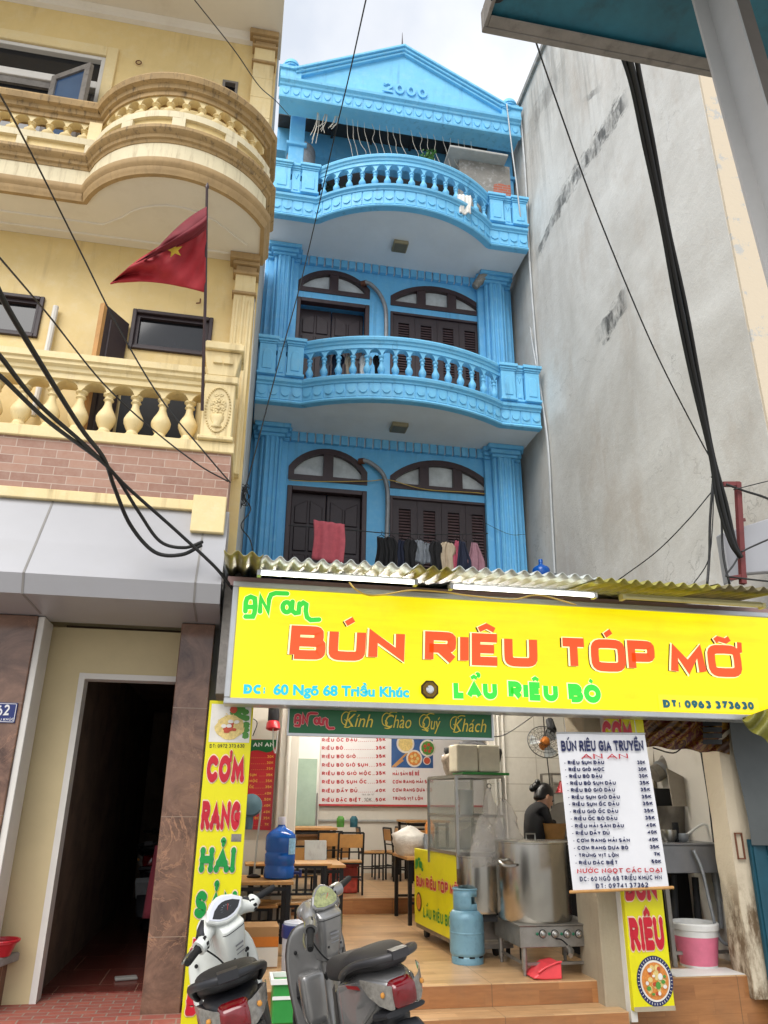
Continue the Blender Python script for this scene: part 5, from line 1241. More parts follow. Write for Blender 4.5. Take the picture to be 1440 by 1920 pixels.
m = MB(); a0, b0 = sf.uv(1236, 1331); a1, b1 = sf.uv(1420, 1309); sf.rect(m, a0, b0, a1, b1, .004); ph = m.build('phone_strip', emis('sign_amber', '#DCC020', .46).m, sg); m = MB(); sf.text(m, 'ĐT: 0963 373630', (1243, 1327), (1413, 1331), 15, .008, .32, False, .1); m.build('lettering', emis('sign_blue', '#0f5560', .2).m, ph)
# octagonal mirror plaque
c = sf.uv(804, 1294); t_ = thing('octagon_plaque', 'small dark octagonal plaque with a round mirror fixed on the yellow sign', 'plaque', sf.at(c[0], c[1], .02)); r = .072
def octa(r, h0, h1, m): m.prism([(c[0] + r * math.cos(R(22.5 + 45 * i)), c[1] + r * math.sin(R(22.5 + 45 * i))) for i in range(8)], lambda a, b: sf.at(a, b, h0), sf.n * (h1 - h0))
m = MB(); octa(r, .019, .034, m); m.build('plate', mk('plaque_dark', '#3d2c12', .35, .5, var=.3, scale=30).m, t_, bevel=.003)
m = MB(); octa(r * .8, .0345, .037, m); m.build('ring', mk('plaque_gold', '#7a5f25', .4, .6, var=.4, scale=60).m, t_); m = MB(); m.lathe([(.030, 0), (.030, .004), (.02, .006)], n=20, M4=Matrix.Translation(sf.at(c[0], c[1], .0375)) @ Matrix.Rotation(R(90), 4, 'X')); m.build('mirror', mk('mirror', '#c9c9c9', .08, .9).m, t_)

# ------------------------------------------------------------------ green welcome board
gf = Face((0, 5.80, 0), (1, 0, 0), (0, 0, 1)); a0, b0 = gf.uv(541, 1374); a1, b1 = gf.uv(920, 1338); b1 += .03
gbd = thing('welcome_board', 'long green board with gold script hanging below the yellow sign', 'sign', gf.at((a0 + a1) / 2, b0))
m = MB(); m.box(a0, a1, 5.80, 5.83, b0, b1); m.build('face', 'board_green', gbd)
m = MB(); m.box(a0 - .012, a0 - .001, 5.79, 5.84, b0, b1); m.box(a1 + .001, a1 + .018, 5.79, 5.84, b0, b1); m.box(a0 - .012, a1 + .018, 5.79, 5.84, b0 - .02, b0 - .001); m.build('frame', 'alu', gbd)
m = MB()
for w, x0, x1, yb in (('Kính', 646, 699, 1362), ('Chào', 722, 771, 1364), ('Quý', 792, 826, 1367), ('Khách', 850, 912, 1371)):
    font_mesh(gf, m, w, (x0, yb), (x1, yb + (x1 - x0) * .035), 24, .003, 0.0, .28)
    for sw in ([(x0 + 10, yb - 24), (x0 + 2, yb - 27), (x0 - 5, yb - 20), (x0 - 5, yb - 8), (x0 + 1, yb - 3), (x0 + 4, yb - 9), (x0, yb - 13)], [(x0 + 6, yb - 25), (x0 + 14, yb - 29), (x0 + 22, yb - 28)], [(x0 - 1, yb + 1), (x0 + 6, yb + 2), (x0 + 12, yb - 1)]):
        gf.strokes(m, [[gf.uv(q.x, q.y) for q in catmull([(a, b, 0) for a, b in sw], 4)]], .0065, .0035)
m.build('lettering', 'gold_letter', gbd)
m = MB(); mc = MB(); lg = lambda x, y: (552 + (x - 465) / 850 * 74, 1335 + (y - 480) / 330 * 30 + (x - 465) / 850 * 2)
logo(gf, m, lg, .017, .005); logo(gf, mc, lg, .024, .002); mc.build('lettering_edge', mk('logo_edge', '#e9a9a0', .5).m, gbd); m.build('lettering', 'vinyl_red', gbd)

# ------------------------------------------------------------------ upright banner COM RANG
def upright(face, mbr, mbg, mbe, rows, bulb=.75, th=.3):
    for w, p0, p1, cap, colr in rows:
        for mm, gr, h in ((mbe, .10, .002), ((mbr if colr == 'r' else mbg), 0, .008)):
            face.text(mm, w, p0, p1, cap, h, th, False, .12, bulb=.30, grow=gr, rnd=True)
bf = Face((0, 5.92, 0), (1, 0, 0), (0, 0, 1)); bl_, br_ = P(392, 1330, 5.92).x, P(452, 1660, 5.92).x
zt2 = P(420, 1314, 5.92).z
bn = thing('upright_banner', 'tall yellow banner with red and green words beside the marble column', 'banner', ((bl_ + br_) / 2, 5.92, .15))
m = MB(); m.box(bl_, br_, 5.92, 5.945, .12, zt2); m.build('panel', 'vinyl_yellow', bn, bevel=.002)
mr_, mg_, me_ = MB(), MB(), MB()
upright(bf, mr_, mg_, me_, (('CƠM', (386, 1467), (456, 1467), 51, 'r'), ('RANG', (376, 1556), (448, 1556), 54, 'r'), ('HẢI', (373, 1636), (439, 1636), 48, 'g'), ('SẢN', (363, 1722), (440, 1722), 52, 'g'), ('ĐẶC', (357, 1810), (434, 1810), 50, 'r'), ('BIỆT', (347, 1904), (428, 1904), 54, 'r')))
me_.build('lettering_edge', 'vinyl_pink', bn); mr_.build('lettering', 'vinyl_red', bn); mg_.build('lettering', 'vinyl_green', bn)
m = MB(); bf.text(m, 'ĐT: 0972 373 630', (393, 1402), (458, 1402), 7, .002, .17); a0, b0 = bf.uv(433, 1578); m.build('phone_number', 'vinyl_black', bn); m = MB(); bf.rect(m, a0, b0, a0 + .07, b0 + .05, .002); m.build('sticker', 'grey_frame', bn)
def food(face, parent, u0, v0, u1, v1, back, seed):
    """printed food picture on a board: bowl heap of noodles, herbs, tomato"""
    rnd = random.Random(seed); a0, b0 = face.uv(u0, v1); a1, b1 = face.uv(u1, v0); w, h = a1 - a0, b1 - b0
    m = MB(); face.rect(m, a0, b0, a1, b1, .0018); f = m.build('food_picture', back, parent)
    def ell(m, cx, cy, rx, ry, hh, n=14): face.poly(m, [(cx + rx * math.cos(i * 6.283 / n) * rnd.uniform(.9, 1.1), cy + ry * math.sin(i * 6.283 / n) * rnd.uniform(.9, 1.1)) for i in range(n)], hh)
    m = MB()
    for i in range(16): ell(m, min(a1 - w * .12, a0 + w * rnd.uniform(.45, .95)), min(b1 - h * .1, b0 + h * rnd.uniform(.62, .92)), w * .10, h * .08, .0022 + i * .0001, 8)
    for i in range(8): ell(m, min(a1 - w * .1, a0 + w * rnd.uniform(.8, .95)), b0 + h * rnd.uniform(.15, .5), w * .09, h * .07, .0024 + i * .0001, 7)
    m.build('herbs', 'food_green', f)
    m = MB(); cx, cy = a0 + w * .5, b0 + h * .4
    ell(m, cx, cy, w * .36, h * .32, .0046, 20)
    for i in range(60):
        t = rnd.uniform(0, 6.28); rr = math.sqrt(rnd.random()); x, y = cx + w * .34 * rr * math.cos(t), cy + h * .32 * rr * math.sin(t); a = rnd.uniform(0, 3); l = w * .08
        face.strokes(m, [[(x, y), (x + l * .5 * math.cos(a), y + l * .5 * math.sin(a)), (x + l * math.cos(a + .6), y + l * math.sin(a + .6))]], w * .018, .0050 + i * .00004)
    m.build('noodles', 'noodle', f)
    m = MB()
    for i in range(7): t = rnd.uniform(0, 6.28); rr = rnd.random() * .6; ell(m, cx + w * .3 * rr * math.cos(t), cy + h * .25 * rr * math.sin(t), w * rnd.uniform(.05, .1), h * rnd.uniform(.03, .07), .0080 + i * .0001, 8)
    ell(m, a0 + w * .55, b1 - h * .14, w * .09, h * .1, .0079, 12); m.build('tomato', 'food_red', f)
    m = MB()
    for i in range(4): ell(m, cx + w * rnd.uniform(-.2, .2), cy + h * rnd.uniform(-.05, .18), w * .07, h * .05, .0092 + i * .0001, 9)
    m.build('egg', 'bowl_white', f)
food(bf, bn, 391, 1322, 472, 1391, 'bowl_white', 3)

# ------------------------------------------------------------------ hanging white price banner
pf = Face((0, 5.74, 0), (1, 0, 0), (0, 0, 1)); Zm = lambda x, y: (1040 + x / 3.6, 1340 + y / 3.6)
pb = thing('price_banner', 'white hanging cloth banner listing dishes and prices in navy lettering', 'banner', P(1155, 1375, 5.74))
TL, TR, BR_, BL_ = [Vector(pf.uv(*Zm(*q))) for q in ((12, 122), (610, 128), (775, 1172), (130, 1203))]
m = MB()
def bfn(s_, t):
    p = TL.lerp(TR, s_).lerp(BL_.lerp(BR_, s_), t); return pf.at(p.x, p.y, -.006 + .004 * math.sin(s_ * 4 + t * 5) + .003 * math.sin(s_ * 9 - t * 3))
m.grid(bfn, 24, 24); fb = m.build('sheet', 'vinyl_white', pb, smooth=True)
m = MB(); e0, e1 = BL_ + Vector((-.03, .005)), BR_ + Vector((.035, .005)); m.cyl(pf.at(e0.x, e0.y, -.004), pf.at(e1.x, e1.y, -.004), .011, 10); m.build('bottom_rod', 'wood_light', pb, smooth=40)
m = MB(); m.cyl(pf.at(TL.x, TL.y, -.004), pf.at(TR.x, TR.y, -.004), .008, 10)
for q in (TL.lerp(TR, .1), TL.lerp(TR, .9)): m.cyl(pf.at(q.x, q.y, 0), pf.at(q.x, q.y + .2, -.02), .003, 5)
m.build('top_rod', 'alu', pb, smooth=40)
mn, mr2 = MB(), MB(); H_ = .006
pf.text(mn, 'BÚN RIÊU GIA TRUYỀN', Zm(45, 248), Zm(600, 244), 20, H_, .24, False, .12, bulb=.35, rnd=True); pf.text(mr2, 'AN AN', Zm(180, 298), Zm(492, 297), 9.5, H_, .17, wide=1.6, bulb=.4, rnd=True)
items = ('RIÊU SỤN ĐẬU', 'RIÊU GIÒ MỌC', 'RIÊU BÒ ĐẬU', 'RIÊU BÒ SỤN ĐẬU', 'RIÊU BÒ GIÒ ĐẬU', 'RIÊU SỤN GIÒ ĐẬU', 'RIÊU SỤN ỐC ĐẬU', 'RIÊU GIÒ ỐC ĐẬU', 'RIÊU ỐC BÒ ĐẬU', 'RIÊU HẢI SẢN ĐẬU', 'RIÊU ĐẦY ĐỦ', 'CƠM RANG HẢI SẢN', 'CƠM RANG DƯA BÒ', 'TRỨNG VỊT LỘN', 'RIÊU ĐẶC BIỆT')
by = (338, 384, 430, 477, 523, 571, 618, 667, 715, 765, 813, 863, 913, 963, 1013); tx0 = (88, 93, 98, 104, 109, 114, 119, 125, 131, 136, 141, 148, 152, 160, 163); tx1 = (333, 335, 320, 411, 405, 438, 434, 427, 421, 466, 370, 505, 496, 430, 424)
pr_ = ('30K', '30K', '30K', '35K', '35K', '35K', '35K', '35K', '35K', '40K', '40K', '40K', '35K', '7K', '50K'); px0 = (555, 562, 567, 571, 576, 583, 590, 600, 608, 617, 626, 634, 641, 668, 652); px1 = (610, 620, 628, 637, 644, 652, 661, 667, 675, 683, 690, 697, 704, 712, 718)
for i in range(15):
    dy = -.012
    pf.text(mn, items[i], Zm(tx0[i], by[i]), Zm(tx1[i], by[i] - 3), 7.4, H_, .29, False, .12); pf.text(mn, '-', Zm(tx0[i] - 26, by[i]), Zm(tx0[i] - 14, by[i]), 7, H_, .2); pf.text(mn, pr_[i], Zm(px0[i], by[i] - 2 - i * .5), Zm(px1[i], by[i] - 3 - i * .5), 7.4, H_, .29, False, .12)
pf.text(mr2, 'NƯỚC NGỌT CÁC LOẠI', Zm(150, 1070), Zm(722, 1062), 8.5, H_, .2, bulb=.35, rnd=True)
pf.text(mn, 'ĐC: 60 NGÕ 68 TRIỀU KHÚC HN', Zm(168, 1126), Zm(720, 1113), 9.3, H_, .23); pf.text(mn, 'ĐT: 09741 37362', Zm(276, 1173), Zm(630, 1164), 9.3, H_, .23)
mn.build('lettering', 'vinyl_navy', pb); mr2.build('lettering', 'vinyl_red', pb)

# ------------------------------------------------------------------ light box on the pillar
kf = Face((0, 5.88, 0), (1, 0, 0), (0, 0, 1)); ka, kb = mean(P(1164, 1680, 5.88).x, P(1195, 1895, 5.88).x), mean(P(1240, 1680, 5.88).x, P(1269, 1890, 5.88).x)
zk0 = P(1230, 1896, 5.88).z; kx = thing('pillar_signbox', 'narrow yellow signbox with red words and a bowl picture on the pillar', 'sign', ((ka + kb) / 2, 5.9, zk0))
m = MB(); m.box(ka, kb, 5.88, 5.995, zk0, 2.34); m.build('box', 'vinyl_yellow', kx, bevel=.004); m = MB(); m.box(ka + .0, kb, 5.876, 5.8795, zk0 + .0, zk0 + .03); m.build('worn_edge', 'old_post', kx)
mr_, mg_, me_ = MB(), MB(), MB(); upright(kf, mr_, mg_, me_, (('CƠM', (1131, 1392), (1187, 1393), 40, 'r'), ('BÚN', (1173, 1689), (1232, 1688), 48, 'r'), ('RIÊU', (1184, 1783), (1247, 1780), 62, 'r')))
me_.build('lettering_edge', 'vinyl_pink', kx); mr_.build('lettering', 'vinyl_red', kx)
c = kf.uv(1228, 1839); rb_ = Vector(kf.uv(1262, 1839)).x - c[0]
def disc(face, m, cx, cy, r, h, n=28, sy=1): face.poly(m, [(cx + r * math.cos(i * 6.283 / n), cy + r * sy * math.sin(i * 6.283 / n)) for i in range(n)], h)
m = MB(); disc(kf, m, c[0], c[1], rb_, .002, sy=1.12); bw = m.build('bowl_picture', 'vinyl_navy', kx)
m = MB(); disc(kf, m, c[0], c[1], rb_ * .82, .004, sy=1.12)
for i in range(40): a = i * 6.283 / 40; kf.strokes(m, [[(c[0] + rb_ * .86 * math.cos(a), c[1] + 1.12 * rb_ * .86 * math.sin(a)), (c[0] + rb_ * .95 * math.cos(a), c[1] + 1.12 * rb_ * .95 * math.sin(a))]], .004, .0042)
m.build('rim', 'bowl_white', bw)
m = MB(); disc(kf, m, c[0], c[1], rb_ * .74, .0055, sy=1.12); m.build('broth', 'food_orange', bw)
rr_ = random.Random(5)
for nm, mt, nn_ in (('noodles', 'noodle', 14), ('meat', 'food_red', 4), ('egg', 'bowl_white', 6), ('herbs', 'food_green', 5)):
    m = MB()
    for i in range(nn_): t = rr_.uniform(0, 6.28); q = rb_ * .55 * math.sqrt(rr_.random()); disc(kf, m, c[0] + q * math.cos(t), c[1] + q * math.sin(t) * 1.1, rb_ * rr_.uniform(.08, .17), .0065 + .0002 * i + {'noodles': 0, 'meat': .004, 'egg': .006, 'herbs': .008}[nm], 9, rr_.uniform(.6, 1.2))
    m.build(nm, mt, bw)

# ------------------------------------------------------------------ awning and tube lamps
aw = thing('corrugated_awning', 'patched corrugated plastic awning over the yellow sign', 'awning', (2, 5.3, 3.2))
zA = P(1000, 1077, 5.08).z
secs = ((418, 492, 'sheet_olive', .012), (489, 660, 'sheet_pale', .0), (640, 785, 'sheet_pale', .006), (780, 862, 'sheet_olive', -.006), (850, 1115, 'sheet_pale', .004), (1108, 1345, 'sheet_yellow', -.004), (1340, 1470, 'sheet_dark', .006))
for i, (u0, u1, mt, dz) in enumerate(secs):
    x0, x1 = P(u0, 1060, 5.08).x, P(u1, 1060, 5.08).x; n = int((x1 - x0) / .012); yf = 5.08 + random.uniform(-.03, .03)
    m = MB()
    def fn(s_, t):
        x = lerp(x0, x1, s_); y = lerp(yf, 6.1, t) if t < .5 else lerp(lerp(yf, 6.1, .5), 10.9, (t - .5) * 2)
        return Vector((x, y, zA + dz + .019 * math.sin(x * 6.283 / .1) + (y - 5.08) * .12 + max(0, y - 5.9) * .11))
    m.grid(fn, n, 6); o = m.build('roof_sheet', mt, aw, smooth=True); s_ = o.modifiers.new('s', 'SOLIDIFY'); s_.thickness = .004
TL_ = (((490, 1073), (776, 1093), True, 'left lit tube lamp under the patched awning above the words of the sign'), ((850, 1099), (1112, 1117), True, 'second lit tube lamp under the awning, above the middle of the yellow sign'), ((1172, 1118), (1428, 1137), False, 'unlit tube lamp under the awning by the right edge'))
for i, (p, q, lit, lb) in enumerate(TL_):
    a, b = P(*p, 5.26), P(*q, 5.26); b.z = a.z = (a.z + b.z) / 2; t_ = thing('tube_lamp', lb, 'lamp', (a + b) / 2, group='tube lamps under the awning')
    m = MB(); m.box(a.x - .02, b.x + .02, 5.277, 5.31, a.z - .005, a.z + .035); m.box(a.x - .03, a.x - .0, 5.24, 5.31, a.z - .022, a.z + .02); m.box(b.x, b.x + .03, 5.24, 5.31, a.z - .022, a.z + .02); m.build('batten', 'alu' if lit else 'tube_off', t_, bevel=.003)
    m = MB(); m.cyl((a.x, 5.26, a.z), (b.x, 5.26, a.z), .0155, 10); m.build('tube', 'tube_lit' if lit else 'tube_off', t_, smooth=40)
# ceiling tubes inside the shop
for i, (x, y, lb) in enumerate(((1.2, 7.6, 'lit tube lamp on the shop ceiling nearest the street'), (1.6, 11.2, 'lit tube lamp on the shop ceiling at the rear seats'), (2.3, 7.7, 'lit tube lamp on the ceiling over the kitchen'))):
    t_ = thing('ceiling_tube', lb, 'lamp', (x, y, 3.2), group='tube lamps on the shop ceiling'); m = MB(); m.box(x - .62, x + .62, y - .03, y + .03, 3.2, 3.245); m.build('batten', 'alu', t_); m = MB(); m.cyl((x - .6, y, 3.175), (x + .6, y, 3.175), .016, 10); m.build('tube', emis('tube_inside', '#FFF6E8', 150, '#ffffff') and 'tube_inside' if 'tube_inside' not in M else 'tube_inside', t_)
# ------------------------------------------------------------------ inside the shop
def G_(u, v, z): return P(u, v, Z=z)
# menu board on the back wall
wf = Face((0, 12.93, 0), (1, 0, 0), (0, 0, 1)); a0, b0 = wf.uv(594, 1511); a1 = wf.uv(908, 1511)[0]; b1 = wf.uv(600, 1350)[1]
mbd = thing('menu_board', 'large white menu board with red prices on the rear wall of the shop', 'menu board', wf.at((a0 + a1) / 2, b0))
m = MB(); m.box(a0, a1, 12.93, 12.955, b0, b1); m.build('panel', 'vinyl_white', mbd); m = MB()
for e in ((a0, b0, a1, b0 + .03), (a0, b0 + .03, a0 + .03, b1)): wf.box(m, *e, .0005, .006)
m.build('border', 'menu_red', mbd)
Zw = lambda x, y: (560 + x / 3.6, 1300 + y / 3.6)
m = MB()
rows = (('RIÊU ỐC ĐẬU', 395, 328, '35K'), ('RIÊU BÒ', 300, 383, '35K'), ('RIÊU BÒ GIÒ', 385, 440, '35K'), ('RIÊU BÒ GIÒ SỤN', 468, 497, '35K'), ('RIÊU BÒ GIÒ MỘC', 490, 554, '35K'), ('RIÊU BÒ SỤN ỐC', 460, 611, '35K'), ('RIÊU ĐẦY ĐỦ', 396, 671, '40K'), ('RIÊU ĐẶC BIỆT', 420, 733, '50K'))
for t_, x1, y, pr in rows:
    wf.text(m, t_, Zw(157, y), Zw(x1, y - 2), 7, .004, .27); wf.text(m, pr, Zw(518, y - 2), Zw(588, y - 4), 7, .004, .27)
    nd = int((512 - x1 - 8) / 11)
    if nd > 0: wf.text(m, '.' * nd, Zw(x1 + 8, y - 2), Zw(512, y - 3), 7, .004, .12)
for t_, x1, y in (('HẢI SẢN BỀ BỀ', 815, 556), ('CƠM RANG HẢI SẢN', 905, 610), ('CƠM RANG DƯA BÒ', 902, 666), ('TRỨNG VỊT LỘN', 838, 723)): wf.text(m, t_, Zw(634, y), Zw(x1, y - 2), 7, .004, .27)
m.build('lettering', 'menu_red', mbd)
m = MB(); wf.text(m, 'TRÀ QK 5T', Zw(425, 690), Zw(510, 688), 3, .004, .14); wf.text(m, '10K', Zw(442, 730), Zw(492, 730), 7, .004, .14); m.build('added_note', 'vinyl_black', mbd)
m = MB(); p0, p1 = wf.uv(*Zw(625, 500)), wf.uv(*Zw(905, 300)); wf.rect(m, p0[0], p0[1], p1[0], p1[1], .004); fp = m.build('food_picture', 'food_blue', mbd)
for k, (x, y, r, mt) in enumerate(((780, 440, 54, 'food_orange'), (870, 370, 54, 'food_green'), (865, 455, 26, 'food_red'), (720, 340, 60, 'noodle'))):
    c = wf.uv(*Zw(x, y)); rr = wf.uv(*Zw(x + r, y))[0] - c[0]; m = MB(); disc(wf, m, c[0], c[1], rr, .006 + k * .001); b_ = m.build('bowl', 'bowl_white', fp); m = MB(); disc(wf, m, c[0], c[1], rr * .82, .011 + k * .001, 11); m.build('soup', mt, b_)
    if k < 2:
        m = MB()
        for q in range(5): disc(wf, m, c[0] + rr * .4 * math.cos(q * 1.3), c[1] + rr * .4 * math.sin(q * 1.3), rr * .2, .015 + q * .0004, 8)
        m.build('topping', 'food_red' if k else 'noodle', b_)
m = MB(); wf.strokes(m, [[wf.uv(*Zw(632, 498)), wf.uv(*Zw(735, 400))], [wf.uv(*Zw(648, 495)), wf.uv(*Zw(705, 450))]], .03, .006); m.build('chopsticks', 'wood_light', fp)
# red price banner on the side partition
rf = Face((0, 8.38, 0), (1, 0, 0), (0, 0, 1)); Zr = lambda x, y: (440 + x / 8, 1380 + y / 8)
rbn = thing('red_price_banner', 'red price banner with green heading on the side wall behind the upright banner', 'banner', P(480, 1557, 8.38))
ptr, pbr = Vector(rf.uv(519, 1387)), Vector(rf.uv(508, 1557)); ptl, pbl = Vector(rf.uv(425, 1385)), Vector(rf.uv(425, 1553))
m = MB(); rf.poly(m, [tuple(pbl), tuple(pbr), tuple(ptr), tuple(ptl)], .001); ob = m.build('sheet', 'banner_red', rbn); s_ = ob.modifiers.new('s', 'SOLIDIFY'); s_.thickness = .004
m = MB(); gp = [rf.uv(*Zr(*q)) for q in ((-120, 60), (628, 55), (622, 150), (590, 200), (545, 235), (480, 250), (410, 230), (350, 212), (280, 218), (210, 250), (100, 255), (-120, 215))]; rf.poly(m, gp, .004); m.build('heading', 'board_green', rbn)
m = MB(); rf.text(m, 'BÚN RIÊU AN AN', Zr(-220, 160), Zr(585, 158), 8, .007, .2, bulb=.4, rnd=True); m.build('lettering', 'vinyl_white', rbn)
m = MB()
for i, (y, pr) in enumerate(zip((330, 420, 508, 603, 693, 783, 880, 970, 1062, 1158, 1250, 1345), ('30K', '30K', '35K', '35K', '35K', '35K', '40K', '50K', '40K', '40K', '35K', '7K'))):
    x1 = 585 - i * 6; rf.text(m, pr, Zr(x1 - (100 if pr != '7K' else 75), y), Zr(x1 - (0 if pr != '7K' else 10), y), 5, .005, .2); rf.text(m, '.' * 8, Zr(250 if i not in (3, 4, 9, 10) else 370, y), Zr(x1 - 110, y), 5, .005, .1)
for t_, x0, x1, y in (('SỤN', 222, 325, 603), ('MỘC', 218, 345, 693), ('ỐC', 215, 290, 783), ('SẢN', 255, 385, 1158), ('BÒ', 300, 370, 1250)): rf.text(m, t_, Zr(x0, y), Zr(x1, y), 5, .005, .2)
m.build('lettering', 'banner_yellow', rbn)
# red and black megaphone lamp on the partition
c = P(513, 1345, 8.2); t_ = thing('hanging_megaphone', 'black and red bullet-shaped loudspeaker hanging left of the green board', 'loudspeaker', c)
mt_ = Matrix.Translation(c) @ Matrix.Rotation(R(172), 4, 'X')
m = MB(); m.lathe([(.03, -.16), (.05, -.15), (.058, -.1), (.058, .04), (.05, .05)], n=14, M4=mt_); m.build('body', 'cloth_black', t_, smooth=40); m = MB(); m.lathe([(.055, .04), (.07, .06), (.075, .12), (.055, .13), (.03, .10)], n=14, M4=mt_); m.build('mouth', 'red_plastic', t_, smooth=40)
m = MB(); m.tube(catmull([c + Vector((0, 0, -.1)), c + Vector((.02, .05, -.3)), c + Vector((.05, .1, -.33)), c + Vector((.06, .1, 0))], 6), .006, 5); m.build('cord', 'cable_white', t_)
# tall fridge
xa, xb = P(562, 1450, 12.3).x, P(600, 1450, 12.3).x; t_ = thing('fridge', 'tall white drinks fridge with greenish glass door beside the menu board', 'fridge', ((xa + xb) / 2, 12.3, .52))
m = MB(); m.box(xa - .25, xb, 12.3, 12.9, .52, 2.62); m.build('body', 'white_plain', t_, bevel=.02); m = MB(); m.box(xa - .2, xb - .05, 12.285, 12.299, .85, 2.2); m.build('glass_door', mk('green_glass', '#9fb5a6', .08, var=.15, scale=3).m, t_); m = MB(); m.box(xb - .04, xb - .02, 12.26, 12.3, 1.1, 1.7); m.build('handle', 'steel', t_)

# ---- chairs, tables
def chair(loc, rz, label):
    t_ = thing('dining_chair', label, 'chair', loc, rz, 'wood and black metal chairs')
    return t_
CH = None
def make_chair(loc, rz, label):
    global CH
    if CH is not None: return dup(CH, loc, rz, label)
    t_ = thing('dining_chair', label, 'chair', (0, 0, 0), 0, 'wood and black metal chairs'); w, d = .2, .2
    for x in (-w, w):
        m = MB(); m.bar((x, -d, 0), (x, -d, .44), .028, .028); m.build('leg', 'black_metal', t_, local=True)
        m = MB(); m.bar((x, d, 0), (x, d, .44), .028, .028); m.bar((x, d, .44), (x, d + .06, .9), .028, .028); m.build('leg', 'black_metal', t_, local=True)
    m = MB(); m.box(-w - .014, w + .014, -d - .014, d + .014, .44, .458); m.bar((-w, -d, .2), (-w, d, .2), .02, .02); m.bar((w, -d, .2), (w, d, .2), .02, .02); m.bar((-w, d, .26), (w, d, .26), .02, .02); m.bar((-w, d + .06, .9), (w, d + .06, .9), .028, .028); m.bar((-w, d + .03, .62), (w, d + .03, .62), .02, .02); m.build('frame', 'black_metal', t_, local=True)
    m = MB(); m.box(-w - .02, w + .02, -d - .02, d + .0, .459, .482); m.build('seat', 'wood_light', t_, local=True, bevel=.004)
    m = MB(); m.obox((0, d + .043, .78), (w - .012, 0, 0), (0, .009, .0), (0, .012, .1)); m.build('backrest', 'wood_light', t_, local=True, bevel=.003)
    t_.location = loc; t_.rotation_euler = (0, 0, rz); t_.scale = (.78, .78, .78); CH = t_; return t_
F2 = .52
for u, v, z, rz, lb in ((654, 1678, F2, 180, 'chair turned its back to the street in front of the menu board'), (697, 1650, F2, 90, 'chair seen from the side under the food picture of the menu board'), (752, 1652, F2, 100, 'chair seen from the side behind the low table with the white bag'), (782, 1655, F2, 200, 'chair partly hidden by the glass food case'),
                       (612, 1672, F2, 185, 'chair beside the fridge with a box on its table'), (566, 1702, FZ, 178, 'large dark chair back right behind the blue water bottle'), (470, 1702, FZ, 178, 'chair behind the upright banner by the red price banner'), (628, 1690, FZ, 182, 'chair on the lower floor just right of the plain grey panel'), (722, 1648, F2, 268, 'chair facing the side wall beside another one under the food picture')):
    p = G_(u, v, z); make_chair((p.x, p.y + .1, z), R(rz), lb)
TB = None
def make_table(loc, sx, sy, h, label, rz=0):
    t_ = thing('low_table', label, 'table', loc, rz, 'wood topped low tables'); 
    m = MB(); m.box(-sx, sx, -sy, sy, h - .03, h); m.build('tabletop', 'wood_light', t_, local=True, bevel=.004)
    for x in (-sx + .04, sx - .04):
        for y in (-sy + .04, sy - .04): m = MB(); m.box(x - .02, x + .02, y - .02, y + .02, 0, h - .031); m.build('leg', 'black_metal', t_, local=True)
    m = MB()
    for y in (-sy + .04, sy - .04): m.box(-sx + .06, sx - .06, y - .012, y + .012, h - .08, h - .05); m.box(-sx + .06, sx - .06, y - .012, y + .012, h * .3, h * .3 + .025)
    m.build('rail', 'black_metal', t_, local=True); return t_
# front table under the water bottle, its top height read from the photo
p = G_(535, 1792, FZ); ht = P(535, 1652, p.y).z - FZ
make_table((p.x - .42, p.y + .3, FZ), .46, .32, ht, 'wooden table under the blue water bottle by the entrance')
T1 = (p.x - .42, p.y + .3, FZ + ht)
p2 = G_(770, 1735, FZ); make_table((p2.x + .28, p2.y + .35, FZ), .33, .4, P(770, 1607, p2.y).z - FZ, 'low table holding a white plastic bag left of the yellow cart'); T3 = (p2.x + .28, p2.y + .35, P(770, 1607, p2.y).z)
p = G_(640, 1672, F2); make_table((p.x - .55, p.y + .5, F2), .5, .35, .74, 'table by the fridge with condiment pots below the menu board'); T2 = (p.x - .55, p.y + .5, F2 + .74)
p = G_(640, 1740, FZ); make_table((.75, 8.9, FZ), .5, .35, .62, 'table in the middle of the room behind the dark chair back')
p = G_(785, 1640, F2); make_table((p.x, 12.4, F2), .35, .35, .8, 'small table against the rear wall near the glass food case')
# benches stacked under and beside the first table
BN = None
for (x, y, z, lb) in ((.62, 8.2, FZ, 'lower slatted wooden bench behind the front table'), (.62, 8.2, FZ + .34, 'upper slatted wooden bench standing on another bench behind the front table'), (.1, 8.0, FZ, 'slatted wooden bench at the left wall behind the front table')):
    if BN is None:
        BN = thing('slatted_bench', lb, 'bench', (0, 0, 0), 0, 'slatted benches'); m = MB()
        for i in range(3): m.box(-.42, .42, -.15 + i * .105, -.06 + i * .105, .31, .33)
        m.build('seat', 'wood_light', BN, local=True, bevel=.003)
        for xx in (-.36, .36):
            for yy in (-.13, .13): m = MB(); m.box(xx - .015, xx + .015, yy - .015, yy + .015, 0, .309); m.build('leg', 'black_metal', BN, local=True)
        m = MB()
        for i in range(9): m.box(-.34 + i * .085 - .012, -.34 + i * .085 + .012, -.125, -.115, .06, .3)
        m.box(-.345, .345, -.128, -.112, .285, .309); m.box(-.345, .345, -.128, -.112, .05, .07); m.build('slats', 'black_metal', BN, local=True); BN.location = (x, y, z)
    else: dup(BN, (x, y, z), None, lb)
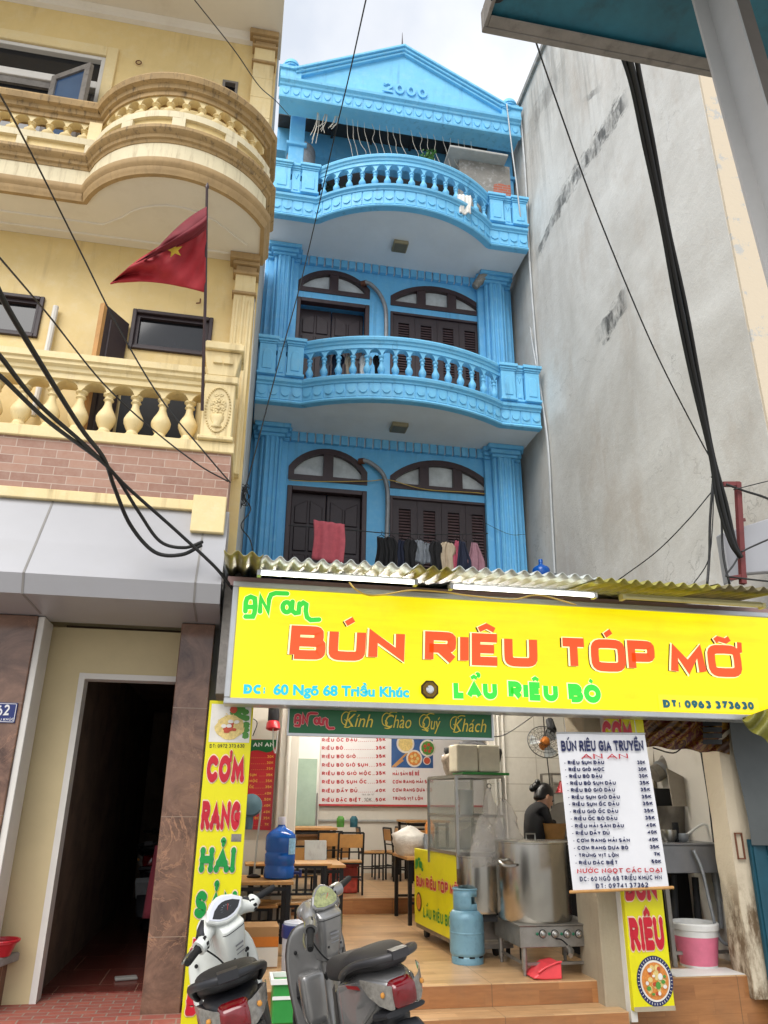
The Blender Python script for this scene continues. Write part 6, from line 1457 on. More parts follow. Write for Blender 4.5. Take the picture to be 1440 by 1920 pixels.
# condiments on the far table, box and sheet
for k, (u, v, mt, lb) in enumerate(((638, 1553, 'food_green', 'small dark condiment pot with yellow lid on the far table'), (663, 1553, 'teal', 'teal holder of chopsticks on the far table'))):
    c = P(u, 1556, T2[1] - .1); m = MB(); m.lathe([(.05, 0), (.055, .1), (.05, .11), (.03, .14)], (c.x, c.y, T2[2] + .001), 10); tag(m.build('condiment_pot' if k == 0 else 'chopstick_holder', mt, None, smooth=40), lb, 'pot' if k == 0 else 'holder')
c = P(585, 1574, 10.6); t_ = thing('cardboard_box', 'small open cardboard box behind the blue water bottle', 'box', (c.x, 10.6, c.z - .08)); m = MB(); m.box(c.x - .2, c.x + .2, 10.5, 10.8, c.z - .09, c.z + .04); m.build('body', 'cardboard', t_); m = MB(); m.add([(c.x - .2, 10.5, c.z + .04), (c.x + .22, 10.5, c.z + .04), (c.x + .25, 10.4, c.z + .07), (c.x - .23, 10.4, c.z + .07)], [(0, 1, 2, 3)]); m.build('flap', 'vinyl_pink', t_)
a, b = P(572, 1576, 9.3), P(611, 1640, 9.3); m = MB(); m.obox((a + b) / 2, ((b.x - a.x) / 2, 0, 0), (0, .01, 0), (0, .05, (a.z - b.z) / 2)); tag(m.build('leaning_board', 'grey_side', None, bevel=.004), 'plain grey panel leaning behind the dark chair back', 'panel')
# blue water bottles
def water_bottle(loc, s_, label, tap=True):
    t_ = thing('water_bottle', label, 'bottle', loc, 0, 'blue water bottles')
    pr = [(.115, 0), (.132, .012), (.135, .03), (.135, .09), (.128, .1), (.128, .115), (.135, .125), (.135, .2), (.127, .21), (.127, .222), (.135, .235), (.135, .33), (.128, .355), (.10, .385), (.055, .41), (.035, .425), (.03, .44), (.03, .45)]
    m = MB(); m.lathe([(r * s_, z * s_) for r, z in pr], n=28); m.build('body', 'water_blue', t_, smooth=45, local=True)
    m = MB(); m.lathe([(.033 * s_, .44 * s_), (.034 * s_, .5 * s_), (.03 * s_, .505 * s_)], n=16); m.build('cap', 'plastic_cap' if tap else 'water_blue', t_, smooth=40, local=True)
    if tap:
        m = MB()
        m.grid(lambda u, v: Vector((.1365 * s_ * math.sin(R(lerp(28, 70, u))), -.1365 * s_ * math.cos(R(lerp(28, 70, u))), lerp(.2, .33, v) * s_)), 8, 2); m.build('paper_label', mk('bottle_label', '#8fbfe0', .5, var=.35, scale=40).m, t_, local=True)
        m = MB(); m.cyl((.13 * s_, -.05 * s_, .05 * s_), (.19 * s_, -.08 * s_, .05 * s_), .014, 8); m.cyl((.18 * s_, -.075 * s_, .02 * s_), (.18 * s_, -.075 * s_, .08 * s_), .013, 8); m.build('tap', 'house_blue', t_, smooth=40, local=True)
    return t_
c = P(523, 1643, T1[1] - .08); sc_ = (P(553, 1590, c.y).x - P(496, 1590, c.y).x) / .27
water_bottle((c.x, c.y, T1[2] + .001), sc_, 'big blue water bottle standing on the front wooden table')
yj = 10.4; a = P(1015, 1074, yj); hb = zA + (yj - 5.08) * .12 + (yj - 5.9) * .11 + .03
wb = water_bottle((a.x, yj, max(hb, P(1015, 1050, yj).z - .5)), 1.0, 'blue water bottle on the awning roof beside the blue house', False)
# small grey blue fan with stem on the front table
c = P(476, 1640, T1[1] + .05); t_ = thing('table_fan', 'grey blue folding table fan on a thin stem at the edge of the upright banner', 'fan', (c.x, T1[1] + .05, T1[2]))
hd = P(470, 1510, c.y); m = MB(); m.lathe([(.06, 0), (.07, .012), (.02, .03)], (c.x, c.y, T1[2] + .001), 16); m.build('base', 'black_metal', t_, smooth=40); m = MB(); m.tube(catmull([Vector((c.x, c.y, T1[2] + .02)), Vector((c.x + .01, c.y, (T1[2] + hd.z) / 2)), Vector((c.x + .02, c.y, hd.z)), Vector((hd.x, c.y, hd.z + .07))], 5), .009, 6); m.build('stem', 'alu', t_, smooth=40)
m = MB(); m.lathe([(.02, -.04), (.08, -.03), (.11, .0), (.10, .03), (.03, .045)], n=18, M4=Matrix.Translation(hd) @ Matrix.Rotation(R(70), 4, 'X')); m.build('head', mk('fan_blue', '#4c6a78', .45).m, t_, smooth=40); q = P(464, 1542, c.y); m = MB(); m.lathe([(.05, -.06), (.055, 0), (.05, .05), (.02, .06)], q, 14); m.build('motor', 'fan_blue', t_, smooth=40)
# items under the front table: barrel, carton, crate
p = G_(560, 1862, FZ); yb_ = 6.62; c = P(562, 1728, yb_); r_ = P(592, 1760, yb_).x - c.x
t_ = thing('plastic_barrel', 'white plastic barrel with a blue lid between the two scooters', 'barrel', (c.x, yb_, FZ)); hh = c.z - FZ
m = MB(); m.lathe([(r_ * .9, 0), (r_ * .95, .01), (r_, hh * .8), (r_ * .98, hh - .1)], (c.x, yb_, FZ + .001), 24); m.build('body', mk('milky', '#aeb2bf', .4).m, t_, smooth=40); m = MB(); m.lathe([(r_ * 1.03, hh - .105), (r_ * 1.05, hh - .1), (r_ * 1.05, hh - .02), (r_ * .98, hh - .015)], (c.x, yb_, FZ), 24); m.build('lid_band', 'house_blue', t_, smooth=40); m = MB(); m.lathe([(r_ * .97, hh - .02), (r_ * .95, hh), (r_ * .5, hh + .01)], (c.x, yb_, FZ), 24); m.build('lid', 'milky', t_, smooth=40)
y_ = 6.9; a, b = P(470, 1735, y_), P(520, 1800, y_); t_ = thing('carton', 'open carton with an orange strip behind the white scooter', 'carton', ((a.x + b.x) / 2, y_, FZ)); zt_ = P(500, 1738, y_).z
m = MB(); m.box(a.x - .1, b.x, y_, y_ + .3, FZ + .001, zt_); m.build('body', 'cardboard', t_); m = MB(); m.box(a.x - .1, b.x + .001, y_ - .003, y_ - .001, zt_ - .14, zt_ - .07); m.build('orange_strip', 'orange_motor', t_); m = MB(); m.box(a.x - .1, b.x + .001, y_ - .003, y_ - .001, FZ + .01, zt_ - .145); m.build('white_side', 'white_plain', t_)
mk('crate_green', '#2f8a3c', .4); y_ = 5.97; a, b = P(512, 1832, y_), P(650, 1832, y_); zt_ = P(560, 1828, y_).z
t_ = thing('green_crate', 'green plastic crate with white rim on the step between the scooters', 'crate', ((a.x + b.x) / 2, y_, .21)); m = MB(); m.box(a.x, b.x, y_ - .11, y_ + .11, .212, zt_ - .03); m.build('body', 'crate_green', t_, bevel=.01); m = MB(); bz0 = zt_ - .03
for q0, q1, r0, r1 in ((a.x - .02, b.x + .02, y_ - .13, y_ - .11), (a.x - .02, b.x + .02, y_ + .11, y_ + .13), (a.x - .02, a.x, y_ - .11, y_ + .11), (b.x, b.x + .02, y_ - .11, y_ + .11)): m.box(q0, q1, r0, r1, bz0, zt_)
m.box(a.x - .005, b.x + .005, y_ - .116, y_ - .1105, zt_ - .12, zt_ - .10); m.build('rim', 'white_plain', t_)
# red crate and basket under the far chair
p = G_(650, 1680, F2); t_ = thing('red_crate', 'red plastic crate on the floor under the chair facing the menu board', 'crate', (p.x - .02, p.y + .3, F2)); m = MB(); m.box(p.x - .17, p.x + .17, p.y + .25, p.y + .5, F2 + .001, F2 + .3); m.build('body', mk('crate_red', '#a3382a', .45, var=.3, scale=20).m, t_, bevel=.01); m = MB(); m.box(p.x - .18, p.x + .18, p.y + .24, p.y + .51, F2 + .301, F2 + .33); m.build('rim', 'crate_red', t_)
# white plastic bag and cup on the low table
def sack(name, label, c, rx, ry, h, mat, cat='bag', tie=True, parent=None, seed=1):
    rnd = random.Random(seed); rs = []; n = 16
    for i in range(12):
        t = i / 11; pr = (.75 + .35 * math.sin(t * 2.6)) if t < .78 else lerp(.8, .18 if tie else .6, (t - .78) / .22)
        rs.append([Vector((c[0] + rx * pr * math.cos(k * 6.283 / n) * (1 + rnd.uniform(-.07, .07)), c[1] + ry * pr * math.sin(k * 6.283 / n) * (1 + rnd.uniform(-.07, .07)), c[2] + h * t + rnd.uniform(-.01, .01))) for k in range(n)])
    m = MB(); m.rings(rs); o = m.build(name, mat, None, smooth=True); return tag(o, label, cat)
c = P(768, 1602, T3[1] - .1); sack('plastic_bag', 'bulging white plastic bag on the low table by the cart', (c.x, T3[1] - .1, T3[2] + .002), .19, .16, .31, 'bag_white', seed=3)
c = P(803, 1600, T3[1] - .25); m = MB(); m.lathe([(.05, 0), (.056, .16), (.05, .17), (.05, .2)], (c.x, c.y, P(803, 1600, c.y).z), 14); tag(m.build('cup_stack', 'cloth_grey', None, smooth=40), 'stack of grey cups right of the white plastic bag', 'cups')
c = P(806, 1567, T3[1] - .2); sack('snack_bag', 'clear bag of orange snacks hanging at the left edge of the glass case', (c.x, c.y, c.z - .06), .05, .05, .24, 'food_orange', seed=9)

# ---- food cart with glass case
fz = FZ
near, far = G_(864, 1772, .47), G_(777, 1729, .47); xcl = (near.x + far.x) / 2
cart = thing('food_cart', 'wheeled food cart with yellow side panel and a tall glass case', 'cart', (near.x, near.y, FZ))
dv = Vector((far.x - near.x, far.y - near.y, 0)); Lc = dv.length; dv.normalize(); nv = Vector((-dv.y, dv.x, 0))
if nv.x > 0: nv = -nv                                       # towards the viewer's left
def cp(a, h, o=0): return Vector((near.x, near.y, 0)) + dv * a + nv * o + Vector((0, 0, h))
zt_n = P(868, 1606, near.y).z
m = MB(); m.obox(cp(Lc / 2, (.47 + zt_n) / 2, -.012), dv * Lc / 2, nv * .01, (0, 0, (zt_n - .47) / 2)); m.build('side_panel', 'vinyl_yellow', cart, bevel=.006)
cf = Face(cp(Lc, 0, 0), -dv, (0, 0, 1))
if cf.n.dot(nv) < 0: pass
mr_, mg_ = MB(), MB(); Zc = lambda x, y: (760 + x / 8, 1580 + y / 8)
cf.text(mr_, 'BÚN RIÊU TÓP MỠ', Zc(168, 645), Zc(795, 815), 19, .003, .24, True, .1); cf.text(mg_, 'LẨU RIÊU BÒ', Zc(275, 1115), Zc(705, 1285), 20, .003, .2, False, .16)
me_ = MB(); cf.text(me_, 'BÚN RIÊU TÓP MỠ', Zc(168, 645), Zc(795, 815), 19, .001, .24, True, .1, grow=.12)
logo(cf, mg_, lambda x, y: Zc(155 + (x - 465) / 850 * 115, 225 + (y - 480) / 330 * 170 + (x - 465) / 850 * 20), .028, .003)
me_.build('lettering_edge', 'vinyl_pink', cart); mr_.build('lettering', 'vinyl_red', cart); mg_.build('lettering', 'vinyl_green', cart)
c = cf.uv(*Zc(205, 885)); m = MB(); disc(cf, m, c[0], c[1], .085, .002); bpic = m.build('bowl_picture', 'plaque_dark', cart); m = MB(); disc(cf, m, c[0], c[1], .068, .004); m.build('soup', 'food_orange', bpic)
wc = .46
m = MB(); m.obox(cp(Lc / 2, .45, -wc / 2 - .02), dv * (Lc / 2), nv * wc / 2, (0, 0, .018)); m.obox(cp(Lc / 2, zt_n - .03, -wc / 2 - .02), dv * (Lc / 2), nv * wc / 2, (0, 0, .018)); m.obox(cp(.012, (.47 + zt_n) / 2, -wc / 2 - .02), dv * .01, nv * wc / 2, (0, 0, (zt_n - .53) / 2)); m.build('body', 'steel_dull', cart)
for a in (.15, Lc - .15):
    for o in (-.08, -wc + .08):
        t = cp(a, 0, o); m = MB(); m.lathe([(.02, -.02), (.05, -.02), (.055, 0), (.05, .02), (.02, .02)], n=14, M4=Matrix.Translation((t.x, t.y, FZ + .056)) @ Matrix.Rotation(R(90), 4, 'Y')); m.box(t.x - .012, t.x + .012, t.y - .02, t.y + .02, FZ + .06, .43); m.build('wheel', 'soft_dark', cart, smooth=40)
# glass case: steel edges, panes, shelf
gl0, gl1 = .02, None; pf_ = P(813, 1600, near.y + .5)
zc1 = P(868, 1456, near.y).z; Lg = Lc * .62
ca = thing('glass_case', None, None, cp(0, zt_n)); ca.parent = cart; ca.matrix_parent_inverse = WM(cart).inverted()
m = MB(); r = .011; cor = [(0.02, 0), (Lg, 0), (Lg, -wc), (0.02, -wc)]; zm_ = P(868, 1530, near.y).z
for a, o in cor: m.bar(cp(a, zt_n - .1, o), cp(a, zc1, o), .026, .026)
for i in range(4):
    (a, o), (a2, o2) = cor[i], cor[(i + 1) % 4]
    for z in (zt_n + .02, zm_, zc1): m.bar(cp(a, z, o), cp(a2, z, o2), .022, .022)
m.build('frame', 'steel', ca)
m = MB(); m.obox(cp((Lg + .02) / 2, zc1 + .013, -wc / 2), dv * Lg / 2, nv * wc / 2, (0, 0, .004)); m.build('top', 'steel_dull', ca)
for a, o, ax, l in ((Lg / 2, 0, dv, Lg / 2 - .02), (.02, -wc / 2, nv, wc / 2 - .02), (Lg, -wc / 2, nv, wc / 2 - .02)):
    m = MB(); oth = nv if ax is dv else dv; m.obox(cp(a, (zt_n + zc1) / 2, o), ax * l, oth * .002, (0, 0, (zc1 - zt_n) / 2 - .02)); m.build('glass_pane', 'case_glass', ca)
m = MB(); m.obox(cp((Lg + .02) / 2, zm_, -wc / 2), dv * (Lg / 2 - .02), nv * (wc / 2 - .02), (0, 0, .004)); m.build('shelf', 'case_glass', ca)
# content of the case and things on it
c = cp(.3, zm_ + .006, -.2); m = MB(); m.lathe([(.06, 0), (.075, .22), (.07, .22)], c, 14); tag(m.build('foam_cups', 'white_plain', None, smooth=40), 'stack of white cups inside the upper glass case', 'cups')
c = cp(.25, zt_n + .03, -.3); sack('herb_bag', 'pale bag lying on the lower floor of the glass case', c, .2, .18, .22, 'plastic_bag', seed=4)
for i, (o, lb) in enumerate(((-.14, 'beige foam box on the glass case, left of two'), (-.40, 'beige foam box on the glass case, right of two'))):
    c = cp(.16, zc1 + .045, -.13 - .22 * i); m = MB(); m.obox(c + Vector((0, 0, .12)), dv * .11, nv * .105, (0, 0, .12)); tag(m.build('foam_box', 'foam', None, bevel=.01), lb, 'box', 'foam boxes on the glass case')
c = cp(.16, zc1 + .03, -.3); m = MB(); m.obox(c, dv * .14, nv * .23, (0, 0, .011)); tag(m.build('green_tray', 'crate_green', None, bevel=.004), 'thin green tray under the two foam boxes', 'tray')
c = cp(.46, zc1 + .02, -.18); sack('dry_food_bag', 'clear bag with brown dried food and a blue stripe on the glass case', c, .14, .12, .25, mk('snack_bag', '#a89a8a', .3, var=.5, scale=25).m, seed=5)
c = cp(.34, zc1 + .02, -.16); m = MB(); m.obox(c + Vector((0, 0, .14)), dv * .02 + Vector((0, 0, .03)), nv * .02, (0, 0, .12)); tag(m.build('blue_packet', 'food_blue', None, bevel=.004), 'slim blue and white packet leaning between bag and foam boxes', 'packet')
c = cp(.6, zc1 + .02, -.4); sack('black_bag', 'black plastic bag heaped behind the foam boxes on the glass case', c, .26, .2, .36, 'cloth_black', seed=6)
# hanging clear bags at the front of the case
for k, (u, v, rx, h, lb) in enumerate(((915, 1478, .12, .5, 'long clear plastic bag hanging from a hook on the glass case'), (945, 1500, .18, .5, 'wide bunch of clear plastic bags between glass case and big pot'), (905, 1530, .16, .4, 'crumpled clear bag under the hook of the glass case'))):
    c = P(u, v, near.y - .08 - .03 * k); rnd = random.Random(20 + k); rs = []
    for i in range(11):
        t = i / 10; rr = rx * (.12 + .95 * t ** .7) * (1 if t < .85 else .85)
        rs.append([Vector((c.x + rr * math.cos(q * .449) * (1 + rnd.uniform(-.2, .2)) + .03 * t, c.y + rr * .35 * math.sin(q * .449) * (1 + rnd.uniform(-.3, .3)), c.z - h * t + rnd.uniform(-.015, .015))) for q in range(14)])
    m = MB(); m.rings(rs); tag(m.build('hanging_bag', 'plastic_bag', None, smooth=True), lb, 'bag', 'clear plastic bags on the glass case')
c = P(917, 1474, near.y - .05); m = MB(); m.tube([c + Vector((.02 * math.cos(a * .5), 0, .02 * math.sin(a * .5))) for a in range(13)] + [c + Vector((0, 0, -.05))], .004, 5); m.build('hook', 'black_metal', cart)

# ---- pots and burner
ys = 6.3; sl, sr = P(975, 1750, ys).x, P(1120, 1750, ys).x; zs1, zs0 = P(1047, 1736, ys).z, P(1047, 1776, ys).z
st = thing('gas_burner', 'stainless steel burner table with four round knobs under the big pot', 'stove', ((sl + sr) / 2, ys, FZ)); dpt = .62
m = MB(); m.box(sl, sr, ys, ys + dpt, zs0, zs1); m.box(sl - .01, sr + .01, ys - .012, ys + dpt + .01, zs1 + .0005, zs1 + .012); m.build('body', 'steel_dull', st, bevel=.004)
for x, y in ((sl + .04, ys + .04), (sr - .04, ys + .04), (sl + .04, ys + dpt - .04), (sr - .04, ys + dpt - .04)): m = MB(); m.cyl((x, y, FZ + .04), (x, y, zs0 - .001), .022, 12); m.cyl((x, y, FZ + .001), (x, y, FZ + .04), .014, 10); m.build('leg', 'steel_dull', st, smooth=40)
m = MB(); zb2 = P(1047, 1808, ys).z
m.bar((sl + .04, ys + .04, zb2), (sr - .04, ys + .04, zb2), .014, .02); m.bar((sl + .04, ys + .04, zb2), (sl + .04, ys + dpt - .04, zb2), .014, .02); m.bar((sr - .04, ys + .04, zb2), (sr - .04, ys + dpt - .04, zb2), .014, .02); m.build('stretcher', 'steel_dull', st)
for i, u in enumerate((1017.5, 1040, 1063, 1085)):
    c = P(u, 1751, ys - .0); m = MB(); m.lathe([(.026, 0), (.026, .012), (.018, .016), (.017, .03), (.012, .034)], n=18, M4=Matrix.Translation(c) @ Matrix.Rotation(R(90), 4, 'X')); kb_ = m.build('knob', 'steel', st, smooth=40); m = MB(); m.lathe([(.031, 0), (.031, .004)], n=18, M4=Matrix.Translation(c) @ Matrix.Rotation(R(90), 4, 'X')); m.build('bezel', 'black_metal', kb_)
    c = P(u - 10.5, 1751, ys); m = MB(); m.lathe([(.011, 0), (.011, .008), (.006, .011)], n=12, M4=Matrix.Translation(c) @ Matrix.Rotation(R(90), 4, 'X')); m.build('indicator', mk('indicator_green', '#0c5c40', .3).m if 'indicator_green' not in M else 'indicator_green', st, smooth=40)
c = P(1105, 1750, ys - .002); m = MB(); m.box(c.x - .022, c.x + .022, ys - .004, ys - .001, c.z - .01, c.z + .01); m.build('rating_plate', 'cardboard', st)
c = P(1063, 1776, ys + .02); d_ = P(1070, 1792, ys - .08); m = MB(); m.tube([c, c + Vector((.01, -.05, -.02)), d_], [.026, .026, .018], 10); tp = m.build('tap', 'steel_dull', st, smooth=40); m = MB(); m.tube(catmull([P(1042, 1760, ys - .02), P(1053, 1762, ys - .05), P(1064, 1772, ys - .06)], 4), .006, 6); m.build('tap_lever', 'black_metal', tp)
yp = ys + .31; c = P(1004, 1735, yp); rp = (P(1068, 1640, yp).x - P(940, 1640, yp).x) / 2; zp1 = P(1004, 1580, yp).z
pt = thing('stock_pot', 'biggest steel stock pot standing on the burner table', 'pot', (c.x, yp, zs1 + .013)); zb2 = zs1 + .0135
mk('pot_steel', '#b0aea8', .22, 1.0, var=.1, scale=5); M['pot_steel'].node_tree.nodes['Principled BSDF'].inputs['Anisotropic'].default_value = .5
m = MB(); m.lathe([(rp * .97, zb2), (rp, zb2 + .02), (rp, zp1), (rp * 1.02, zp1 + .004), (rp * 1.02, zp1 + .012), (rp * .98, zp1 + .012), (rp * .98, zp1 - .1)], (c.x, yp, 0), 48); m.build('body', 'pot_steel', pt, smooth=30)
m = MB(); m.lathe([(rp * 1.0, zp1 + .013), (rp * .95, zp1 + .018), (rp * .3, zp1 + .024), (.02, zp1 + .025)], (c.x, yp, 0), 40); ld = m.build('lid', 'pot_steel', pt, smooth=40); m = MB(); q = P(1012, 1577, yp); m.tube([(c.x - .04, yp, zp1 + .022), (c.x - .04, yp, zp1 + .07), (c.x + .04, yp, zp1 + .07), (c.x + .04, yp, zp1 + .022)], .006, 6); m.build('handle', 'steel', ld)
m = MB(); q = Vector((c.x - rp * .95, yp - .1, zp1 - .13)); m.tube(catmull([q, q + Vector((-.05, -.04, 0)), q + Vector((-.03, -.12, -.03)), q + Vector((.06, -.13, -.03))], 4), .012, 8); m.build('handle', 'steel', pt, smooth=40)
yp2 = 7.0; c = P(905, 1745, yp2); rp2 = P(952, 1650, yp2).x - P(908, 1650, yp2).x; z1 = P(905, 1607, yp2).z; z0 = P(905, 1708, yp2).z
pt2 = thing('stock_pot', 'second steel stock pot half hidden behind the gas cylinder', 'pot', (c.x, yp2, z0)); m = MB(); m.lathe([(rp2 * .97, z0), (rp2, z0 + .02), (rp2, z1), (rp2 * 1.04, z1 + .004), (rp2 * 1.04, z1 + .016), (rp2 * .96, z1 + .016)], (c.x, yp2, 0), 40); m.build('body', 'pot_steel', pt2, smooth=30); m = MB(); q = Vector((c.x + rp2 * .6, yp2 - rp2 * .85, z1 - .1)); m.tube(catmull([q, q + Vector((.03, -.05, 0)), q + Vector((.12, -.03, 0)), q + Vector((.13, .06, 0))], 4), .01, 7); m.build('handle', 'steel', pt2, smooth=40)
m = MB(); m.box(c.x - rp2, c.x + rp2 + .1, yp2 - rp2 * .8, yp2 + rp2, z0 - .06, z0 - .002)
for x in (c.x - rp2 + .02, c.x + rp2 + .07):
    for y in (yp2 - rp2 * .75, yp2 + rp2 - .03): m.box(x - .015, x + .015, y - .015, y + .015, FZ + .001, z0 - .061)
tag(m.build('pot_stand', 'soft_dark', None), 'dark low stand under the second stock pot', 'stand')
# gas cylinder
c = G_(887, 1812, FZ); s_ = .153 / .15; gc = thing('gas_cylinder', 'dented blue grey gas cylinder standing before the food cart', 'gas cylinder', (c.x, c.y + .15, FZ)); kk = (P(918, 1740, c.y).x - P(855, 1740, c.y).x) / 2; hz = P(887, 1667, c.y + .1).z - FZ
pr = [(kk * .88, 0), (kk * .92, .0), (kk * .92, .05), (kk * .9, .055), (kk, .075), (kk, .085), (kk, hz * .39), (kk, hz * .40), (kk * 1.012, hz * .405), (kk * 1.012, hz * .415), (kk, hz * .42), (kk, hz * .43), (kk, hz * .59), (kk, hz * .6), (kk * .96, hz * .66), (kk * .82, hz * .705), (kk * .5, hz * .73)]
m = MB(); m.lathe(pr, (c.x, c.y + .15, FZ + .001), 32); m.build('body', 'gas_blue', gc, smooth=40)
m = MB(); rc = kk * .76
for a0_, a1_ in ((0, 238), (285, 360)):                       # collar with a hand hole
    pass
def collar(a_, z): return Vector((c.x + rc * math.sin(a_), c.y + .15 - rc * math.cos(a_), FZ + z))
n = 48; zl0, zl1, zl2, zl3 = hz * .70, hz * .80, hz * .90, hz
for i in range(n):
    a_, b_ = 6.283 * i / n, 6.283 * (i + 1) / n; mid = math.degrees((a_ + b_) / 2); hole = 10 < mid < 42 or 190 < mid < 222
    for z0_, z1_ in ((zl0, zl1), (zl1, zl2), (zl2, zl3)):
        if hole and z0_ == zl1: continue
        m.quad(collar(a_, z0_), collar(b_, z0_), collar(b_, z1_), collar(a_, z1_))
o = m.build('collar', 'gas_blue', gc); bm = bmesh.new(); bm.from_mesh(o.data); bmesh.ops.remove_doubles(bm, verts=bm.verts, dist=1e-4); bmesh.ops.recalc_face_normals(bm, faces=bm.faces); bm.to_mesh(o.data); bm.free(); o.data.shade_smooth(); sd_ = o.modifiers.new('s', 'SOLIDIFY'); sd_.thickness = .008
m = MB(); m.tube([collar(6.283 * i / 32, zl3) for i in range(33)], .008, 8, cap=False); m.build('rim', 'gas_blue', o, smooth=True)
m = MB(); m.cyl((c.x, c.y + .15, FZ + hz * .72), (c.x, c.y + .15, FZ + hz * .84), .025, 10); m.build('valve', 'soft_dark', gc)
m = MB()
for a_ in (-40, 0, 40): q = R(a_); m.obox((c.x + kk * .915 * math.sin(q), c.y + .15 - kk * .915 * math.cos(q), FZ + .056), (.022 * math.cos(q), .022 * math.sin(q), 0), (.004 * math.sin(q), -.004 * math.cos(q), 0), (0, 0, .006))
m.build('foot_slot', 'dark', gc)
# dustpan
c = G_(1027, 1838, FZ); t_ = thing('dustpan', 'pink plastic dustpan lying on the floor edge before the burner', 'dustpan', (c.x, c.y + .1, FZ)); y_ = c.y; a, b = P(1000, 1838, y_), P(1055, 1838, y_); zt_ = P(1040, 1805, y_).z
m = MB(); pl_ = [(a.x, FZ + .012), (a.x + .09, FZ + .002), (b.x, FZ + .002), (b.x, zt_), (a.x + .14, zt_ - .015), (a.x + .08, zt_ - .05)]; m.prism(pl_, lambda q, z: Vector((q, y_, z)), (0, .22, 0)); o = m.build('pan', 'pink_plastic', t_, bevel=.008); m = MB(); m.tube(catmull([(a.x + .04, y_ - .004, FZ + .05), (a.x + .1, y_ - .006, zt_ - .03), (a.x + .2, y_ - .004, zt_ + .002), (b.x, y_ - .004, zt_ + .004)], 4), .008, 6); m.build('rim', 'pink_plastic', t_, smooth=True)

# ---- wall fan, shelf, cook
yw = 7.4; c = P(1022, 1391, yw); t_ = thing('wall_fan', 'wall fan with wire cage and orange motor left of the price banner', 'fan', c); mt_ = Matrix.Translation(c) @ Matrix.Rotation(R(-18), 4, 'Y') @ Matrix.Rotation(R(62), 4, 'X')
m = MB()
for rr in (.06, .10, .14, .175): m.tube([mt_ @ Vector((rr * math.cos(i * .1963), rr * math.sin(i * .1963), .03 if rr < .17 else 0)) for i in range(33)], .0022 if rr < .17 else .005, 5, cap=False)
for i in range(24): a = i * 6.283 / 24; m.tube([mt_ @ Vector((.05 * math.cos(a), .05 * math.sin(a), .04)), mt_ @ Vector((.175 * math.cos(a), .175 * math.sin(a), 0)), mt_ @ Vector((.06 * math.cos(a), .06 * math.sin(a), -.08))], .0016, 4)
m.build('cage', 'cable_thin', t_)
m = MB()
for i in range(3): a = i * 2.094; m.grid(lambda u, v, a=a: mt_ @ Vector((lerp(.03, .155, u) * math.cos(a + lerp(0, .9, v)), lerp(.03, .155, u) * math.sin(a + lerp(0, .9, v)), lerp(-.03, .0, v))), 4, 4)
m.build('blade', 'pane_pale', t_, smooth=True); m = MB(); m.lathe([(.02, -.09), (.05, -.08), (.055, -.03), (.04, .035), (.01, .045)], n=14, M4=mt_); m.build('motor', 'orange_motor', t_, smooth=40); q = P(1035, 1368, yw + .1); m = MB(); m.tube([c + Vector((.0, .05, 0)), q, q + Vector((.02, .1, .1))], [.03, .05, .04], 8); m.build('bracket', 'cloth_black', t_, smooth=40)
m = MB(); m.tube(catmull([P(1018, 1330, yw), P(1023, 1395, yw + .2), P(1030, 1460, yw + .5), P(1036, 1540, yw + .6)], 5), .006, 5); tag(m.build('hanging_cable', 'cable_thin'), 'dark cord running down the kitchen wall past the fan', 'cord')
ysf = 8.6; xs0, xs1 = P(1036, 1490, ysf).x, P(1090, 1490, ysf).x; t_ = thing('wire_shelf', 'metal shelf rack against the kitchen wall half behind the price banner', 'shelf', (xs0, ysf, FZ)); zt_ = P(1036, 1452, ysf).z
m = MB()
for x in (xs0, xs1):
    for y in (ysf, ysf + .3): m.box(x - .012, x + .012, y - .012, y + .012, FZ + .001, zt_)
m.build('frame', 'steel_dull', t_)
for z in (zt_, P(1036, 1489, ysf).z, P(1036, 1526, ysf).z): m = MB(); m.box(xs0 - .012, xs1 + .012, ysf - .012, ysf + .31, z + .0005, z + .016); m.build('shelf', 'steel_dull', t_)
c = P(1053, 1487, ysf + .05); m = MB(); m.lathe([(.07, -.0), (.065, .01), (.01, .13)], (c.x, c.y, P(1036, 1489, ysf).z + .017), 12); tag(m.build('red_funnel', 'red_plastic', None, smooth=40), 'red cone on the middle board of the metal shelf rack', 'funnel')

# cook, seen from behind, bent over her work
def skin_body(name, joints, edges, mat, parent, levels=2):
    """joints: name->(pos, radius); one continuous skinned surface"""
    ks = list(joints); me = bpy.data.meshes.new(name); me.from_pydata([joints[k][0] for k in ks], [(ks.index(a), ks.index(b)) for a, b in edges], [])
    o = bpy.data.objects.new(name, me); col.objects.link(o); me.materials.append(M[mat]); md = o.modifiers.new('skin', 'SKIN')
    for i, k in enumerate(ks):
        r = joints[k][1]; me.skin_vertices[0].data[i].radius = (r, r) if not isinstance(r, tuple) else r
    me.skin_vertices[0].data[0].use_root = True; md.use_smooth_shade = True; s_ = o.modifiers.new('sub', 'SUBSURF'); s_.levels = levels; s_.render_levels = levels
    if parent: o.parent = parent; o.matrix_parent_inverse = WM(parent).inverted()
    return o
yk = 7.75; hc = P(1020, 1493, yk); hipx = P(1000, 1590, yk).x; t_ = thing('person', 'woman in black with her hair in a bun bending over behind the big pot', 'person', (hipx, yk, FZ))
V_ = lambda u, v, dy=0: P(u, v, yk + dy)
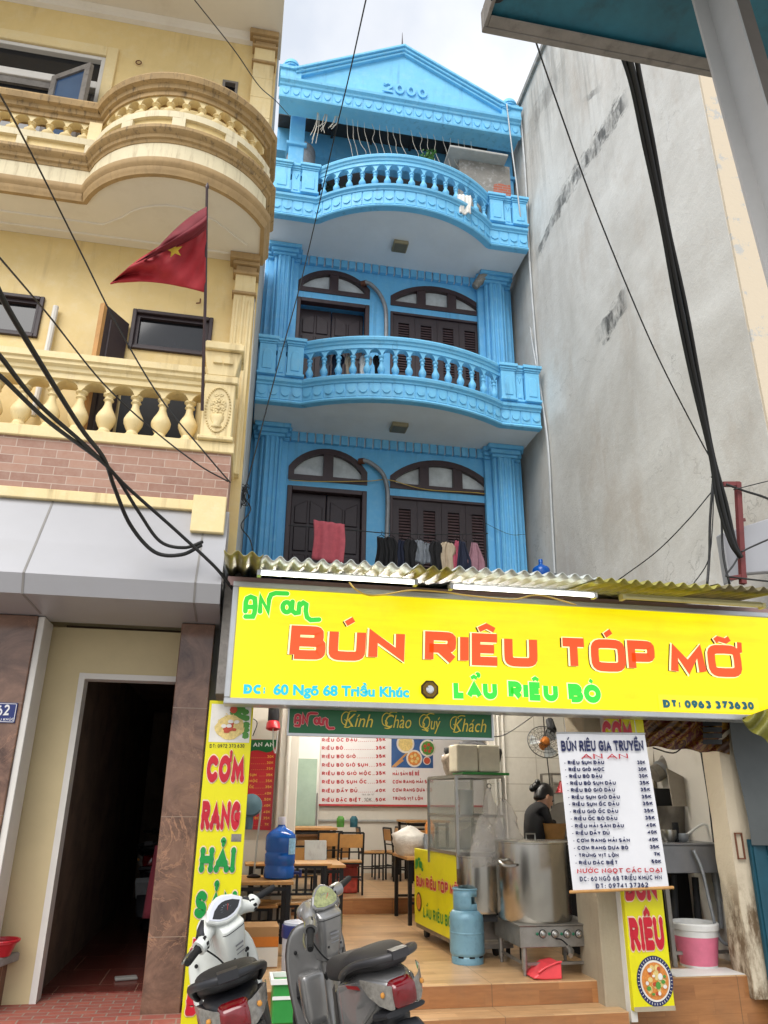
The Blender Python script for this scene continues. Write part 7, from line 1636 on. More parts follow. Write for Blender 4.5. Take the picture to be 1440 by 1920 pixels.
J = {'pelvis': (Vector((hipx, yk, FZ + .86)), (.16, .12)), 'waist': (V_(1000, 1562), (.145, .11)), 'chest': (V_(1004, 1535, .02), (.16, .115)), 'shoulders': (V_(1008, 1518, .04), (.12, .09)), 'neck': (V_(1013, 1508, .05), .052), 'head0': (V_(1019, 1500, .06), .075),
     'shr': (V_(1020, 1521, -.06), .062), 'elr': (V_(1030, 1546, -.1), .046), 'wrr': (V_(1041, 1541, .02), .032), 'shl': (V_(1000, 1519, .2), .06), 'ell': (V_(1020, 1540, .28), .045), 'wrl': (V_(1040, 1540, .2), .03),
     'hipr': (Vector((hipx + .02, yk - .09, FZ + .8)), .1), 'knr': (Vector((hipx + .03, yk - .09, FZ + .45)), .065), 'anr': (Vector((hipx, yk - .09, FZ + .06)), .045), 'tor': (Vector((hipx + .12, yk - .1, FZ + .04)), .035), 'hipl': (Vector((hipx + .02, yk + .11, FZ + .8)), .1), 'knl': (Vector((hipx + .04, yk + .12, FZ + .45)), .065), 'anl': (Vector((hipx, yk + .12, FZ + .06)), .045), 'tol': (Vector((hipx + .12, yk + .12, FZ + .04)), .035)}
E_ = [('pelvis', 'waist'), ('waist', 'chest'), ('chest', 'shoulders'), ('shoulders', 'neck'), ('neck', 'head0'), ('shoulders', 'shr'), ('shr', 'elr'), ('elr', 'wrr'), ('shoulders', 'shl'), ('shl', 'ell'), ('ell', 'wrl'), ('pelvis', 'hipr'), ('hipr', 'knr'), ('knr', 'anr'), ('anr', 'tor'), ('pelvis', 'hipl'), ('hipl', 'knl'), ('knl', 'anl'), ('anl', 'tol')]
skin_body('clothed_body', J, E_, 'cloth_black', t_)
hd = Matrix.Translation(hc + Vector((.02, .05, 0))) @ Matrix.Rotation(R(28), 4, 'Y') @ Matrix.Rotation(R(-10), 4, 'X')
m = MB(); rs = []
for z, rx, ry, ox in ((-.135, .035, .03, .055), (-.12, .05, .045, .045), (-.09, .068, .06, .03), (-.05, .082, .07, .015), (0, .095, .076, .0), (.05, .095, .076, -.008), (.085, .08, .066, -.012), (.11, .05, .045, -.012), (.12, .015, .015, -.012)):
    rs.append([hd @ Vector((ox + rx * math.cos(k * .3927), ry * math.sin(k * .3927), z)) for k in range(16)])
m.rings(rs); m.lathe([(.004, -.02), (.012, -.012), (.014, 0), (.008, .02), (.003, .03)], n=8, M4=hd @ Matrix.Translation((.103, 0, -.03)) @ Matrix.Rotation(R(-8), 4, 'Y'))
for s_ in (-1, 1): m.lathe([(.006, -.03), (.018, -.018), (.022, .005), (.016, .025), (.004, .032)], n=8, M4=hd @ Matrix.Translation((.01, s_ * .078, -.02)) @ Matrix.Diagonal((1, .4, 1, 1)))
m.lathe([(.05, -.09), (.047, .0), (.05, .06)], n=12, M4=hd @ Matrix.Translation((.0, 0, -.11)) @ Matrix.Rotation(R(-25), 4, 'Y'))
ho = m.build('head', 'skin', t_, subsurf=1)
m = MB()
for s_ in (-1, 1): m.lathe([(.002, -.004), (.010, -.003), (.012, 0), (.008, .004)], n=8, M4=hd @ Matrix.Translation((.092, s_ * .032, -.008)) @ Matrix.Rotation(R(90), 4, 'Y'))
m.build('eyes', 'cloth_black', ho); m = MB(); m.obox(hd @ Vector((.09, 0, -.075)), hd.to_3x3() @ Vector((.004, 0, 0)), hd.to_3x3() @ Vector((0, .022, 0)), hd.to_3x3() @ Vector((0, 0, .005))); m.build('mouth', 'food_red', ho)
m = MB(); rs = []
for z, rx, ry, ox in ((-.075, .035, .055, -.06), (-.05, .06, .075, -.038), (-.01, .086, .084, -.022), (.03, .102, .086, -.012), (.07, .1, .082, -.008), (.1, .08, .066, -.012), (.125, .045, .04, -.014), (.133, .012, .012, -.014)):
    rs.append([hd @ Vector((ox + rx * math.cos(k * .3927), ry * math.sin(k * .3927), z)) for k in range(16)])
m.rings(rs)
for (x, y, z, r) in ((-.115, 0, .05, .048), (-.135, .02, .02, .04), (-.12, -.02, .085, .035)): m.lathe([(.01, -r), (r * .75, -r * .65), (r, 0), (r * .75, r * .65), (.01, r)], n=10, M4=hd @ Matrix.Translation((x, y, z)))
m.build('hair', 'hair', t_, subsurf=1)
def hand(name, w, d, up, mat, parent, sc=1.0, side=1, curl=.5):
    """palm, four unequal bent fingers and a thumb"""
    w = Vector(w); d = Vector(d).normalized(); up = Vector(up); up = (up - d * up.dot(d)).normalized(); s_ = d.cross(up) * side; m = MB()
    m.obox(w + d * .045 * sc, d * .045 * sc, s_ * .038 * sc, up * .013 * sc)
    for i, (o, l) in enumerate(((-.029, .07), (-.01, .08), (.01, .075), (.029, .058))):
        b = w + d * .088 * sc + s_ * o * sc; l *= sc; p1 = b + d * l * .45 - up * l * .12 * curl * 2; p2 = p1 + d * l * .3 - up * l * .3 * curl * 2; p3 = p2 + d * l * .12 - up * l * .28 * curl * 2; m.tube([b, p1, p2, p3], [.0095 * sc, .009 * sc, .008 * sc, .0055 * sc], 7)
    b = w + d * .03 * sc - s_ * .036 * sc; m.tube([b, b + d * .03 * sc - s_ * .02 * sc - up * .01 * sc, b + d * .058 * sc - s_ * .016 * sc - up * .024 * sc], [.012 * sc, .0105 * sc, .007 * sc], 7)
    return m.build(name, mat, parent, smooth=50, bevel=.004)
hand('hand', J['wrr'][0] + Vector((.02, .005, 0)), (.8, .3, -.5), (0, 0, 1), 'skin', t_, 1.0, 1); hand('hand', J['wrl'][0] + Vector((.02, 0, 0)), (.8, -.3, -.5), (0, 0, 1), 'skin', t_, 1.0, -1)
# basin and work table in front of her
xw = P(1025, 1600, yk).x; zt_ = P(1035, 1572, yk + .05).z
tb = thing('prep_table', 'steel preparation table in front of the woman in black', 'table', (xw + .5, yk + .1, FZ)); m = MB(); m.box(xw + .02, xw + 1.1, yk - .25, yk + .5, zt_ - .03, zt_); m.build('tabletop', 'steel_dull', tb)
for x in (xw + .06, xw + 1.06):
    for y in (yk - .2, yk + .45): m = MB(); m.box(x - .02, x + .02, y - .02, y + .02, FZ + .001, zt_ - .031); m.build('leg', 'steel_dull', tb)
c = P(1032, 1572, yk - .08); m = MB(); m.lathe([(.10, 0), (.13, .14), (.137, .145), (.125, .14), (.1, .02)], (c.x + .04, c.y, zt_ + .001), 18); tag(m.build('wooden_tub', 'wood_light', None, smooth=40), 'wooden tub on the preparation table at the woman’s hands'.replace('’', "'"), 'tub')
c = P(1062, 1572, yk - .02); m = MB(); m.lathe([(.02, .0), (.16, .012), (.175, .02), (.17, .024), (.02, .01)], n=24, M4=Matrix.Translation((c.x, c.y, zt_ + .17)) @ Matrix.Rotation(R(75), 4, 'X')); tag(m.build('round_tray', 'steel', None, smooth=40), 'round steel tray standing on edge beside the wooden tub', 'tray')
c = P(1036, 1540, yk + .1); m = MB(); leafy(m, (c.x + .05, c.y, zt_ + .12), .06, .08, 40, .07); tag(m.build('herbs', 'leaf', None), 'bunch of green herbs over the wooden tub', 'herbs')

# ---- right hand side: washing-up unit, canvas, pole, tub
yq_ = 6.45; sa, sb_ = P(1235, 1600, yq_).x, P(1388, 1600, yq_).x; z1, z0 = P(1310, 1585, yq_).z, P(1310, 1637, yq_).z
sk = thing('sink_unit', 'grey steel sink unit with legs right of the yellow signbox', 'sink', ((sa + sb_) / 2, yq_, FZ))
m = MB(); m.box(sa, sb_, yq_, yq_ + .5, z0, z1); m.box(sa - .01, sb_ + .01, yq_ - .015, yq_ + .51, z1 + .0005, z1 + .015); m.build('basin', mk('sink_grey', '#76777a', .4, .5, var=.15).m, sk, bevel=.004)
for x in (sa + .05, sb_ - .03):
    for y in (yq_ + .03, yq_ + .46): m = MB(); m.bar((x, y, FZ + .001), (x, y, z0 - .001), .035, .035); m.build('leg', 'steel_dull', sk)
m = MB(); zz = P(1310, 1787, yq_).z; m.box(sa + .05, sb_ - .03, yq_ + .015, yq_ + .04, zz - .012, zz + .012); m.build('rail', 'steel_dull', sk)
m = MB(); m.tube(catmull([P(1292, 1585, yq_ + .3), P(1286, 1570, yq_ + .3), P(1300, 1556, yq_ + .3), P(1317, 1546, yq_ + .28), P(1326, 1548, yq_ + .26), P(1331, 1556, yq_ + .25)], 6), .012, 8); m.build('faucet', 'white_plain', sk, smooth=True)
m = MB(); m.tube(catmull([P(1300, 1594, yq_ - .03), P(1316, 1630, yq_ - .05), P(1330, 1690, yq_ - .04), P(1350, 1760, yq_ - .02), P(1380, 1775, yq_ + .02)], 6), .014, 8); m.build('hose', 'zinc', sk, smooth=True)
m = MB(); m.cyl(P(1341, 1637, yq_ + .2), P(1343, 1655, yq_ + .2), .035, 12); m.cyl(P(1343, 1655, yq_ + .2), P(1348, 1690, yq_ + .2), .03, 12); m.cyl(P(1348, 1690, yq_ + .2), P(1352, 1740, yq_ + .2), .022, 10); m.build('drain', 'zinc', sk, smooth=40)
m = MB(); m.box(3.0, 4.28, 7.1, 7.14, FZ + .001, z1 - .03); m.build('under_sink_shade', 'dark', sk)  # near-black sheet added to stand for the shade under the sink
y_ = 6.33; c = P(1335, 1828, y_); k1, k2 = (P(1370, 1738, y_).x - P(1292, 1738, y_).x) / 2, (P(1372, 1820, y_).x - P(1310, 1820, y_).x) / 2; hh = P(1335, 1733, y_).z - FZ
t_ = thing('pink_tub', 'pink and white paint tub under the sink unit', 'tub', (c.x, y_ + .2, FZ)); cy = y_ + .17; m = MB(); m.lathe([(k2 * .97, 0), (k2, .01), (k1 * .95, hh - .1)], (c.x, cy, FZ + .003), 28); m.build('body', 'pink_tub', t_, smooth=40); m = MB(); m.lathe([(k1 * .955, hh - .1), (k1 * .97, hh - .055), (k1 * 1.02, hh - .05), (k1 * 1.04, hh - .01), (k1, hh), (k1 * .93, hh), (k1 * .9, hh - .08)], (c.x, cy, FZ), 28); m.build('rim', 'tub_white', t_, smooth=40); m = MB(); m.lathe([(k2 * .99, 0), (k2 * 1.005, .012), (k2 * 1.01, .03)], (c.x, cy, FZ + .001), 28); m.build('base_band', 'tub_white', t_, smooth=40)
m = MB()
def lab(a_, z, rr): return Vector((c.x + rr * math.sin(a_), cy - rr * math.cos(a_), FZ + z))
m.grid(lambda u, v: lab(R(lerp(-50, -12, u)), lerp(hh * .62, hh * .74, v), lerp(k2, k1 * .95, lerp(.62, .74, v)) * 1.03), 6, 2); m.build('maker_label', 'vinyl_black', t_); m = MB(); m.grid(lambda u, v: lab(R(lerp(-42, -20, u)), lerp(hh * .66, hh * .70, v), lerp(k2, k1 * .95, lerp(.66, .7, v)) * 1.035), 6, 2); m.build('label_text', 'gold_letter', t_)
m = MB(); m.prism([(P(1268, 1842, 6.135).x, 6.14), (P(1400, 1838, 6.135).x, 6.14), (P(1400, 1838, 6.135).x, 6.4), (P(1268, 1842, 6.135).x, 6.4)], lambda a, b: Vector((a, b, FZ + .0015)), (0, 0, .004)); tag(m.build('white_tile', 'white_plain'), 'white tile strip on the floor edge under the pink tub', 'tile')
# canvas sheet, black pole, crumpled banner
y_ = 7.0; t_ = thing('canvas_sheet', 'beige canvas sheet stretched under the crumpled banner behind the sink', 'sheet', P(1300, 1580, y_))
pts = [(1250, 1440), (1345, 1490), (1352, 1497), (1352, 1512), (1262, 1512)]; m = MB()
m.prism([Q(u, v, y_) for u, v in pts], lambda a, b: Vector((a, y_, b)), (0, .01, 0)); m.build('upper_fold', 'canvas', t_); m = MB()
m.grid(lambda u, v: P(lerp(1232, 1358, u), lerp(1511, 1588, v), y_ + .06 + .03 * math.sin(u * 14 + v * 3)), 24, 6); m.build('lower_fold', mk('canvas_grey', '#6d675e', .8, var=.25).m, t_, smooth=True)
m = MB(); m.grid(lambda u, v: P(lerp(1225, 1370, u), lerp(1385, 1600, v), 7.5 + .02 * math.sin(u * 9)), 16, 10); tag(m.build('backdrop_sheet', 'kitchen_sheet', None, smooth=True), 'pale cloth hanging as a partition behind the sink', 'sheet')
m = MB(); m.tube([P(1314, 1395, 6.6), P(1331, 1500, 6.6), P(1341, 1586, 6.6)], .018, 8); tag(m.build('dark_pole', 'soft_dark', None, smooth=40), 'dark upright pole behind the sink faucet', 'pole')
m = MB(); m.tube([P(1336, 1440, 6.65), P(1342, 1487, 6.65)], .014, 6); m.tube([P(1337, 1510, 6.5), P(1350, 1582, 6.5)], .012, 6); m.tube([P(1340, 1519, 6.5), P(1354, 1519, 6.5), P(1356, 1540, 6.5)], .008, 6); m.tube([P(1343, 1538, 6.48), P(1356, 1541, 6.48)], .022, 6); tag(m.build('water_pipes', 'black_metal', None, smooth=40), 'dark water pipes with a tap left of the wooden corner post', 'pipes')
t = NT('crumpled_print'); k = t.noise(5.5, 4, .6, dist=1.5); cr = t.n('ValToRGB'); t.set(cr.inputs[0], k); cr.color_ramp.interpolation = 'CONSTANT'
for i, (pos_, hx) in enumerate(((0, '#3a2210'), (.4, '#6a4a18'), (.47, '#4a0f14'), (.54, '#7a5a1c'), (.6, '#3a0c10'), (.66, '#5c4414'))):
    e = cr.color_ramp.elements[i] if i < 2 else cr.color_ramp.elements.new(pos_); e.position = pos_; e.color = lin(hx)
t.base(cr.outputs[0]); t.p(Roughness=.4); M['crumpled_print'] = t.m
t_ = thing('crumpled_banner', 'dark crumpled yellow and maroon banner hung below the right part of the sign', 'banner', P(1280, 1412, 6.05)); rnd = random.Random(4); yb0 = 6.02
ph = [rnd.uniform(0, 6) for _ in range(4)]
m = MB(); m.grid(lambda u, v: P(lerp(1190, 1368, u), lerp(lerp(1338, 1342, u), lerp(1398, 1413, u) + 2 * math.sin(u * 20), v), yb0 + .02 * math.sin(u * 17 + v * 5 + ph[0]) + .018 * math.sin(v * 9 + u * 23 + ph[1]) + .01 * math.sin(u * 50 + v * 20)), 60, 20); o = m.build('cloth', 'crumpled_print', t_, smooth=True)
m = MB()
for i in range(4): m.grid(lambda u, v, i=i: P(lerp(1318, 1354, u), lerp(1352 + i * 11.5, 1361 + i * 11.5, v), yb0 - .045 - .006 * math.sin(u * 3)), 4, 2)
m.build('printed_letters', 'vinyl_black', o)
# tarps right of the post
y_ = 5.95; a, b = P(1384, 1350, y_), P(1425, 1585, y_); m = MB()
m.grid(lambda u, v: Vector((lerp(lerp(4.16, 4.20, v), 5.4, u), y_ + .03 * math.sin(u * 9 + v * 2) + .02 * math.sin(v * 6), lerp(2.35, P(1420, 1585, y_).z, v))), 24, 12); o = m.build('grey_curtain', 'tarp_grey', None, smooth=True); tag(o, 'grey tarpaulin curtain hanging at the right edge beside the corner post', 'tarpaulin')
t_ = thing('teal_shutter', 'teal ribbed metal door below the grey tarpaulin at the right edge', 'door', (4.7, y_ + .05, 0)); m = MB(); zt_ = P(1420, 1587, y_).z; m.box(4.2, 5.6, y_ + .05, y_ + .08, .02, zt_ + .05)
m.build('panel', 'teal_dull', t_); m = MB()
for i in range(10): m.box(4.22 + i * .13, 4.25 + i * .13, y_ + .035, y_ + .0495, .02, zt_)
m.build('ribs', 'teal_dull', t_)
m = MB(); ph = rnd.uniform(0, 5)
m.grid(lambda u, v: P(lerp(1392, 1470, u), lerp(lerp(1346, 1318, u), lerp(1352, 1400, min(1, u * 1.5)) + 5 * math.sin(u * 9), v), 5.5 + .05 * math.sin(u * 14 + v * 6)), 20, 10); o = m.build('olive_tarp', 'tarp_yellow', None, smooth=True); tag(o, 'olive plastic sheet bunched under the lower right corner of the yellow sign', 'tarpaulin')

# clutter of the washing-up corner
y_ = 7.35; c = P(1262, 1418, y_); t_ = thing('exhaust_duct', 'grey bent exhaust duct in the kitchen corner behind the price banner', 'duct', c); m = MB(); m.tube(catmull([P(1225, 1452, y_), P(1244, 1440, y_), P(1255, 1420, y_), P(1252, 1385, y_)], 5), .085, 14); m.build('pipe', 'steel_dull', t_, smooth=40); m = MB(); m.tube([P(1238, 1446, y_), P(1243, 1442, y_)], .098, 14); m.build('collar', 'zinc', t_, smooth=40)
m = MB(); a, b = P(1228, 1478, 7.2), P(1252, 1486, 7.2); m.box(a.x, b.x + .1, 7.2, 7.45, b.z - .03, a.z); m.box(a.x, b.x + .1, 7.2, 7.22, b.z - .16, b.z - .03); tag(m.build('wall_shelf', 'soft_dark'), 'dark wall shelf behind the right border of the price banner', 'shelf')
rnd = random.Random(12)
for k, (u, v, mt, r, h, lb) in enumerate(((1256, 1584, 'steel', .07, .1, 'steel bowl on the sink rim nearest the price banner'), (1270, 1584, 'cloth_black', .03, .16, 'black bottle between the bowls on the sink unit'), (1281, 1584, 'zinc', .06, .07, 'low grey bowl left of the sink faucet'), (1362, 1584, 'cloth_black', .05, .12, 'black pot at the right end of the sink unit'))):
    c = P(u, v, yq_ + .25); m = MB(); m.lathe([(r * .6, 0), (r * .95, h * .35), (r, h * .9), (r * .96, h), (r * .85, h * .9)], (c.x, c.y, z1 + .016) if False else (c.x, yq_ + .25, P(1310, 1585, yq_).z + .016), 14); tag(m.build('kitchen_vessel', mt, None, smooth=40), lb, 'vessel', 'vessels on the sink unit')
for k, pts in enumerate((((1224, 1402), (1262, 1412), (1285, 1398), (1310, 1400)), ((1300, 1402), (1322, 1418), (1332, 1440), (1336, 1470)), ((1318, 1400), (1336, 1412), (1340, 1438), (1330, 1446)))):
    m = MB(); m.tube(catmull([P(u, v, 6.55) for u, v in pts], 5), .007, 5); tag(m.build('kitchen_wire', 'cable_thin', None, smooth=True), ('loose wire slung under the crumpled banner', 'dark wire hanging down beside the dark upright pole', 'short wire loop under the right end of the crumpled banner')[k], 'wire')
for k, (u, v0, v1, lb) in enumerate(((1262, 1640, 1790, 'dark waste pipe under the sink unit'), (1303, 1645, 1740, 'second waste pipe under the sink beside the hose'))):
    m = MB(); m.cyl(P(u, v0, 6.75), P(u + 8, v1, 6.75), .03, 10); tag(m.build('waste_pipe', 'soft_dark', None, smooth=40), lb, 'pipe')
# ------------------------------------------------------------------ scooters
mk('scoot_white', '#D5D8D2', .24, var=.05, scale=6, dirt='#b0ada2', dirt_amt=.3, Coat_Weight=.4); mk('scoot_silver', '#8c8b8a', .25, .5, var=.08, scale=7, dirt='#77736c', dirt_amt=.25, Coat_Weight=.3); mk('scoot_grey', '#3c3b3d', .4, .3, var=.1)
mk('scoot_dark', '#26272b', .42, .1, var=.2); mk('seat_brown', '#2a2829', .62, var=.15, bump=.15, bscale=160); mk('seat_black', '#1d1d1e', .6, var=.2, bump=.15, bscale=160); mk('rubber', '#111112', .8)
mk('lens_red', '#6c0b13', .12, var=.3, scale=25, Coat_Weight=.6); mk('lens_clear', '#7a766f', .08, var=.4, scale=40, Coat_Weight=.6); mk('lens_amber', '#c98a3a', .12, var=.3, scale=30); mk('dash_pale', '#c9ccd4', .15, var=.1); mk('dash_glow', '#8f9460', .06, var=.55, scale=30, Coat_Weight=.8)
mk('needle_red', '#c23a2a', .5); mk('stripe_dark', '#2d2b2b', .4); mk('stripe_red', '#8a1f22', .4)
def sup(c, ax, ay, rx, ry, n=16, e=2.6):
    o = []
    for k in range(n):
        a = 6.2832 * k / n; ca, sa = math.cos(a), math.sin(a); o.append(Vector(c) + Vector(ax) * (math.copysign(abs(ca) ** (2 / e), ca) * rx) + Vector(ay) * (math.copysign(abs(sa) ** (2 / e), sa) * ry))
    return o
def scooter(label, T, H, head, col_, lean=7, seatm='seat_black', body=None, shield=None, apron='scoot_grey', grab='scoot_dark', dash='dash_pale', caps=None, plate=False, stripes=False):
    body = body or col_; shield = shield or col_
    T, H = Vector(T), Vector(H); d = Vector((H.x - T.x, H.y - T.y, 0)); kx = d.length / 1.08; th = math.atan2(d.y, d.x)
    t_ = thing('scooter', label, 'scooter', (T.x + math.cos(th) * .30 * kx, T.y + math.sin(th) * .30 * kx, 0), 0)
    kz = H.z / 1.02; ky = (kx + 1) / 2
    MX = Matrix.Translation(t_.location) @ Matrix.Rotation(th, 4, 'Z') @ Matrix.Translation((0, 0, .9 * kz)) @ Matrix.Rotation(R(-lean), 4, 'X') @ Matrix.Translation((0, 0, -.9 * kz)) @ Matrix.Diagonal((kx, ky, kz, 1))
    X_, Y_, Z_ = Vector((1, 0, 0)), Vector((0, 1, 0)), Vector((0, 0, 1))
    def lo(st, e=2.6, n=16): m = MB(); m.rings([sup((x, 0, z), Y_, Z_, w, h, n, e) for x, z, w, h in st]); return m
    def put(m, nm, mt, par=None, **k): return m.xform(MX).build(nm, mt, par or t_, **k)
    bd = put(lo([(-.36, .80, .03, .02), (-.33, .80, .085, .05), (-.22, .795, .128, .08), (-.08, .75, .155, .13), (.1, .68, .16, .17), (.26, .62, .155, .19), (.38, .57, .13, .17), (.44, .54, .10, .12)]), 'rear_body', body, subsurf=1)
    put(lo([(-.3, .70, .07, .03), (-.1, .6, .11, .10), (.15, .50, .12, .14), (.4, .40, .12, .10)]), 'engine_cover', 'scoot_dark', subsurf=1)
    put(lo([(-.31, .90, .05, .012), (-.28, .905, .095, .03), (-.18, .905, .14, .045), (-.06, .895, .155, .055), (.04, .87, .16, .06), (.14, .835, .155, .055), (.26, .82, .148, .06), (.40, .80, .13, .06), (.52, .775, .09, .055), (.60, .74, .05, .04)], 3.0), 'seat', seatm, subsurf=1)
    # leg shield: a curved plate with a central hump, and the darker apron in front of it
    S = [(.80, .28, .14), (.84, .40, .165), (.875, .55, .18), (.88, .70, .195), (.87, .83, .195), (.85, .92, .165), (.83, .965, .11)]
    def sh(off, grow):
        rs = []
        for x, z, w in S:
            row = []
            for j in range(13):
                q = j / 6 - 1; row.append(Vector((x + off - .07 * math.exp(-(q / .38) ** 2) + .06 * q * q, q * (w + grow), z - .015 * q * q)))
            rs.append(row)
        return rs
    m = MB(); m.rings(sh(0, 0), cap=False, closed=False); o = put(m, 'leg_shield', shield, subsurf=1); sd = o.modifiers.new('t', 'SOLIDIFY'); sd.thickness = .018; sd.offset = 0
    m = MB(); rs = []
    for (x, z, w) in S: rs.append(sup((x + .08, 0, z - .01), Y_, X_, w * 1.02, .055 + .03 * math.sin((z - .28) * 4.6), 18, 2.4))
    m.rings(rs); put(m, 'front_apron', apron, subsurf=1)
    for q, z, x in ((-.78, .83, .89), (.8, .83, .89), (-.85, .62, .915), (.85, .62, .915), (.3, .73, .80), (-.3, .45, .82)):
        m = MB(); m.lathe([(.009, -.012), (.011, 0), (.007, .006)], n=8, M4=Matrix.Translation((x - .025, q * .185, z)) @ Matrix.Rotation(R(-90), 4, 'Y')); put(m, 'bolt', 'rubber', o)
    m = MB(); m.obox((.785, -.075, .76), (.02, 0, .01), (0, .024, 0), (-.006, 0, .034)); put(m, 'ignition_switch', 'rubber', o, bevel=.006); m = MB(); m.lathe([(.012, 0), (.014, .012)], n=12, M4=Matrix.Translation((.763, -.075, .768)) @ Matrix.Rotation(R(-90), 4, 'Y')); put(m, 'key_slot', 'steel', o)
    m = MB(); m.tube(catmull([(.79, .01, .70), (.75, .01, .69), (.745, .01, .72)], 4), .008, 6); put(m, 'bag_hook', 'rubber', o)
    if stripes:
        m = MB(); m.rings([sup((.78, .10, z), Y_, X_, w, l, 14, 5) for z, w, l in ((.50, .06, .05), (.52, .068, .062), (.70, .078, .066), (.735, .074, .058), (.74, .06, .045))]); put(m, 'glove_box', shield, o, subsurf=1)
        m = MB(); m.rings([sup((.775, -.02, .80 + k * .03), Y_, X_, .026 - abs(k) * .006, .016, 12, 2.4) for k in (-1.2, -1, 0, 1, 1.2)]); put(m, 'hook_recess', 'rubber', o)
        m = MB(); m.obox((.79, -.105, .79), (.012, 0, .004), (0, .036, 0), (-.004, 0, .044)); put(m, 'key_frame', 'scoot_silver', o, bevel=.01)
    m = MB(); m.box(.36, .86, -.17, .17, .27, .31); put(m, 'floorboard', 'scoot_dark', bevel=.01)
    # tail: lens, indicators, mudguard, plate
    m = MB(); m.rings([sup((-.325, 0, .795), Y_, Z_, .07, .05, 16, 5), sup((-.378, 0, .786), Y_, Z_, .064, .046, 16, 5), sup((-.388, 0, .782), Y_, Z_, .05, .034, 16, 5)]); put(m, 'tail_light', 'lens_red', smooth=50)
    for s in (-1, 1):
        m = MB(); m.rings([sup((x, s * y, z), Vector((b_, s * a_, 0)), Z_, l, h, 12, 3.5) for x, y, z, a_, b_, l, h in ((-.372, .066, .786, 1, .1, .006, .045), (-.368, .085, .79, .9, .4, .012, .047), (-.335, .118, .805, .6, .8, .02, .043), (-.28, .148, .825, .4, .9, .018, .032), (-.21, .162, .845, .2, 1, .008, .012))]); a_ = put(m, 'indicator', 'lens_clear', smooth=50)
        m = MB(); m.lathe([(.003, -.012), (.010, -.008), (.012, 0), (.008, .009)], n=10, M4=Matrix.Translation((-.357, s * .112, .806))); put(m, 'bulb', 'lens_amber', a_, smooth=50)
    m = MB(); m.rings([sup((-.36, 0, .725), Y_, Z_, .11, .012, 14, 4), sup((-.22, 0, .70), Y_, Z_, .13, .02, 14, 4)]); put(m, 'tail_underside', 'scoot_dark', smooth=50)
    m = MB(); m.rings([sup((-.30, 0, .68), Y_, Vector((.5, 0, .8)), .105, .02, 14, 4), sup((-.40, 0, .60), Y_, Vector((.6, 0, .7)), .095, .018, 14, 4), sup((-.50, 0, .44), Y_, Vector((.8, 0, .4)), .08, .014, 14, 4), sup((-.55, 0, .30), Y_, Vector((.9, 0, .3)), .07, .012, 14, 4)]); mg = put(m, 'mudguard', 'scoot_dark', subsurf=1)
    if plate:
        m = MB(); m.obox((-.475, 0, .56), (.012, 0, .02), (0, .095, 0), (-.04, 0, .07)); pl_ = put(m, 'number_plate', 'grey_side', mg)
    # grab rail
    for s in (-1, 1):
        pass
    m = MB(); m.tube(catmull([(.10, .15, .82), (-.02, .168, .865), (-.18, .165, .91), (-.33, .11, .935), (-.39, 0, .94), (-.33, -.11, .935), (-.18, -.165, .91), (-.02, -.168, .865), (.10, -.15, .82)], 5), .017, 8); m.box(-.41, -.345, -.045, .045, .93, .965); put(m, 'grab_rail', grab, smooth=50)
    # wheels
    for x, nm in ((0, 'rear_wheel'), (1.13, 'front_wheel')):
        m = MB(); rt = .225; m.lathe([(rt - .045, -.028), (rt - .02, -.05), (rt + .01, -.045), (rt + .03, -.02), (rt + .034, 0), (rt + .03, .02), (rt + .01, .045), (rt - .02, .05), (rt - .045, .028)], n=32, M4=Matrix.Translation((x, 0, rt + .034)) @ Matrix.Rotation(R(90), 4, 'X')); w_ = put(m, nm, 'rubber', smooth=50)
        m = MB()
        for k in range(5): a = k * 1.2566 + .3; m.bar((x + .02 * math.cos(a), 0, rt + .034 + .02 * math.sin(a)), (x + .18 * math.cos(a), 0, rt + .034 + .18 * math.sin(a)), .03, .04, (0, 1, 0))
        m.lathe([(.16, -.03), (.185, -.032), (.185, .032), (.16, .03)], n=28, M4=Matrix.Translation((x, 0, rt + .034)) @ Matrix.Rotation(R(90), 4, 'X')); put(m, 'rim', 'scoot_dark', w_, smooth=40)
    m = MB(); rs = []
    for k in range(11):
        a = R(lerp(20, 165, k / 10)); rs.append(sup((1.13 + .285 * math.cos(a), 0, .26 + .285 * math.sin(a)), Y_, (math.cos(a), 0, math.sin(a)), .075, .02, 12, 3))
    m.rings(rs); put(m, 'front_fender', apron if not stripes else 'scoot_grey', subsurf=1)
    m = MB()
    for s in (-1, 1): m.cyl((1.13, s * .065, .26), (.97, s * .065, .62), .018, 8)
    put(m, 'fork', 'scoot_dark', smooth=40)
    m = MB(); m.tube(catmull([(.05, .10, .22), (.12, .2, .12), (.16, .24, .0)], 4), .012, 6); put(m, 'side_stand', 'black_metal', smooth=40)
    for s in (-1, 1):
        pl_ = [(.25, .67), (.27, .58), (.16, .54), (-.04, .62), (-.20, .72), (-.31, .795), (-.27, .83), (-.08, .825), (.12, .79), (.21, .74)]
        yv = lambda x: lerp(.105, .172, min(1, max(0, (x + .31) / .33)))
        m = MB(); n_ = len(pl_); m.add([Vector((x, s * yv(x), z)) for x, z in pl_] + [Vector((x, s * (yv(x) - .03), z)) for x, z in pl_], [tuple(range(n_)), tuple(range(2 * n_ - 1, n_ - 1, -1))] + [(i, (i + 1) % n_, n_ + (i + 1) % n_, n_ + i) for i in range(n_)]); sp_ = put(m, 'side_panel', body, bd, bevel=.012, seg=2)
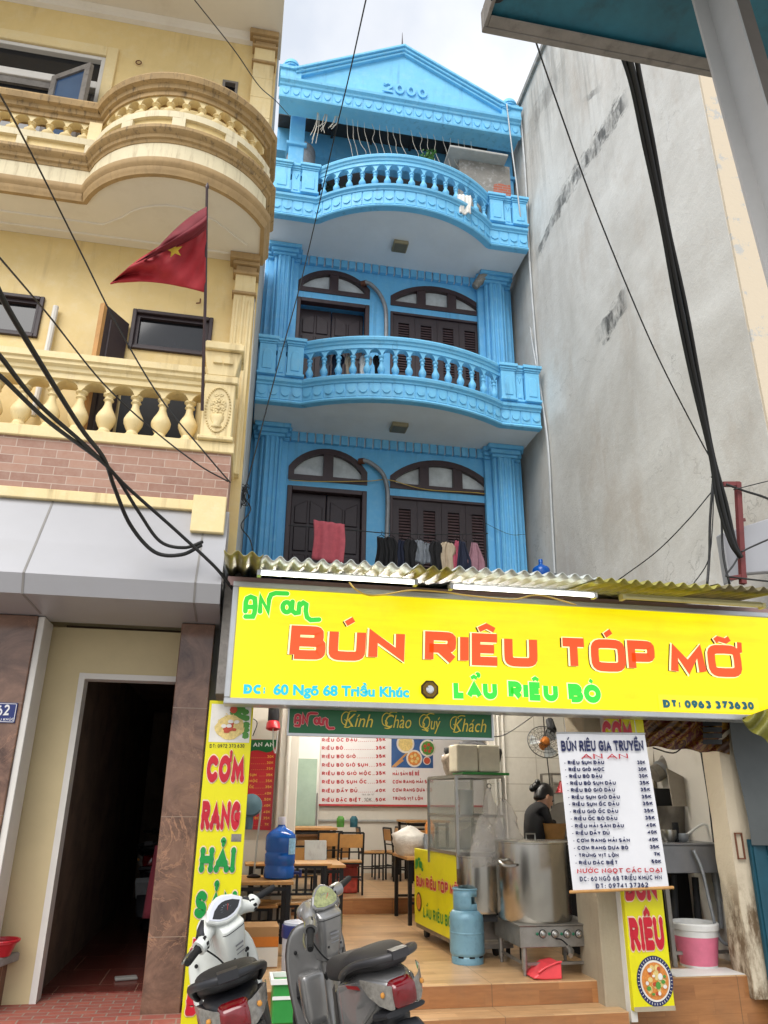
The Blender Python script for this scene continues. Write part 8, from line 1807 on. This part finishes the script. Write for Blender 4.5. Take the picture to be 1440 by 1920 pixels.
        if stripes:
            for x0_, w, mt in ((.16, .05, 'stripe_dark'), (.095, .006, 'stripe_red')):
                m = MB(); m.add([Vector((x, s * (yv(x) + .002), z)) for x, z in ((x0_, .565 + (x0_ < .1) * .02), (x0_ + w, .555), (x0_ + w, .755), (x0_, .79))], [(0, 1, 2, 3)]); put(m, 'stripe', mt, sp_) if False else None
        m = MB(); m.add([Vector((x, s * (yv(x) + .0025), z)) for x, z in ((-.14, .80), (-.02, .795), (.0, .808), (-.12, .814))], [(0, 1, 2, 3)]); m.xform(MX).build('side_decal', 'stripe_red' if s == 1 else 'stripe_red', bd)
    if stripes:
        for (x, mt, w) in ((.17, 'stripe_dark', .05), (.105, 'stripe_red', .006)):
            m = MB()
            for s in (-1, 1): m.add([Vector((xx, s * (.1745), z)) for xx, z in ((x, .575), (x + w, .56), (x + w - .02, .765), (x - .02, .795))], [(0, 1, 2, 3)])
            put(m, 'stripe', mt, bd)
    # ---- handlebar unit: hood frame from its own axis, bent arms out to the pods and grips
    r_ = (head['b'] - head['a']).normalized(); f_ = Z_.cross(r_).normalized(); u_ = r_.cross(f_); C_ = head['C']; ks = head.get('k', .9)
    SM = Matrix(((r_.x, f_.x, u_.x, C_.x), (r_.y, f_.y, u_.y, C_.y), (r_.z, f_.z, u_.z, C_.z), (0, 0, 0, 1))) @ Matrix.Scale(ks, 4)
    wx, wy = head.get('eye', (1, 1))
    def ps(m, nm, mt, par=None, **k): return m.xform(SM).build(nm, mt, par or hd_, **k)
    hd_ = t_
    m = MB(); m.rings([sup((a, b, c), Y_, Z_, rb, rc, 16, 2.4) for a, b, c, rb, rc in ((-.15, .03, 0, .02, .02), (-.14, .03, 0, .036, .036), (-.09, .035, .004, .06, .055), (0, .045, -.004, .07, .056), (.09, .035, .004, .06, .055), (.14, .03, 0, .036, .036), (.15, .03, 0, .02, .02))])
    hd_ = ps(m, 'handlebar_cover', col_, t_, subsurf=1)
    cw = head.get('col', 1.0); m = MB(); m.rings([sup((0, b, c), X_, Y_, w * cw, l, 20, 5) for b, c, w, l in ((.03, .03, .08, .05), (-.03, -.03, .085, .07), (-.025, -.12, .078, .07), (-.01, -.20, .066, .062), (-.005, -.27, .056, .056), (-.005, -.275, .04, .04))]); ps(m, 'column_cover', col_, hd_, smooth=35, bevel=.008, seg=2)
    m = MB(); m.box(-.03, .03, -.1035, -.1025, -.13, -.12); m.box(-.03, .025, -.1035, -.1025, -.15, -.143); m.box(-.03, .03, -.1035, -.1025, -.172, -.166); ps(m, 'sticker', 'scoot_decal', hd_)
    for q in (-.045, .045): m = MB(); m.lathe([(.006, -.004), (.008, 0), (.005, .003)], n=8, M4=Matrix.Translation((q, -.094, -.19)) @ Matrix.Rotation(R(90), 4, 'X')); ps(m, 'bolt', 'rubber', hd_)
    m = MB(); m.rings([sup((0, -.03, c), X_, Y_, .0835 * cw, .0705, 20, 5) for c in (-.048, -.044)]); ps(m, 'panel_seam', 'rubber', hd_)
    DM = Matrix.Translation((0, -.035, .058)) @ Matrix.Rotation(R(head.get('tilt', 50)), 4, 'X')
    def dial(pts, h, t=.006):
        m = MB(); m.prism(pts, lambda a, b: DM @ Vector((a, b, h)), (DM.to_3x3() @ Vector((0, 0, t)))); return m
    eye = [(x * wx, y * wy) for x, y in ([(.115, .0), (.075, .034), (.03, .052), (0, .056), (-.03, .052), (-.075, .034), (-.115, .0), (-.075, -.03), (-.03, -.044), (0, -.046), (.03, -.044), (.075, -.03)] if wx > .9 else [(.10, -.01), (.085, .03), (.04, .06), (0, .068), (-.04, .055), (-.085, .02), (-.115, -.02), (-.10, -.045), (-.04, -.055), (.04, -.052), (.085, -.04)])]
    ps(dial([(x * 1.12, y * 1.25) for x, y in eye], -.02, .03), 'dial_bezel', col_, hd_, bevel=.006); db = ps(dial(eye, .0105, .003), 'dial', dash, hd_)
    ps(dial([(x * .84, y * .7 - .006) for x, y in eye], .0139, .001), 'dial_face', 'scoot_dark' if dash == 'dash_pale' else 'dash_glow', db)
    m = MB()
    for i in range(9): a = R(200 - i * 27); m.prism([(.036 * math.cos(a) - .003, .03 * math.sin(a) - .012), (.036 * math.cos(a) + .003, .03 * math.sin(a) - .012), (.05 * math.cos(a) + .003, .036 * math.sin(a) - .010), (.05 * math.cos(a) - .003, .036 * math.sin(a) - .010)], lambda p, q: DM @ Vector((p * .8, q * .8, .0152)), DM.to_3x3() @ Vector((0, 0, .0008)))
    ps(m, 'dial_marks', 'cloth_grey', db); m = MB(); m.prism([(-.002, -.014), (.002, -.012), (.03, .014), (.028, .016)], lambda p, q: DM @ Vector((p, q, .0165)), DM.to_3x3() @ Vector((0, 0, .0008))); ps(m, 'needle', 'needle_red', db)
    for s, kp, kg, ke in ((-1, 'Lp', 'Lg', 'Le'), (1, 'Rp', 'Rg', 'Re')):
        pod, g0, g1 = head[kp], head[kg], head[ke]; st = SM @ Vector((s * .085, .03, .0)); gd = (g1 - g0).normalized()
        m = MB(); pth_ = catmull([st, st.lerp(pod, .55) + u_ * .008, pod, g0 + gd * .004], 5); n_ = len(pth_); m.tube(pth_, [(lerp(.054, .034, min(1, i / (n_ * .55))) if i < n_ * .62 else .039) * ks * 1.05 for i in range(n_)], 12); ar = m.build('bar_cover', col_, hd_, smooth=50)
        if caps:
            m = MB(); cpth = [q + u_ * .022 + f_ * .012 for q in pth_[1:n_ - 5]]; m.tube(cpth, [.03 * ks] * len(cpth), 8); m.build('top_cap', caps, ar, smooth=50)
        m = MB(); m.cyl(g0, g1, .0175, 14); m.cyl(g0, g0 + gd * .008, .024, 14); m.cyl(g1, g1 + gd * .012, .0155, 12); m.build('grip', 'rubber', hd_, smooth=40)
        bk = -f_; m = MB()
        for off, sz in ((u_ * .024 + bk * .018, .013), (u_ * .004 + bk * .032, .011), (-u_ * .016 + bk * .028, .010)): m.obox(pod + off, gd * sz, gd.cross(bk).normalized() * sz * .75, bk * .008)
        m.build('switches', 'rubber', ar, bevel=.002)
        m = MB(); q0 = pod + f_ * .035 - u_ * .01; m.tube(catmull([q0, g0.lerp(g1, .2) + f_ * .055 - u_ * .015, g0.lerp(g1, .6) + f_ * .06 - u_ * .015, g1 + f_ * .045 - u_ * .012], 4), .0065, 7); m.build('brake_lever', 'steel', ar, smooth=50)
    m = MB(); m.tube(catmull([head['Lp'] - u_ * .03, SM @ Vector((-.11, -.03, -.15)), SM @ Vector((-.06, -.085, -.25)), SM @ Vector((.03, -.09, -.27)), SM @ Vector((.1, -.04, -.24))], 5), .0045, 6); m.build('cable', 'rubber', hd_, smooth=True)
    return t_
def hd_px(C, a, b, Lp, Lg, Le, Rp, Rg, Re, **k):
    d = {n: P(*q) for n, q in zip(('C', 'a', 'b', 'Lp', 'Lg', 'Le', 'Rp', 'Rg', 'Re'), (C, a, b, Lp, Lg, Le, Rp, Rg, Re))}; d.update(k); return d
h1 = hd_px((417, 1724, 4.52), (389, 1742, 4.45), (441, 1704, 4.58), (381, 1768, 4.40), (373, 1778, 4.38), (353, 1804, 4.26), (469, 1697, 4.62), (476, 1686, 4.64), (511, 1665, 4.66), k=.92, eye=(1.12, 1.2))
s1 = scooter('white scooter with a dark grey seat parked nearest the marble column', P(428, 1868, 3.62), h1['C'], h1, 'scoot_white', 16, 'seat_black', 'scoot_dark', 'scoot_white', 'scoot_grey', 'scoot_dark', 'dash_pale', 'scoot_dark')
h2 = hd_px((603, 1702, 4.62), (579, 1712, 4.57), (628, 1694, 4.66), (583, 1732, 4.50), (582, 1744, 4.46), (582, 1777, 4.34), (621, 1674, 4.70), (634, 1666, 4.74), (653, 1648, 4.84), k=.92, eye=(.8, .95), col=1.0, tilt=58)
s2 = scooter('silver grey scooter with a brown seat parked right of the white scooter', P(738, 1857, 3.80), h2['C'], h2, 'scoot_silver', 12, 'seat_brown', 'scoot_silver', 'scoot_silver', 'scoot_grey', 'scoot_grey', 'dash_glow', None, stripes=True)
V = lambda q: Vector((q[0] + .14, q[1] + 1.75, q[2])); h3 = dict(C=V((-.88, 9.25, 1.2)), a=V((-1.0, 9.24, 1.2)), b=V((-.76, 9.27, 1.2)), Lp=V((-1.04, 9.22, 1.2)), Lg=V((-1.08, 9.2, 1.2)), Le=V((-1.18, 9.15, 1.2)), Rp=V((-.72, 9.26, 1.2)), Rg=V((-.68, 9.25, 1.2)), Re=V((-.58, 9.22, 1.2)))
s3 = scooter('dark scooter with a pale number plate standing deep in the unlit corridor', (-.86, 9.9, .95), h3['C'], h3, 'scoot_dark', 3, 'seat_black', 'scoot_grey', 'scoot_dark', 'scoot_dark', 'scoot_grey', plate=True)
m = MB(); m.grid(lambda u, v: P(lerp(lerp(291, 268, v), 300, u), lerp(1585, 1722, v), 7.3 + .02 * math.sin(u * 6 + v * 3)), 6, 10); o = m.build('dark_red_cloth', mk('maroon', '#5a1020', .9).m, None, smooth=True); sd = o.modifiers.new('s', 'SOLIDIFY'); sd.thickness = .01; tag(o, 'dark red cloth hanging in the corridor beside the marble column', 'cloth')
c = P(236, 1837, Z=.216); m = MB(); m.obox(c + Vector((0, 0, .012)), (.085, .02, 0), (-.01, .045, 0), (0, 0, .011)); tag(m.build('stone', 'cement', None, bevel=.006), 'flat grey stone lying at the corridor threshold', 'stone')

# ------------------------------------------------------------------ cables
def cable(name, pts, r, mat, label, cat='cable', group=None, n=8):
    """pts: (u, v, Y) photo pixels with a depth"""
    m = MB(); m.tube(catmull([P(u, v, y) for u, v, y in pts], n), r, 7); return tag(m.build(name, mat, None, smooth=True), label, cat, group)
g = 'thick black cables on the yellow house'
cable('power_cable', [(-30, 470, 3.0), (0, 550, 3.2), (60, 655, 3.6), (150, 800, 4.4), (195, 860, 4.9), (215, 915, 5.2), (245, 985, 5.45), (290, 1035, 5.55), (340, 1040, 5.56), (378, 1022, 5.6)], .015, 'cable', 'thickest black cable looping lowest across the white fascia', 'cable', g)
cable('power_cable', [(-30, 640, 3.3), (0, 668, 3.4), (70, 755, 3.9), (160, 835, 4.6), (215, 890, 5.15), (260, 960, 5.4), (300, 1015, 5.52), (345, 1027, 5.55), (380, 1016, 5.6)], .013, 'cable', 'black cable with the shallower loop across the white fascia', 'cable', g)
cable('power_cable', [(-30, 690, 3.4), (0, 705, 3.5), (90, 790, 4.1), (190, 865, 4.9), (240, 915, 5.2), (330, 995, 5.45), (400, 1060, 5.58), (425, 1090, 5.65), (436, 1104, 5.7)], .013, 'cable', 'black cable running straight down to the corner of the yellow sign', 'cable', g)
cable('wire', [(-20, 160, 3.4), (0, 178, 3.5), (60, 290, 4.2), (150, 470, 4.9), (220, 610, 5.3), (300, 745, 5.6), (385, 850, 5.75), (432, 905, 5.9)], .0065, 'cable_thin', 'thin black wire crossing the flag side of the yellow house from the top left', 'wire', 'thin wires over the yellow house')
cable('wire', [(-20, 460, 3.8), (0, 484, 3.9), (90, 590, 4.7), (190, 715, 5.3), (280, 800, 5.7), (370, 870, 5.85), (428, 903, 5.95)], .0065, 'cable_thin', 'thin black wire crossing the lower balusters of the yellow house', 'wire', 'thin wires over the yellow house')
cable('wire', [(355, -15, 4.6), (365, 0, 4.7), (440, 95, 5.2), (485, 160, 5.5), (518, 190, 6.2), (545, 220, 8.0)], .005, 'cable_thin', 'fine wire passing in front of the upper yellow pilaster', 'wire', 'thin wires over the yellow house')
cable('wire', [(692, -20, 4.2), (686, 0, 4.4), (655, 140, 5.6), (624, 270, 6.6), (590, 420, 7.4), (560, 545, 7.6), (520, 690, 7.4), (470, 880, 7.0), (455, 930, 6.9)], .007, 'cable_thin', 'long thin wire hanging down in front of the blue house', 'wire')
for k, (pts, lb) in enumerate((([(455, 930, 6.9), (470, 955, 6.9), (452, 985, 6.88), (468, 1010, 6.9), (474, 1032, 6.9)], 'loose wire ends below the tangle between yellow and blue house'),)):
    cable('wire', pts, .006, 'cable_thin', lb, 'wire')
m = MB(); rnd = random.Random(8)
for i in range(9):
    c = [(455 + rnd.uniform(-12, 12), 925 + rnd.uniform(-20, 30), 6.85 + rnd.uniform(-.05, .05)) for _ in range(5)]; m.tube(catmull([P(*q) for q in c], 5), .004, 5)
tag(m.build('wire_tangle', 'cable_thin'), 'tangle of thin wires between the yellow and the blue house', 'wires')
cable('wire', [(478, 560, 6.5), (470, 700, 6.5), (462, 800, 6.5), (456, 900, 6.6)], .004, 'cable_white', 'pale thin wire along the corner of the yellow house', 'wire')
cable('wire', [(950, 195, B - .12), (960, 280, B - .12), (968, 340, B - .12), (975, 400, B - .1), (985, 470, B + .3), (984, 520, B + .8), (995, 620, B + .4), (1006, 690, B - .08)], .014, 'cable_white', 'white cable hanging down the right edge of the blue house', 'cable')
cable('wire', [(880, 965, W - .05), (950, 1000, W - .3), (985, 1002, W - .35)], .004, 'cable_thin', 'short wire tied across the right pilaster of the first floor', 'wire')
cable('wire', [(541, 900, W - .05), (600, 903, W - .06), (690, 902, W - .06), (730, 900, W - .07), (800, 918, W - .06), (918, 928, W - .05), (922, 960, W - .05), (926, 1060, W - .05)], .008, 'cable_yellow', 'yellow brown cable tacked above door and window of the first floor', 'cable')
# the thick bundle from the near awning to the red bracket
for k, (dx, r, lb) in enumerate(((0, .022, 'thickest strand of the black cable bundle before the grey wall'), (11, .017, 'right hand strand of the black cable bundle before the grey wall'), (-9, .013, 'thin left strand of the black cable bundle before the grey wall'))):
    pts = [(1165 + dx * 1.8, 60, 3.0), (1190 + dx, 150, 3.3), (1215 + dx * .9, 270, 3.65), (1245 + dx * .6, 420, 4.05), (1275 + dx * .9, 570, 4.45), (1305 + dx * .7, 720, 4.85), (1333 + dx * .3, 850, 5.15), (1352 + dx * .8, 940, 5.3), (1372 + dx * .5, 1015, 5.4), (1388 + dx * .2, 1045, 5.45)]
    cable('cable_bundle', pts, r, 'cable', lb, 'cable', 'black cable bundle before the grey wall', 6)
g = 'thin wires near the red bracket'
for pts, r, lb in (([(1002, 70, 3.2), (1040, 180, 3.6), (1120, 400, 4.2), (1220, 640, 4.8), (1300, 800, 5.2), (1338, 870, 5.35)], .006, 'long thin wire slanting across the grey wall'), ([(1336, 920, 5.4), (1290, 975, 5.6), (1230, 1035, 5.9), (1160, 1087, 6.2)], .0055, 'thin wire from the bracket down to the awning roof'), ([(1338, 885, 5.4), (1336, 910, 5.4), (1331, 980, 5.45), (1330, 1040, 5.5), (1326, 1096, 5.5)], .011, 'thicker hanging cable left of the red bracket'), ([(1344, 900, 5.4), (1352, 960, 5.42), (1356, 1040, 5.45), (1368, 1096, 5.45)], .01, 'hanging cable between bracket and cable bundle'), ([(1338, 910, 5.4), (1336, 980, 5.43), (1328, 1050, 5.5), (1298, 1098, 5.6)], .005, 'slack wire ending at the awning left of the red bracket'), ([(1362, 908, 5.45), (1395, 920, 5.45), (1440, 935, 5.4), (1480, 960, 5.3)], .011, 'cable leaving the red bracket to the right edge'), ([(1375, 918, 5.45), (1440, 902, 5.3), (1490, 890, 5.2)], .005, 'thin wire rising from the bracket to the right edge'), ([(1390, 1035, 5.45), (1410, 1025, 5.4), (1450, 1008, 5.3), (1480, 1000, 5.3)], .008, 'cable bending from the end of the bundle to the right edge'), ([(1387, 1040, 5.45), (1375, 1060, 5.45), (1362, 1078, 5.45), (1372, 1082, 5.4), (1440, 1090, 5.4)], .008, 'loose cable loop at the foot of the red bracket')):
    cable('wire', pts, r, 'cable_thin', lb, 'wire', g)
m = MB(); rnd = random.Random(3)
for i in range(8): m.tube(catmull([P(1338 + rnd.uniform(-4, 6), 880 + rnd.uniform(-6, 20), 5.38) for _ in range(4)], 4), .006, 5)
tag(m.build('cable_knot', 'cable', None, smooth=True), 'knot of wire ties on the cable bundle above the red bracket', 'knot')
cable('wire', [(655, 1092, 5.22), (668, 1106, 5.20), (690, 1116, 5.45), (720, 1115, 5.22), (770, 1107, 5.23), (830, 1110, 5.23), (880, 1117, 5.22), (960, 1124, 5.22), (1010, 1116, 5.22), (1080, 1134, 5.22)], .006, 'cable_yellow', 'yellow wire drooping over the top edge of the yellow sign', 'wire')
cable('wire', [(920, 1382, 5.85), (945, 1378, 6.2), (975, 1360, 6.6), (1010, 1335, 7.0)], .005, 'cable_thin', 'dark wire from the green board to the kitchen wall', 'wire')
cable('wire', [(440, 1335, 6.0), (468, 1345, 6.3), (482, 1355, 6.4), (474, 1380, 6.4)], .004, 'cable_thin', 'dark loop of wire right of the food picture on the upright banner', 'wire')

# ------------------------------------------------------------------ the near awning and post at the upper right
ya = 1.75; A_ = P(905, 56, ya); B_ = P(1338, 141, ya); z_ = (A_.z + B_.z) / 2
t_ = thing('near_awning', 'teal sheet metal awning cutting the upper right corner close overhead', 'awning', (B_.x, ya, z_))
m = MB(); x1 = B_.x + 1.6; m.box(A_.x + .012, x1, .2, ya - .012, z_ + .02, z_ + .03); m.build('underside', 'teal', t_)
m = MB(); m.box(A_.x, x1, ya - .012, ya + .012, z_ - .0, z_ + .10); m.box(A_.x - .0, A_.x + .012, .2, ya - .0125, z_, z_ + .1); m.box(A_.x + .0125, x1, ya - .055, ya - .0125, z_ + .001, z_ + .006); m.build('rim', 'grey_frame', t_, bevel=.003)
m = MB(); c = P(935, 22, ya - .12); m.tube([c + Vector((.02 * math.cos(a * .5), .02 * math.sin(a * .5), z_ - c.z + .01)) for a in range(13)], .008, 6); m.build('ring_hook', 'soft_dark', t_)
a0, a1 = P(1336, 141, 1.42), P(1384, 322, 1.42)
t_ = thing('awning_post', 'pale square steel post in front of the near awning at the right edge', 'post', (a1.x, 1.42, 0)); d = (a1 - a0).normalized(); top = a0 - d * 1.6; bot = a0 + d * ((a0.z - .0) / -d.z)
m = MB(); w = .052
m.obox((top + bot) / 2 + Vector((w / 2, 0, 0)), (bot - top) / 2, (w / 2, 0, 0), (0, .004, 0)); m.obox((top + bot) / 2 + Vector((w / 2, .0, 0)) + Vector((w / 2 + .002, -.05, 0)), (bot - top) / 2, (.004, 0, 0), (0, .05, 0)); m.build('angle_bar', 'post_white', t_)
m = MB(); m.obox((top + bot) / 2 + Vector((w + .055, -.03, 0)), (bot - top) / 2, (.042, 0, 0), (0, .03, 0)); m.build('shaded_face', 'post_shade', t_)  # separate darker box paints the shaded face of the post
